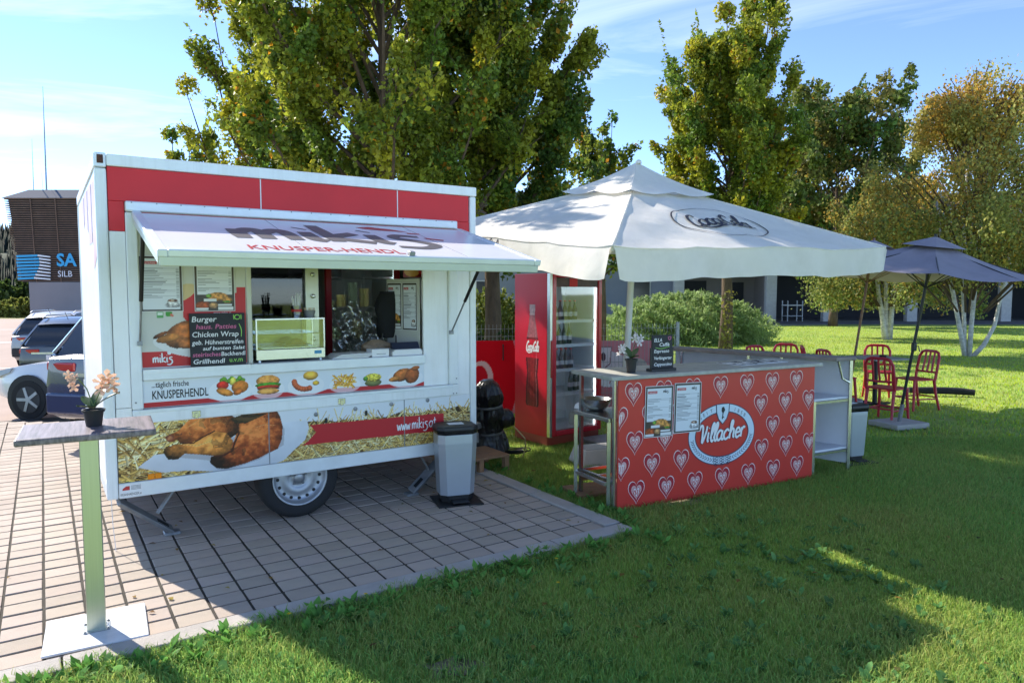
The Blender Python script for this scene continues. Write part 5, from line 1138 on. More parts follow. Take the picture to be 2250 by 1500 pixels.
sp = script(.215, 1.065, .062, .016, .235).build('picture_script', m_wink, so); sp.location = (0, -.002, 0)
def fr_pt(x, y, z): return FP + Vector((math.cos(FRZ) * x - math.sin(FRZ) * y, math.sin(FRZ) * x + math.cos(FRZ) * y, z))
m_cola = mat('cola_bottle', (.035, .018, .02), .15); m_green = mat('green_bottle', (.012, .05, .022), .12); m_lab = mat('bottle_label', (.55, .55, .58), .5)
bot_pro = {}
def bottle(kind, label, x, y, z, group):
    t = thing('bottle', label, 'bottle', fr_pt(x, y, z), FRZ, group)
    if kind not in bot_pro:
        h, r_ = (.235, .030) if kind == 'green' else (.215, .031)
        b = MB().lathe([(r_ * .9, 0), (r_, .01), (r_, h * .52), (r_ * .85, h * .62), (r_ * .42, h * .80), (r_ * .38, h * .97), (r_ * .45, h * .975), (r_ * .45, h)], 12).mesh('glass_body', smooth=True); b.materials.append(m_green if kind == 'green' else m_cola)
        l_ = MB().lathe([(r_ + .0008, h * .2), (r_ + .0008, h * .42)], 12, caps=False).mesh('paper_label', smooth=True); l_.materials.append(m_lab)
        c_ = MB().lathe([(r_ * .5, h), (r_ * .5, h + .012)], 10).mesh('cap', smooth=True); c_.materials.append(m_steel if kind == 'green' else m_red); bot_pro[kind] = (b, l_, c_)
    for me in bot_pro[kind]: link(bpy.data.objects.new(me.name.split('.')[0], me), t)
for i in range(3): bottle('green', '%s dark green beer bottle from the left on the low fridge shelf' % ORD[i], .47 + .07 * i, .16, SZ[1], 'green bottles on the low shelf')
for i in range(5):
    for j in range(2): bottle('cola', '%s dark cola bottle from the left, %s row of the middle fridge shelf' % (ORD[i], ['front', 'back'][j]), .15 + .072 * i, .12 + .09 * j, SZ[2], 'bottles on the middle shelf')
for i in range(6): bottle('cola', '%s dark bottle from the left on the top fridge shelf' % ORD[i], .14 + .075 * i, .14, SZ[4], 'bottles on the top shelf')
for i in range(5): bottle('green', '%s green bottle from the left on the second highest fridge shelf' % ORD[i], .13 + .075 * i, .14, SZ[3], 'bottles on the upper middle shelf')
tb = thing('glass_jar', 'pale glass jar standing on the fridge floor', 'jar', fr_pt(.56, .2, .17), FRZ); MB().lathe([(.05, 0), (.055, .01), (.055, .11), (.045, .13), (.045, .14)], 14).build('jar', mat('pale_glass', (.55, .62, .55), .2), tb, smooth=True)

# ---- wire fence with banners behind, and the red board beside the drawbar
FA, FB_ = Vector((-1.6, 9.35, 0)), Vector((2.28, 9.75, 0)); fdir = (FB_ - FA).normalized(); flen = (FB_ - FA).length; frz = math.atan2(fdir.y, fdir.x)
fe = thing('wire_fence', 'low welded wire fence with bent tips behind the fridge', 'fence', FA, frz)
m_wire = mat('fence_wire', (.34, .35, .33), .5, metal=.6)
me = MB().tube([(0, 0, 0), (0, 0, .30), (0, -.025, .33), (0, 0, .36), (0, 0, .72), (0, -.025, .75), (0, 0, .78), (0, 0, 1.16), (0, -.03, 1.20), (0, 0, 1.24), (0, 0, 1.31)], .0032, 4).mesh('vertical_wire'); me.materials.append(m_wire)
for k in range(int(flen / .052)):
    o = link(bpy.data.objects.new('vertical_wire', me), fe); o.location = (k * .052, 0, 0)
for z in (.05, .29, .37, .71, .79, 1.15, 1.25): MB().tube([(0, .004, z), (flen, .004, z)], .0035, 5).build('horizontal_wire', m_wire, fe)
for x in (0, 1.9, flen): MB().box(x - .02, x + .02, .01, .05, -.02, 1.33).build('fence_post', m_wire, fe)
bnp = Paint(0, 1.02, 0, .98, .008, (206, 130, 136), 2)
bnp.fill(bnp.ell(.15, .72, .42, .14, -.25) < 1, (214, 204, 206)); bnp.fill(bnp.poly([(.02, .9), (.26, .9), (.24, .66), (.14, .58), (.04, .66)]), (150, 110, 116)); bnp.fill(bnp.poly([(.035, .885), (.245, .885), (.225, .67), (.14, .6), (.055, .67)]), (222, 210, 212))
bnp.fill(bnp.ell(.14, .76, .035, .06) < 1, (90, 60, 70)); bnp.fill(bnp.ell(.2, .5, .06, .06) < 1, (226, 40, 50)); bnp.fill((bnp.ell(.6, .62, .16, .12) < 1) & (bnp.X > .55), (190, 180, 170))
bn = thing('fence_banner', 'faded pink brewery banner tied behind the wire fence right of the fridge', 'banner', FA + fdir * 2.72 + Vector((0, .03, .10)), frz); bo_ = bnp.build('banner_cloth', bn, 0, MATS['print_matte'])
MB().box(0, 1.02, .002, .006, 0, .98).build('banner_back', m_paper, bn); brush_text('Villacher', .02, .36, .11, .035, m_wink, bo_, -.002, shear=.2, sx=.62)
rd = Paint(0, .92, 0, .98, .010, (214, 6, 30), 2); rd.fill((rd.X > .62 + .10 * np.sin(rd.Z * 3.0)) & (rd.X < .80 + .04 * np.sin(rd.Z * 3)), (206, 130, 140)); rd.fill(rd.X > .80 + .04 * np.sin(rd.Z * 3), (186, 20, 40)); rd.fill(rd.ell(.22, .45, .16, .26) < 1, (226, 190, 192)); rd.fill(rd.ell(.20, .45, .11, .2) < 1, (205, 20, 40))
rdn = thing('red_banner', 'bright red cola banner on the wire fence left of the fridge', 'banner', FA + fdir * .98 + Vector((0, -.06, .12)), frz); rd.build('banner_cloth', rdn, 0, MATS['print_matte']); MB().box(0, .92, .002, .006, 0, .98).build('banner_back', m_paper, rdn)
MB().box(.50, .515, -.03, -.002, .72, .75).box(.50, .515, -.03, -.002, .90, .93).box(.50, .515, -.045, -.03, .72, .93).build('handle', m_black, rdn)

# ---- black-bagged coupling, wooden step, cables
def lump(b, prof, c, seed, n=20, squash=1., amp=.12):
    r = np.random.default_rng(seed); ph = r.uniform(0, 6.28, 8); V = []
    for (rr, h) in prof:
        for i in range(n):
            a = 2 * math.pi * i / n; k = 1 + amp * (.8 * math.sin(2 * a + ph[0] + h * 7) + .6 * math.sin(5 * a + ph[1] + h * 4) + .5 * math.sin(9 * a + ph[2] - h * 8) + .35 * math.sin(15 * a + ph[3] + h * 11)); V.append((c[0] + rr * k * math.cos(a), c[1] + rr * k * math.sin(a) * squash, c[2] + h))
    m = len(prof); return b.add(V, [(j * n + i, j * n + (i + 1) % n, (j + 1) * n + (i + 1) % n, (j + 1) * n + i) for j in range(m - 1) for i in range(n)] + [tuple((m - 1) * n + i for i in range(n))])
m_bag = mat('black_bag_film', (.010, .010, .011), .28, bump=.9, bscale=16); m_tape = mat('duct_tape', (.10, .10, .10), .35)
jb = in_tr(TL + .78, 1.0, 0); bgw = thing('wrapped_jockey_wheel', 'black plastic bags taped around the upright coupling of the trailer', 'wrapped post', jb, TRZ); bgw.rotation_euler = (R(5), R(-7), TRZ)
lump(MB(), [(float(np.interp(h_, [.05, .15, .22, .27, .33, .42, .50, .56, .62, .70, .78, .83], [.19, .18, .15, .128, .135, .145, .14, .138, .15, .155, .135, .07])) * (1 + .04 * math.sin(h_ * 31)), h_) for h_ in np.linspace(.05, .83, 46)], (0, 0, 0), 4, 56, .85, .10).build('bag', m_bag, bgw, smooth='all')
lump(MB(), [(.03, 0), (.10, .03), (.12, .10), (.10, .16), (.05, .20), (.02, .21)], (.17, -.04, .28), 5, 28, .7, .16).build('side_bag', m_bag, bgw, smooth='all')
for z, r_ in ((.27, .138), (.56, .147)): MB().lathe([(r_, -.012), (r_ + .004, 0), (r_, .014)], 26, (0, 0, z), caps=False).build('tape_band', m_tape, bgw, smooth=True)
ps = ground(1082, 1046); stp = thing('wooden_step', 'low wooden pallet step at the right end of the trailer', 'step', (ps.x - .12, ps.y + .08, 0), TRZ)
for k in range(5): MB().box(-.32, .34, .0 + k * .094, .088 + k * .094, .13, .152).build('plank', m_wood, stp, bev=.002)
for x in (-.28, .0, .29):
    for y in (.01, .40): MB().box(x, x + .05, y, y + .06, -.01, .129).build('block', m_wood, stp, bev=.002)
pc = in_tr(TL + 1.0, .95, 0); cbm = mat('black_cable', (.015, .015, .016), .5)
ca = thing('power_cables', 'coiled black power cables on the ground by the drawbar', 'cables', pc, 0)
for k in range(4): MB().tube([(.10 * math.cos(a) * (1 + .15 * k) + .02 * k, .10 * math.sin(a) * (.7 + .1 * k), .012 + .012 * k + .006 * math.sin(3 * a)) for a in np.linspace(0, 6.0, 22)], .007, 6).build('cable_loop', cbm, ca, smooth=True)
cy = tag(MB().tube([(0, 0, .0), (.03, -.05, .12), (.02, -.10, .22), (-.06, -.05, .30), (-.1, 0, .33)], .008, 7).build('yellow_hose', mat('yellow_hose', (.45, .33, .14), .5), None, smooth=True, loc=tuple(pc + Vector((.12, -.15, 0)))), 'thin yellow hose hanging down from the wrapped coupling', 'hose')

# ---- pedal bins
m_bin = mat('bin_silver', (.46, .50, .55), .36, metal=.55, var=.05)
def pedal_bin(label, loc, rz, w=.33, h=.60):
    t = thing('pedal_bin', label, 'bin', loc, rz, 'silver pedal bins'); a = .05; d = .27
    def ring(s_, z): x, y = w / 2 * s_, d / 2 * s_; return [(x, -y + a, z), (x, y - a, z), (x - a, y, z), (-x + a, y, z), (-x, y - a, z), (-x, -y + a, z), (-x + a, -y, z), (x - a, -y, z)]
    def stack(L): V = [p for s_, z in L for p in ring(s_, z)]; n = 8; return MB().add(V, [(j * n + i, j * n + (i + 1) % n, (j + 1) * n + (i + 1) % n, (j + 1) * n + i) for j in range(len(L) - 1) for i in range(n)] + [tuple(range(n - 1, -1, -1)), tuple((len(L) - 1) * n + i for i in range(n))])
    stack([(.86, .065), (.88, .07), (1.0, .50), (1.0, h - .07)]).build('body', m_bin, t, bev=.006, seg=2); stack([(.80, 0.012), (.82, .064)]).build('base', m_black, t)
    stack([(1.01, h - .069), (1.03, h - .06), (1.05, h - .045)]).build('liner_bag', m_bag, t); stack([(1.04, h - .044), (1.06, h - .03), (1.04, h - .006), (.9, h)]).build('lid', m_black, t, bev=.004)
    MB().box(-.06, .07, -.04, .05, h + .0008, h + .002).build('lid_sticker', m_paper, t); MB().box(-.07, .07, -d / 2 - .07, -d / 2 + .04, .022, .034).build('pedal', m_black, t, bev=.003); MB().box(-.19, .19, -d / 2 - .08, d / 2 + .01, -.002, .011).build('foot_mat', m_black, t, bev=.003)
    return t
p = ground(1000, 1098); pedal_bin('silver pedal bin with black lid standing on the paving before the trailer', (p.x, p.y + .02, .0), TRZ - .25, .33, .645)
pedal_bin('silver pedal bin with black lid in the grass behind the white shelf counter', (3.52, 7.35, -.01), R(20), .30, .60)

# ---- standing table with orchid in the left foreground
TBZ = R(29.8); tb = thing('standing_table', 'standing table with dark wood top, steel post and white base plate', 'table', (-2.149, 3.575, 0), TBZ)
m_wt = mat('dark_wenge_top', (.17, .135, .15), .42, var=.7, vscale=4, stretch=(14, .8, 6), bump=.1, bscale=30)
MB().box(-.295, .295, -.225, .225, 1.032, 1.066).build('table_top', m_wt, tb, bev=.009, seg=2)
MB().box(-.043, .043, -.043, .043, .017, 1.03).build('post', mat('brushed_post', (.50, .53, .42), .33, metal=.8, var=.06, vscale=3, stretch=(40, 40, .6)), tb, bev=.004)  # green reflection mixed into the steel colour of the post
MB().box(-.23, .23, -.215, .215, .004, .016).build('base_plate', mat('white_base_plate', (.74, .74, .75), .4, var=.12, vscale=12, dirt=.2), tb, bev=.003); MB().box(-.06, .06, -.06, .06, .0165, .021).build('post_flange', m_steel, tb, bev=.001)
for bx_ in (-.052, .052):
    for by_ in (-.052, .052): MB().lathe([(.006, 0), (.006, .005), (.003, .007)], 6, (bx_, by_, .0212)).build('bolt', m_galv, tb)
MB().box(-.15, .15, -.15, .15, 1.026, 1.0315).build('top_bracket', m_steel, tb)
orchid('peach_orchid', 'peach artificial orchid in a black pot on the standing table', Vector((-2.135, 3.600, 1.0665)), R(0), m_pet1,
       [([(0, 0, .1), (.03, 0, .16), (.065, -.01, .21), (.11, -.015, .22)], [(.06, -.02, .225, .044), (.085, -.02, .25, .046), (.11, -.02, .205, .04), (.055, -.02, .19, .04), (.10, -.01, .235, .042), (.13, -.02, .185, .026)]),
        ([(0, 0, .1), (-.03, 0, .19), (-.07, 0, .24), (-.10, 0, .235)], [(-.10, -.01, .225, .038), (-.12, 0, .26, .026), (-.08, -.01, .25, .022), (-.09, -.01, .20, .028)])], ph=.085, seed=5)

# ---- dark parasols
m_dk = mat('slate_canvas', (.29, .26, .30), .8, var=.1, bump=.1, trans=.06); m_dkp = mat('dark_pole', (.018, .02, .026), .4); m_brp = mat('brown_wood_pole', (.22, .11, .055), .6, var=.25, stretch=(9, 9, 1))
def parasol(label, foot, topv, r, rise, n, pm, slab, seed):
    t = thing('round_parasol', label, 'parasol', foot, 0); tp = Vector(topv) - Vector(foot); ax_ = tp.normalized(); e1_ = ax_.cross(Vector((0, 1, 0))).normalized(); e2_ = ax_.cross(e1_)
    rr = random.Random(seed); a0_ = .35
    cor = [tp - ax_ * rise + (e1_ * math.cos(a0_ + 2 * math.pi * k / n) + e2_ * math.sin(a0_ + 2 * math.pi * k / n)) * r for k in range(n)]
    for k in range(n):
        A_, B_ = cor[k], cor[(k + 1) % n]; V = []
        for j in range(9):
            f = j / 8
            for i in range(9):
                g_ = i / 8; q = tp.lerp(A_.lerp(B_, g_), .1 + .9 * f); q = q - ax_ * (.05 * math.sin(math.pi * g_) * f + .035 * math.sin(math.pi * f)); V.append(q)
        MB().add(V, [(j * 9 + i, (j + 1) * 9 + i, (j + 1) * 9 + i + 1, j * 9 + i + 1) for j in range(8) for i in range(8)]).build('canopy_panel', m_dk, t, smooth='all')
        MB().tube([tp - ax_ * .06, A_ - ax_ * .012], .008, 6).build('rib', pm, t); MB().tube([tp - ax_ * (rise + .25), tp.lerp(A_, .5) - ax_ * .03], .006, 6).build('strut', pm, t)
        c2 = [tp + ax_ * .06, tp.lerp(A_, .3) + ax_ * .035, tp.lerp(B_, .3) + ax_ * .035]; MB().add(c2, [(0, 1, 2)]).build('vent_panel', m_dk, t)
    MB().tube([(0, 0, .05), tp + ax_ * .09], .019, 12).build('pole', pm, t, smooth=True)
    if slab:
        pc_ = tp * .44; MB().obox(tuple(pc_), .05, .06, .11).build('crank_box', m_dkp, t, bev=.008); MB().tube([pc_, pc_ + Vector((.03, -.05, .01)), pc_ + Vector((.04, -.06, -.06))], .008, 6).build('crank_handle', m_dkp, t); MB().tube([(0, 0, .0), tp * .12], .026, 10).build('socket', m_galv, t, smooth=True)
        MB().obox((.0, .0, .02), .56, .46, .07, rz=.35).build('base_slab', m_kerb, t, bev=.008)
    else: MB().lathe([(.23, 0), (.22, .05), (.05, .07), (.03, .25)], 20).build('base', m_galv, t, smooth=True)
    return t
f_ = ground(1974, 934); parasol('slate blue round parasol on a slanted dark pole in a stone slab', (f_.x, f_.y, 0), tuple(at(2054, 530, 8.95)), 1.20, .34, 8, m_dkp, True, 1)
parasol('dark parasol on a brown wooden pole half hidden behind the cream parasol', (5.32, 11.2, 0), (5.72, 11.35, 2.50), 1.2, .38, 8, m_brp, False, 2)

# ---- red metal chairs, bistro table
m_chr = mat('chair_red', (.50, .018, .04), .35, var=.05)
def make_chair():
    t = thing('metal_chair', '', 'chair', (0, 0, 0), 0, 'red chairs round the garden table')
    MB().prismz([(-.20, -.2), (.20, -.2), (.215, -.05), (.19, .19), (-.19, .19), (-.215, -.05)], .445, .465).build('seat', m_chr, t, bev=.008, seg=2)
    for sx_ in (-1, 1):
        MB().tube([(sx_ * .18, -.17, .45), (sx_ * .19, -.185, .25), (sx_ * .205, -.20, 0)], [.022, .020, .017], 8).build('leg', m_chr, t, smooth=True); MB().tube([(sx_ * .175, .17, .45), (sx_ * .18, .20, .25), (sx_ * .20, .26, 0)], [.022, .020, .017], 8).build('leg', m_chr, t, smooth=True)
        MB().tube([(sx_ * .192, -.187, .17), (sx_ * .188, .215, .17)], .011, 6).build('stretcher', m_chr, t)
    MB().tube([(-.19, -.19, .17), (.19, -.19, .17)], .011, 6).build('stretcher', m_chr, t); MB().tube([(-.184, .212, .19), (.184, .212, .19)], .011, 6).build('stretcher', m_chr, t)
    MB().tube([(-.185, .175, .44), (-.19, .20, .6), (-.185, .235, .78), (-.15, .25, .85), (-.09, .255, .868), (.09, .255, .868), (.15, .25, .85), (.185, .235, .78), (.19, .20, .6), (.185, .175, .44)], .021, 8).build('back_frame', m_chr, t, smooth=True)
    for x in (-.08, 0, .08): MB().tube([(x * 1.1, .20, .56), (x, .235, .72), (x, .257, .862)], .015, 6).build('back_slat', m_chr, t, smooth=True)
    MB().tube([(-.188, .195, .56), (0, .215, .555), (.188, .195, .56)], .016, 6).build('back_rail', m_chr, t, smooth=True)
    return t
ch0 = make_chair()
CH = [((5.10, 9.62), 2.2, 'red metal chair nearest the slab of the slate parasol'), ((6.05, 10.62), -1.35, 'red metal chair standing alone on the right side of the garden table'), ((5.98, 11.55), -.35, 'red metal chair behind the garden table, right of the parasol pole'),
      ((4.98, 10.85), 1.75, 'nearer of two red metal chairs turning their backs to the bar'), ((4.95, 11.45), 1.3, 'farther of two red metal chairs turning their backs to the bar'), ((4.05, 11.35), .4, 'red metal chair peeping over the shelf counter far from the table'), ((4.55, 11.75), -.3, 'red metal chair whose back edge barely shows over the shelf counter')]
for i, (xy, rz, lb) in enumerate(CH):
    c = ch0 if i == 0 else copy_tree(ch0); c.location = (xy[0], xy[1], -.01); c.rotation_euler = (0, 0, rz); c['label'] = lb; c['group'] = 'red chairs round the garden table'
gt = thing('garden_table', 'small grey garden table on a black post between the red chairs', 'table', (5.62, 10.95, 0), .3)
MB().box(-.34, .34, -.34, .34, .715, .735).build('table_top', mat('grey_table_top', (.30, .32, .32), .35, var=.1), gt, bev=.004); MB().tube([(0, 0, .03), (0, 0, .714)], .035, 12).build('post', m_black, gt, smooth=True); MB().bar((-.28, 0, .015), (.28, 0, .015), .07, .03).bar((0, -.28, .0152), (0, .28, .0152), .07, .03).build('foot_cross', m_black, gt)
at_ = thing('ashtray', 'round black ashtray on the grey garden table', 'ashtray', (5.70, 10.9, .7355), 0); MB().lathe([(.05, 0), (.055, .04), (.045, .04), (.04, .012), (.001, .01)], 18).build('bowl', m_black, at_, smooth=True)
p = ground(2075, 866); tag(MB().tube([(-.55, .1, .06), (-.3, .02, .065), (0, 0, .065), (.25, -.05, .06), (.42, -.16, .05)], [.05, .06, .06, .06, .05], 12).build('foam_roll', mat('black_foam', (.016, .016, .018), .9, bump=.5, bscale=30), None, smooth=True, loc=(p.x, p.y, 0)), 'long black foam roll lying on the lawn beside the red chairs', 'roll')
# ================================================================ trees and shrubs
m_bark = mat('bark_brown', (.10, .065, .04), .95, var=.45, vscale=9, stretch=(1, 1, .35), bump=.9, bscale=22)
m_birch = mat('birch_bark', (.62, .58, .53), .85, var=.35, vscale=7, stretch=(1, 1, 2.2), bump=.4, dirt=.75, dirtcol=(.03, .028, .025))
m_fol = mat('foliage', attr=True, rough=.5, trans=.5, spec=.35)
def leaf_mesh(name, P, size, col, parent, rng, droop=.15, aspect=.7, up=None):
    """kite-shaped folded leaves at points P (n,3)"""
    n = len(P); a = rng.uniform(0, 6.283, n); el = rng.normal(-droop, .85, n) if up is None else up
    d = np.stack([np.cos(a) * np.cos(el), np.sin(a) * np.cos(el), np.sin(el)], 1)
    r = rng.normal(0, 1, (n, 3)); s = np.cross(d, r); s /= np.linalg.norm(s, axis=1)[:, None] + 1e-9; u = np.cross(s, d)
    L = (size * rng.uniform(.5, 1.5, n))[:, None]; w = L * aspect * .5
    B, T = P - d * L * .5, P + d * L * .5; m = P - d * L * .05
    V = np.stack([B, m + s * w + u * w * .35, T, m - s * w + u * w * .35], 1).reshape(-1, 3); i = np.arange(n) * 4
    F = np.concatenate([np.stack([i, i + 1, i + 2], 1), np.stack([i, i + 2, i + 3], 1)])
    return npmesh(name, V, F, m_fol, parent, col=np.repeat(col, 4, 0))
G1, G2, GY, GO, GD = np.array([.11, .19, .028]), np.array([.17, .25, .03]), np.array([.46, .41, .03]), np.array([.55, .24, .02]), np.array([.06, .11, .025])
def tree(name, label, base, H, tr_r, clear, env, nlimb, nleaf, seed, leaf=.11, cols=(G1, G2, GY, .25, .01), group=None, whips=30, up=(.85, 1.25), sub=6, cr=.30):
    """trunk, rising limbs, side twigs, and leaves gathered in ragged bunches along the twigs"""
    rng = np.random.default_rng(seed); t = thing(name, label, 'tree', base, 0, group)
    tk = [(0, 0, -.1), (.03, .01, clear * .5), (.0, .02, clear), (.05, -.03, clear + (H - clear) * .35), (-.04, .03, clear + (H - clear) * .7), (0, 0, H * .95)]
    MB().tube(tk, [tr_r * 1.3, tr_r, tr_r * .85, tr_r * .42, tr_r * .20, .012], 12).build('trunk', m_bark, t, smooth='all')
    limbs = MB(); tw = []
    for k in range(nlimb):
        f0 = (k + .5) / nlimb; az = k * 2.399 + rng.normal(0, .3); z0 = clear * .92 + (H * .86 - clear) * f0 ** 1.15; el = rng.uniform(*up) * (.85 + .25 * f0)
        fe = min(.98, (z0 - clear) / (H - clear) + .18); R_ = env(fe) * rng.uniform(.70, 1.18); L = min(R_ / max(.25, math.cos(min(el, 1.3))), (H * 1.03 - z0) / max(.4, math.sin(el))); L = max(L, .7)
        d = np.array([math.cos(az) * math.cos(el), math.sin(az) * math.cos(el), math.sin(el)]); o = np.array([0, 0, z0]); bend = np.array([math.cos(az), math.sin(az), -.25]) * L * .10
        pt = lambda s: o + d * L * s + bend * math.sin(math.pi * s)
        limbs.tube([pt(0), pt(.35), pt(.7), pt(1)], [tr_r * .30 * (1 - .5 * f0), tr_r * .22 * (1 - .5 * f0), tr_r * .12, .007], 5, caps=False)
        tone = rng.random()
        for q in range(sub):
            s0 = rng.uniform(.22, .98) if q else 1.0; a2 = az + rng.normal(0, 1.1); e2 = rng.uniform(.3, 1.35); l2 = rng.uniform(.45, 1.0) * (1.15 - .3 * s0) * (.6 + .2 * R_); b = pt(s0); d2 = np.array([math.cos(a2) * math.cos(e2), math.sin(a2) * math.cos(e2), math.sin(e2)]); e = b + d2 * l2
            limbs.tube([b, b + d2 * l2 * .5 + [0, 0, .03], e], [.018, .012, .004], 4, caps=False); tw.append((b, e, tone))
        for q in range(3): s0 = rng.uniform(.1, .55); tw.append((pt(s0), pt(min(1, s0 + .2)), tone * .6))
    limbs.build('limbs', m_bark, t, smooth='all')
    P, Cc = [], []; w = np.array([np.linalg.norm(e - b) + .35 for b, e, _ in tw]); w = w * rng.uniform(.45, 1.5, len(tw)); w = w / w.sum() * nleaf
    for k, (b, e, tone) in enumerate(tw):
        n = int(w[k]); s = rng.uniform(-.05, 1.12, n); nb_ = 4; cen = rng.uniform(0, 1.1, nb_); s = .45 * s + .55 * cen[rng.integers(0, nb_, n)]
        rad = cr * rng.uniform(.7, 1.3) * (1.05 - .55 * np.clip(s, 0, 1)); d = rng.normal(0, 1, (n, 3)); d /= np.linalg.norm(d, axis=1)[:, None]; rr = rng.random(n) ** .42
        p = b + (e - b) * s[:, None] + d * (rad * rr)[:, None] * np.array([1, 1, .85]); P.append(p)
        mixg = np.clip(.5 * tone + .5 * rng.random(), 0, 1); yl = np.clip(rng.normal(cols[3], .30) + .30 * (rr - .7), 0, 1); c = (cols[0] * (1 - mixg) + cols[1] * mixg)[None] * (1 - yl[:, None]) + cols[2][None] * yl[:, None]
        og = rng.random(n) < cols[4] * (7 if rng.random() < .10 else 1); c[og] = GO; Cc.append(c * rng.uniform(.55, 1.5, n)[:, None])
    for k in range(whips):                                            # long bare shoots with small leaves
        j = rng.integers(0, len(tw)); b = tw[j][1]; L = rng.uniform(.5, 1.3); oz = math.atan2(b[1], b[0]); dv = np.array([rng.normal(0, .18) + .3 * math.cos(oz), rng.normal(0, .18) + .3 * math.sin(oz), 1.]); n = int(L * 30); q = np.linspace(0, 1, n)
        P.append(b + dv * L * q[:, None] + rng.normal(0, .03, (n, 3)) * (1.3 - q[:, None])); Cc.append(np.repeat(((cols[0] + cols[2] * .4) * .8)[None], n, 0) * rng.uniform(.7, 1.3, n)[:, None])
    leaf_mesh('crown', np.concatenate(P), leaf, np.concatenate(Cc), t, rng)
    return t
egg = lambda R_, p=.45: (lambda f: R_ * (math.sin(math.pi * min(1, max(0, .10 + .88 * f)) ** p) * .9 + .1) if f < 1 else .1)
def col(R_): return lambda f: R_ * (.55 + .75 * f if f < .45 else .89 * (1.35 - f) / .9 + .0)
GRP = 'field maples behind the trailer'
def env1(f): return 3.0 * (.62 + .55 * f - .95 * f * f)
tree('maple_tree', 'broad yellow green maple rising directly behind the trailer roof', (-2.2, 12.3, 0), 9.6, .19, 1.7, lambda f: 2.7 * (.85 + .65 * f - 1.15 * f * f), 50, 150000, 21, cols=(G1, G2, GY, .36, .012), whips=50, group=GRP, leaf=.078, sub=8)
tree('maple_tree', 'dark green maple with a bare trunk standing left of the red fridge', (-.40, 14.2, 0), 9.0, .17, 2.2, lambda f: 1.65 * (.95 + .5 * f - 1.15 * f * f), 46, 130000, 22, cols=(GD, G1, GY, .14, .012), whips=36, group=GRP, leaf=.084, sub=8)
tree('maple_tree', 'yellowish maple with loose shoots spreading left above the trailer roof', (-4.1, 14.6, 0), 7.8, .16, 1.6, lambda f: 1.8 * (1.1 + .2 * f - 1.0 * f * f), 34, 74000, 23, cols=(G1, G2, GY, .34, .012), whips=60, group=GRP, leaf=.078, sub=7)
tree('maple_tree', 'small distant maple top showing over the left of the trailer roof', (-11.0, 24, 0), 6.6, .15, 2.2, lambda f: 1.4 * (1 - .75 * f), 16, 12000, 24, cols=(G1, G2, GY, .25, .01), whips=14, group=GRP, leaf=.13)
tree('maple_tree', 'tall slender maple with rough trunk behind the cream parasol', (6.58, 21.9, 0), 10.1, .17, 2.5, lambda f: 2.05 * (1.0 + .3 * f - 1.1 * f * f), 48, 105000, 25, cols=(G1, G2, GY, .36, .01), whips=30, group='lawn trees', leaf=.108, sub=8, cr=.36)
tree('maple_tree', 'dull dark maple behind the right side of the slender maple', (16.4, 36.4, 0), 11.0, .2, 1.6, lambda f: 4.3 * (1.0 + .2 * f - 1.02 * f * f), 40, 44000, 26, cols=(GD * 1.5, G1, np.array([.26, .20, .05]), .35, .008), whips=14, group='lawn trees', leaf=.2, cr=.6)
tree('maple_tree', 'small sparse maple seen between the parasol tip and the big dark maple', (2.7, 21.5, 0), 6.4, .12, 2.3, lambda f: 1.5 * (1 - .6 * f), 16, 8000, 27, cols=(GD, G1, GY, .15, .01), whips=12, group='lawn trees', leaf=.13)
# birches: several white stems, hanging twigs
def birch(label, base, stems, H, env, nplume, nleaf, seed, leaf, orange, zlo=.55):
    rng = np.random.default_rng(seed); t = thing('birch_tree', label, 'tree', base, 0, 'birches on the lawn')
    for pts, r_ in stems: MB().tube(pts, [r_, r_ * .9, r_ * .72, r_ * .5][:len(pts)] if len(pts) <= 4 else [r_ * (1 - .12 * k) for k in range(len(pts))], 10).build('stem', m_birch, t, smooth='all')
    P, Cc = [], []; tw = MB()
    for k in range(nplume):
        f = rng.uniform(0, 1) ** .9; a = rng.uniform(0, 6.283); rad = env(f) * math.sqrt(rng.uniform(.1, 1)) * rng.uniform(.8, 1.18); c = np.array([rad * math.cos(a), rad * math.sin(a), zlo + .6 + (H - zlo - .6) * f]); 
        s0 = np.array([c[0] * .2, c[1] * .2, max(1.2, c[2] - rad * .6 - .4)]); c[2] += rng.normal(0, .22); tw.tube([s0, s0 * .45 + c * .55 + [0, 0, .25], c + [0, 0, .25]], [.03, .018, .008], 4, caps=False)
        n = int(nleaf / nplume); hang = rng.uniform(0, 1, n) ** .8; sp = rng.normal(0, rng.uniform(.12, .34), (n, 3)) * np.array([1, 1, .55]); p = c + sp - np.stack([np.zeros(n), np.zeros(n), hang * (1.25 - .7 * f)], 1); lo_ = zlo + .5 * rng.random(n) - .9 * max(0, rad / 3. - .65); p[:, 2] = np.where(p[:, 2] < lo_, lo_ + rng.uniform(0, 1.6, n), p[:, 2]); P.append(p)
        og = np.clip(rng.normal(orange * (.35 + .8 * f), .25, n), 0, 1)[:, None]; gg = (np.array([.20, .27, .07]) * (1 - .3 * rng.random())); yo = np.array([.62, .34, .05]) if rng.random() < .6 else np.array([.55, .46, .11])
        Cc.append((gg * (1 - og) + yo * og) * rng.uniform(.65, 1.35, n)[:, None])
    tw.build('branches', m_bark, t, smooth='all'); leaf_mesh('crown', np.concatenate(P), leaf, np.concatenate(Cc), t, rng, droop=.9, aspect=.75)
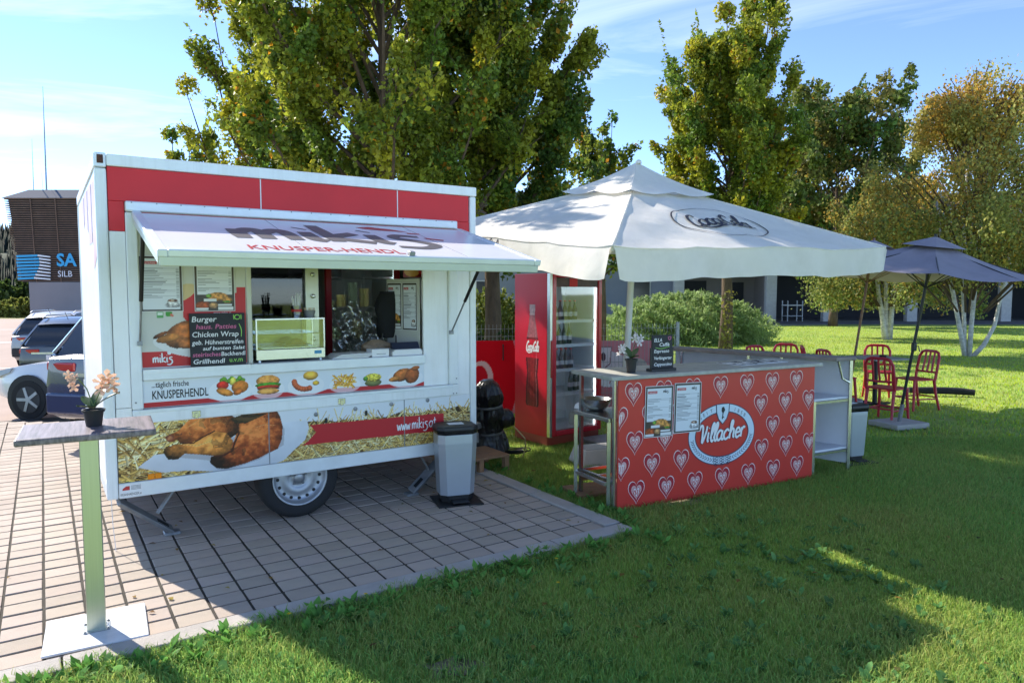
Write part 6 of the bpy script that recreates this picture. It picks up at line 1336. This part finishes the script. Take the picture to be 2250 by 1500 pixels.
B2 = [([(0, 0, -.05), (-.16, .05, .8), (-.34, .1, 1.7), (-.62, .1, 2.6), (-.9, .1, 4.2)], .066), ([(.02, .05, -.05), (.0, .1, .9), (-.08, .1, 1.9), (-.12, .1, 3.6), (-.1, .1, 5.2)], .06), ([(.1, -.02, -.05), (.14, 0, .9), (.2, 0, 2.0), (.28, 0, 3.6), (.4, 0, 5.6)], .066), ([(.2, 0, -.05), (.5, 0, .28), (.78, .02, .8), (.92, .04, 1.5), (1.05, .05, 2.3), (1.3, .1, 3.8)], .066)]
birch('white birch with four stems and golden crown on the right of the lawn', (12.45, 19.5, 0), B2, 7.3, lambda f: 3.2 * (.85 + .5 * f - 1.15 * f * f), 140, 58000, 31, .075, .68, 1.85)
B1 = [([(0, 0, -.05), (-.12, 0, .8), (-.3, 0, 1.7), (-.5, 0, 3.0)], .10), ([(.08, 0, -.05), (.06, .1, .9), (.02, .1, 1.9), (0, .1, 3.4)], .09), ([(.16, 0, -.05), (.2, 0, .9), (.28, 0, 1.9), (.4, 0, 3.4)], .10)]
birch('smaller birch with three white stems before the building columns', (13.75, 26.2, 0), B1, 5.6, lambda f: 2.9 * (.95 + .2 * f - .9 * f * f), 90, 38000, 32, .09, .28, 1.0)
# shrubs
def shrub(label, base, rx, ry, h, n, seed, c1, c2, size, aspect, shoots=60, name='shrub', cat='shrub'):
    rng = np.random.default_rng(seed); t = thing(name, label, cat, base, 0)
    st_ = MB()
    for k in range(shoots // 3): a = rng.uniform(0, 6.283); r_ = math.sqrt(rng.random()) * .75; st_.tube([(.15 * math.cos(a), .15 * math.sin(a), -.05), (rx * r_ * .7 * math.cos(a), ry * r_ * .7 * math.sin(a), h * .5), (rx * r_ * math.cos(a), ry * r_ * math.sin(a), h * (.8 - .25 * r_))], [.02, .014, .005], 4, caps=False)
    st_.build('stems', m_bark, t)
    d = rng.normal(0, 1, (n, 3)); d[:, 2] = np.abs(d[:, 2]); d /= np.linalg.norm(d, axis=1)[:, None]; rr = rng.uniform(0, 1, n) ** .3; jag = 1 + .16 * np.sin(d[:, 0] * 7 + d[:, 1] * 5) + .10 * np.sin(d[:, 0] * 23 + d[:, 2] * 17)
    P = d * (rr * jag)[:, None] * np.array([rx, ry, h * .9]); P[:, 2] = np.maximum(P[:, 2], .03)
    Ps = []
    for k in range(shoots): a = rng.uniform(0, 6.283); r_ = math.sqrt(rng.random()) * .92; m = 46; q = np.linspace(0, 1, m); z0 = h * .88 * math.sqrt(max(0, 1 - r_ * r_)); Ps.append(np.stack([rx * r_ * math.cos(a) + rng.normal(0, .03, m) + q * rng.normal(0, .12), ry * r_ * math.sin(a) + rng.normal(0, .03, m), z0 + q * h * rng.uniform(.08, .24)], 1))
    P = np.concatenate([P] + Ps); m = rng.random(len(P))[:, None]; col_ = (c1 * (1 - m) + c2 * m) * rng.uniform(.7, 1.3, len(P))[:, None]
    leaf_mesh('foliage', P, size, col_, t, rng, aspect=aspect, up=rng.normal(.65, .45, len(P)))
    return t
shrub('large round feathery willow shrub on the lawn behind the bar', (6.1, 25.0, 0), 3.0, 1.9, 1.65, 30000, 41, np.array([.26, .37, .10]), np.array([.38, .48, .20]), .16, .22, 160)
shrub('yellow green shrub behind the wire fence left of the fridge', (-.75, 16.2, 0), 1.5, 1.0, 1.75, 11000, 42, np.array([.14, .19, .03]), np.array([.24, .26, .05]), .11, .4, 50)
shrub('yellow green shrub behind the trunk beside the red fridge', (.75, 16.6, 0), 1.2, .9, 1.6, 8000, 43, np.array([.13, .18, .03]), np.array([.22, .24, .05]), .11, .4, 40)
shrub('low dark hedge clump at the foot of the wire fence', (-.5, 12.6, 0), 1.6, .5, .95, 6000, 44, np.array([.03, .06, .015]), np.array([.05, .08, .02]), .09, .5, 20)
sp = thing('sapling', 'thin yellow leaved sapling in front of the slender maple trunk', 'sapling', (6.0, 19.8, 0), 0)
MB().tube([(0, 0, 0), (.02, 0, .7), (-.02, .02, 1.3), (.03, 0, 1.7)], [.014, .011, .008, .004], 6).build('stem', m_bark, sp); rg2 = np.random.default_rng(5)
leaf_mesh('foliage', np.stack([rg2.normal(0, .10, 130), rg2.normal(0, .08, 130), rg2.uniform(.15, 1.75, 130)], 1), .10, np.array([.24, .22, .04]) * rg2.uniform(.7, 1.3, 130)[:, None], sp, rg2)
# ================================================================ buildings, cars and what lies far back
m_gw = mat('grey_render', (.20, .21, .25), .8, var=.08, vscale=.8); m_taupe = mat('taupe_wall', (.24, .21, .20), .8, var=.1, vscale=.8); m_con = mat('concrete_column', (.48, .46, .43), .8, var=.12)
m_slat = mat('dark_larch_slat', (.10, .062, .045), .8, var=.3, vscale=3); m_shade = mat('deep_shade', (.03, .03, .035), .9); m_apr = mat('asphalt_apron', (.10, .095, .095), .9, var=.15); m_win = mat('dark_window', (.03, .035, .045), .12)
bd = thing('office_building', 'long grey building with open carport and slatted upper floor behind the lawn', 'building', (0, 42, 0), 0)
def bx(name, m, *b, bev=0, parent=None):
    q = MB()
    for k in b: q.box(*k)
    return q.build(name, m, parent or bd, bev=bev)
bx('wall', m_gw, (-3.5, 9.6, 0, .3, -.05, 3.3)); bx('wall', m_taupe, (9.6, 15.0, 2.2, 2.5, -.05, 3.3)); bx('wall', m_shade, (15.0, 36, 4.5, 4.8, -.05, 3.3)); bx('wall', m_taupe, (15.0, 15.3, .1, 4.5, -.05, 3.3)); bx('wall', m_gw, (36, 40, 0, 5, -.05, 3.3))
bx('carport_floor', m_apr, (9.7, 36, .1, 4.4, -.02, .02))
bx('upper_floor', m_gw, (-3.5, 40, .6, 9, 3.65, 7.2)); bx('ceiling_slab', m_con, (-3.5, 40, -.3, 9, 3.31, 3.64)); bx('roof', mat('flat_roof', (.2, .2, .2), .9), (-3.8, 40.3, .2, 9.2, 7.21, 7.5))
sl = MB().box(0, 43.5, 0, .05, 0, .09).mesh('slat'); sl.materials.append(m_slat)
for k in range(22):
    o = link(bpy.data.objects.new('slat', sl), bd); o.location = (-3.5, .42, 3.75 + k * .155)
for x in (-1.5, 1.5, 4.5, 7.5, 22, 26, 30): w = bx('window', m_con, (x - .65, x + .65, -.06, -.005, 1.0, 2.4) if x < 9 else (x - .9, x + .9, .36, .415, 4.4, 6.6)); MB().box(x - .58, x + .58, -.075, -.061, 1.07, 2.33).build('pane', m_win, w) if x < 9 else MB().box(x - .8, x + .8, .33, .359, 4.5, 6.5).build('pane', m_win, w)
for x in (9.75, 15.15, 18.5, 23.4, 28.9, 34): bx('column', m_con, (x - .30, x + .30, -.35, .05, -.05, 3.3), bev=.02)
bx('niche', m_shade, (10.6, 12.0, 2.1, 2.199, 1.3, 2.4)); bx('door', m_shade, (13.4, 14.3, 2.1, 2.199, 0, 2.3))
ap = struct(MB().add([(8, 38.6, -.006), (60, 37.2, -.006), (60, 47, -.006), (8, 47, -.006)], [(0, 1, 2, 3)]).build('apron', m_apr)); pa = struct(MB().add([(9, 36.0, -.012), (18, 38.2, -.012), (60, 36.8, -.012), (60, 37.25, -.012), (18, 38.65, -.012), (9, 36.6, -.012)], [(0, 1, 4, 5), (1, 2, 3, 4)]).build('path', m_kerb))
rk = np.random.default_rng(9); m_rock = mat('pale_rock', (.32, .29, .26), .9, var=.3, vscale=3, bump=.6, bscale=6)
rx_ = sorted(rk.uniform(10.2, 14.8, 9))
for k, x in enumerate(rx_):
    lb = ['%s pale boulder from the left in the row before the taupe wall' % q for q in ORD]
    s_ = rk.uniform(.25, .5); t = MB(); lump(t, [(s_ * .9, 0), (s_, s_ * .3), (s_ * .75, s_ * .75), (s_ * .25, s_ * .95)], (0, 0, -.06), 50 + k, 12, .8, .14); o = t.build('boulder', m_rock, None, smooth='all', loc=(x, 40.3 + rk.uniform(0, .8), 0)); tag(o, lb[k], 'boulder', 'boulders by the carport')
tw_ = thing('tool_trolley', 'small metal trolley rack standing in the carport', 'trolley', (16.2, 41.2, .02), .2)
MB().box(-.5, .5, -.3, .3, .9, .96).build('tray', m_con, tw_); MB().box(-.5, .5, -.3, .3, .3, .34).build('tray', m_galv, tw_)
for x in (-.47, .47):
    for y in (-.27, .27): MB().box(x - .025, x + .025, y - .025, y + .025, 0, 1.2).build('leg', m_galv, tw_)

# ---- cars
def car(label, loc, rz, paint, L=4.45, W=1.82, H=1.64, rails=False, name='parked_car'):
    t = thing(name, label, 'car', loc, rz, 'cars parked beside the trailer'); k = L / 4.45; h = H / 1.64; m_gl = mat('car_glass', (.02, .025, .035), .06, spec=.8); m_tr = mat('car_plastic_trim', (.02, .02, .022), .6)
    st_ = [(.00, .42, .74, .84), (.03, .36, .98, .91), (.16, .30, 1.04, .93), (.5, .30, 1.05, 1.0), (1.4, .30, 1.03, 1.0), (2.6, .30, 1.0, 1.0), (3.1, .30, .99, .99), (3.6, .30, .95, .97), (4.1, .32, .86, .92), (4.36, .36, .76, .80), (4.45, .42, .66, .62)]
    V = []
    for (x, zb, zt, w) in st_:
        w2 = W / 2 * w; zm = zb + (zt - zb) * .55
        V += [(x * k, s_ * w2 * q, z * h) for s_, q, z in ((-1, .90, zb), (-1, 1.0, zb + .12), (-1, 1.0, zm), (-1, .94, zt), (-1, .6, zt + .02), (1, .6, zt + .02), (1, .94, zt), (1, 1.0, zm), (1, 1.0, zb + .12), (1, .90, zb))]
    n = 10; body = MB().add(V, [(j * n + i, (j + 1) * n + i, (j + 1) * n + (i + 1) % n, j * n + (i + 1) % n) for j in range(len(st_) - 1) for i in range(n)] + [tuple(range(n)), tuple((len(st_) - 1) * n + i for i in range(n - 1, -1, -1))]).build('body', paint, t, smooth=True)
    gh = [(.10, 1.03, .80), (.42, 1.50, .66), (.7, 1.60, .64), (1.5, 1.64, .64), (2.2, 1.60, .63), (2.55, 1.48, .62), (3.2, 1.0, .76)]
    V = [(x * k, s_ * W / 2 * q, z * h) for (x, zr, w) in gh for s_, q, z in ((-1, .90, 1.0), (-1, w + .10, 1.0 + (zr - 1.0) * .5), (-1, w, zr - .01), (1, w, zr - .01), (1, w + .10, 1.0 + (zr - 1.0) * .5), (1, .90, 1.0))]
    n = 6; MB().add(V, [(j * n + i, (j + 1) * n + i, (j + 1) * n + (i + 1) % n, j * n + (i + 1) % n) for j in range(len(gh) - 1) for i in range(n)]).build('glasshouse', m_gl, t, smooth=True)
    rf_ = [(.38, 1.49, .64), (.7, 1.612, .655), (1.5, 1.652, .655), (2.2, 1.612, .645), (2.5, 1.51, .62)]
    V = [(x * k, s_ * W / 2 * w, z * h + (0 if abs(s_) == 1 else .02)) for (x, z, w) in rf_ for s_ in (-1, -.4, .4, 1)]; MB().add(V, [(j * 4 + i, (j + 1) * 4 + i, (j + 1) * 4 + i + 1, j * 4 + i + 1) for j in range(len(rf_) - 1) for i in range(3)]).build('roof', paint, t, smooth='all')
    for s_ in (-1, 1):
        for (xa, za, xb, zb_) in ((.14, 1.04, .45, 1.49), (1.55, 1.02, 1.58, 1.6), (3.15, 1.0, 2.48, 1.5)): MB().bar((xa * k, s_ * W / 2 * .90, za * h), (xb * k, s_ * W / 2 * .655, zb_ * h), .07, .03).build('pillar', paint, t)
        MB().obox((.045 * k, s_ * W / 2 * .68, .90 * h), .06, .42, .10, rz=-s_ * .10).build('tail_lamp', m_lamp, t, bev=.02, seg=2)
        MB().prism([(4.30 * k, .70 * h), (4.38 * k, .80 * h), (3.95 * k, .88 * h), (4.0 * k, .80 * h)], s_ * W / 2 * .62, s_ * (W / 2 * .92 + .004)).build('headlamp', mat('headlamp_glass', (.55, .6, .65), .1, spec=.8), t)
        MB().obox((2.62 * k, s_ * (W / 2 + .09), 1.06 * h), .12, .2, .13).build('mirror', m_tr, t, bev=.02); MB().box(-.01, .0, s_ * .55 - .08, s_ * .55 + .08, .48, .54).build('reflector', m_lamp, t)
        for x in (.86, 3.58):
            MB().lathe([(.40, 0), (.40, .012)], 28, (x * k, (-W / 2 - .001) if s_ < 0 else (W / 2 + .013), .36), 'y').build('wheel_arch', m_tr, t)
            w_ = bpy.data.objects.new('wheel', None); link(w_, t); w_.location = (x * k, s_ * (W / 2 - .085), .34)
            MB().lathe([(.22, -.105), (.32, -.105), (.34, -.07), (.34, .07), (.32, .105), (.22, .105)], 30, (0, 0, 0), 'y').build('tyre', m_rub, w_, smooth=True)
            rm = MB().lathe([(.225, .0), (.225, .004), (.2, .006)], 24, (0, -.106 if s_ < 0 else .112, 0), 'y').build('rim', m_dark, w_)
            sp_ = MB()
            for q in range(5): a = q * 2 * math.pi / 5; sp_.bar((0, s_ * .115, 0), (.21 * math.cos(a), s_ * .113, .21 * math.sin(a)), .05, .012, (0, 1, 0))
            sp_.build('spokes', m_rim, w_)
        if rails: MB().tube([(.6 * k, s_ * W / 2 * .62, 1.64 * h), (.75 * k, s_ * W / 2 * .62, 1.69 * h), (2.0 * k, s_ * W / 2 * .62, 1.69 * h), (2.15 * k, s_ * W / 2 * .62, 1.63 * h)], .015, 6).build('roof_rail', m_steel, t, smooth=True)
    MB().box(-.03, .06, -W / 2 * .88, W / 2 * .88, .38, .62).build('bumper', m_tr if paint.name != 'car_navy' else paint, t, bev=.03, seg=3); MB().box(-.03, -.02, -.26, .26, .68, .79).build('number_plate', m_paper, t); MB().box(-.006, .02, -W / 2 * .62, W / 2 * .62, .81, .85).build('chrome_strip', m_steel, t)
    MB().tube([(.5 * k, 0, 1.6 * h), (.35 * k, 0, 1.78 * h)], .006, 5).build('aerial', m_tr, t)
    return t
m_lamp = mat('red_lamp', (.45, .015, .02), .15, spec=.8)
m_cn, m_cw, m_cg, m_cs = mat('car_navy', (.014, .026, .085), .18, coat=.8), mat('car_white', (.70, .70, .72), .25, coat=.6), mat('car_grey', (.045, .05, .06), .2, coat=.8), mat('car_silver', (.30, .31, .33), .3, metal=.5, coat=.5)
hd = math.atan2(.97, .25)
rl = at(92, 900, 7.95); c0 = Vector((rl.x, rl.y, 0)) + Vector((.97, -.25, 0)) * .88
car('dark navy car seen from behind beside the left end of the trailer', (c0.x, c0.y, 0), hd, m_cn, H=1.66, L=4.0)
hq = Vector((-.99, .14, 0)); lq = Vector((-.14, -.99, 0)); wq = at(73, 908, 12.0); wq.z = 0; rq = wq - hq * 3.58 - lq * .83
car('white car parked with its nose to the left edge', (rq.x, rq.y, dip(-8, 13.2) + .01), math.atan2(hq.y, hq.x), m_cw, H=1.6, W=1.80)
for (px, lb, pm_, Yc, dx_) in ((40, 'dark grey estate car with silver roof rails parked behind the white car', m_cg, 15.6, 0.), (24, 'silver grey car parked farthest back in the hollow', m_cs, 19.6, 0.)):
    q = at(px, 760, Yc); cx_ = q.x + .9; cy_ = q.y; car(lb, (cx_, cy_, dip(cx_, cy_ + 1.5) - .01), math.atan2(.9, -.15), pm_, rails=True, H=1.58)

# ---- slatted tower with sign on the left
tz = thing('slatted_tower', 'tapered tower clad in dark timber slats on a concrete base, with blue book sign', 'building', (-28.6, 42.3, 0), 0)
def tb_(name, m, *b, parent=None, bev=0):
    q = MB()
    for k in b: q.box(*k)
    return q.build(name, m, parent or tz, bev=bev)
tb_('base', mat('tower_concrete', (.24, .235, .25), .85, var=.08, vscale=.6), (.0, 9, 0, 6, -.1, 2.3))
def twx(z): return -1.25 + .60 * (7.2 - z) / 4.9          # left edge leans
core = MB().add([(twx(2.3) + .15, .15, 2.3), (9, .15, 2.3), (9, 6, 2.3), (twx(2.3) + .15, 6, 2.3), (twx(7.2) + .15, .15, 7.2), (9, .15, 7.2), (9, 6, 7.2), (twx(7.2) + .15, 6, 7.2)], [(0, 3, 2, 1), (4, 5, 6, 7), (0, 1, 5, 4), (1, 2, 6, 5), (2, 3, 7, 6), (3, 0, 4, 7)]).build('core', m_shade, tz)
for k in range(38):
    z = 2.36 + k * .129; MB().box(twx(z), 9, 0, .07, z, z + .05).box(twx(z), twx(z) + .07, .071, 6, z, z + .05).build('slat', mat('larch_slat', (.16, .10, .07), .8, var=.3, vscale=2), tz)
for x in (.55, 2.0, 3.5, 5.0): MB().bar((x - .05, -.03, 2.3), (x - .22, -.03, 7.2), .05, .04).build('upright', MATS['larch_slat'], tz)
MB().add([(twx(7.2) - .1, -.1, 7.2), (9.1, -.1, 7.2), (9.1, 6, 7.2), (twx(7.2) - .1, 6, 7.2), (.0, .4, 7.75), (9.1, .4, 7.75), (9.1, 6, 7.75), (0, 6, 7.75)], [(0, 3, 2, 1), (4, 5, 6, 7), (0, 1, 5, 4), (1, 2, 6, 5), (2, 3, 7, 6), (3, 0, 4, 7)]).build('roof', mat('tower_roof', (.10, .11, .15), .6), tz)
for (px, y0, y1, r_) in ((103, 435, 190, .05), (74, 420, 305, .025), (95, 420, 375, .012)):
    a_, b_ = at(px, y0, 43.5), at(px - (9 if px > 100 else 4), y1, 43.5); MB().tube([(a_.x + 28.6, a_.y - 42.3, 7.7), ((a_.x + b_.x) / 2 + 28.6, a_.y - 42.3, (7.7 + b_.z) / 2), (b_.x + 28.6, a_.y - 42.3, b_.z)], [r_, r_ * .7, r_ * .25], 6).build('antenna', m_galv, tz)
m_sb = mat('sign_blue', (.02, .36, .68), .4); m_sw = mat('sign_pale', (.72, .76, .82), .4)
def sgn(px, py): q = at(px, py, 42.22); return (q.x + 28.6, q.z)
bk = [(38, 560, 84), (38, 567, 87), (38, 574, 88), (39, 581, 88), (40, 588, 86), (40, 595, 83), (41, 602, 79), (41, 609, 76)]
for (xa, y, xm) in bk:
    a_, b_ = sgn(xa, y + 5.5), sgn(xm, y - .5); c_, d_ = sgn(xm, y + 4), sgn(112, y - .0)
    MB().prism([a_, (b_[0], a_[1] + .05), b_, (a_[0], b_[1] - .04)], -.16, -.10).build('sign_book', m_sb, tz); MB().prism([(c_[0] + .02, c_[1] + .02), (d_[0], c_[1] - .05), (d_[0], b_[1] - .10), (b_[0] + .02, b_[1])], -.16, -.10).build('sign_book', m_sw, tz)
q = sgn(126, 584); text('SA', q[0], q[1], 1.02, m_sb, tz, -.14, bold=.03); q = sgn(128, 608); text('SILB', q[0], q[1], .50, m_sw, tz, -.14)
# ---- far left: field, shrubs, wooded hill, guard rail
m_field = mat('field', (.22, .22, .05), .95, var=.3, vscale=.15); struct(MB().add([(-140, 47, -.005), (-20, 47, -.005), (-20, 140, -.005), (-200, 140, -.005)], [(0, 1, 2, 3)]).build('field', m_field))
shrub('dark green bushes at the edge of the field left of the tower', (-35.5, 52, 0), 3.2, 1.5, 2.6, 5000, 61, np.array([.05, .09, .02]), np.array([.10, .14, .03]), .4, .6, 20); shrub('yellow green bushes by the field in front of the dark ones', (-33.5, 49, 0), 2.4, 1.0, 1.2, 3000, 62, np.array([.16, .20, .04]), np.array([.26, .26, .06]), .3, .6, 20)
rg3 = np.random.default_rng(6); nh = 70; V = []
for j in range(10):
    for i in range(nh): x = -620 + 480 * i / (nh - 1); hgt = 62 * (j / 9) ** 1.2 * (1 + .12 * math.sin(i * .35) + .05 * math.sin(i * .9)); V.append((x, 560 + 60 * j / 9 * 3, hgt))
struct(MB().add(V, [(j * nh + i, j * nh + i + 1, (j + 1) * nh + i + 1, (j + 1) * nh + i) for j in range(9) for i in range(nh - 1)]).build('hill', mat('hill_ground', (.06, .08, .05), .95), smooth='all'))
nt_ = 2600; hx = rg3.uniform(-600, -150, nt_); fj = rg3.random(nt_); hz = 62 * fj ** 1.2; hy = 560 + 180 * fj; hs = rg3.uniform(9, 17, nt_)
Vt = np.stack([np.stack([hx - hs * .22, hy, hz - 1], 1), np.stack([hx + hs * .22, hy - 1, hz - 1], 1), np.stack([hx, hy + hs * .22, hz - 1], 1), np.stack([hx, hy, hz + hs], 1)], 1).reshape(-1, 3); i_ = np.arange(nt_) * 4
fo_ = npmesh('forest', Vt, np.concatenate([np.stack([i_, i_ + 1, i_ + 3], 1), np.stack([i_ + 1, i_ + 2, i_ + 3], 1), np.stack([i_ + 2, i_, i_ + 3], 1)]), m_fol, None, col=np.array([.022, .04, .024]) * rg3.uniform(.6, 1.3, (nt_, 1)).repeat(4, 0)); stuff(fo_); fo_['label'] = 'distant conifer forest covering the hill at the left edge'; fo_['category'] = 'forest'
gr_ = thing('guard_rail', 'pale guard rail running below the wooded hill', 'guard rail', (-60, 86, 0), .05)
MB().box(-40, 40, 0, .15, 1.2, 1.75).build('rail', m_con, gr_)
for k in range(17): MB().box(-40 + 5 * k, -39.8 + 5 * k, .16, .3, 0, 1.7).build('post', m_galv, gr_)
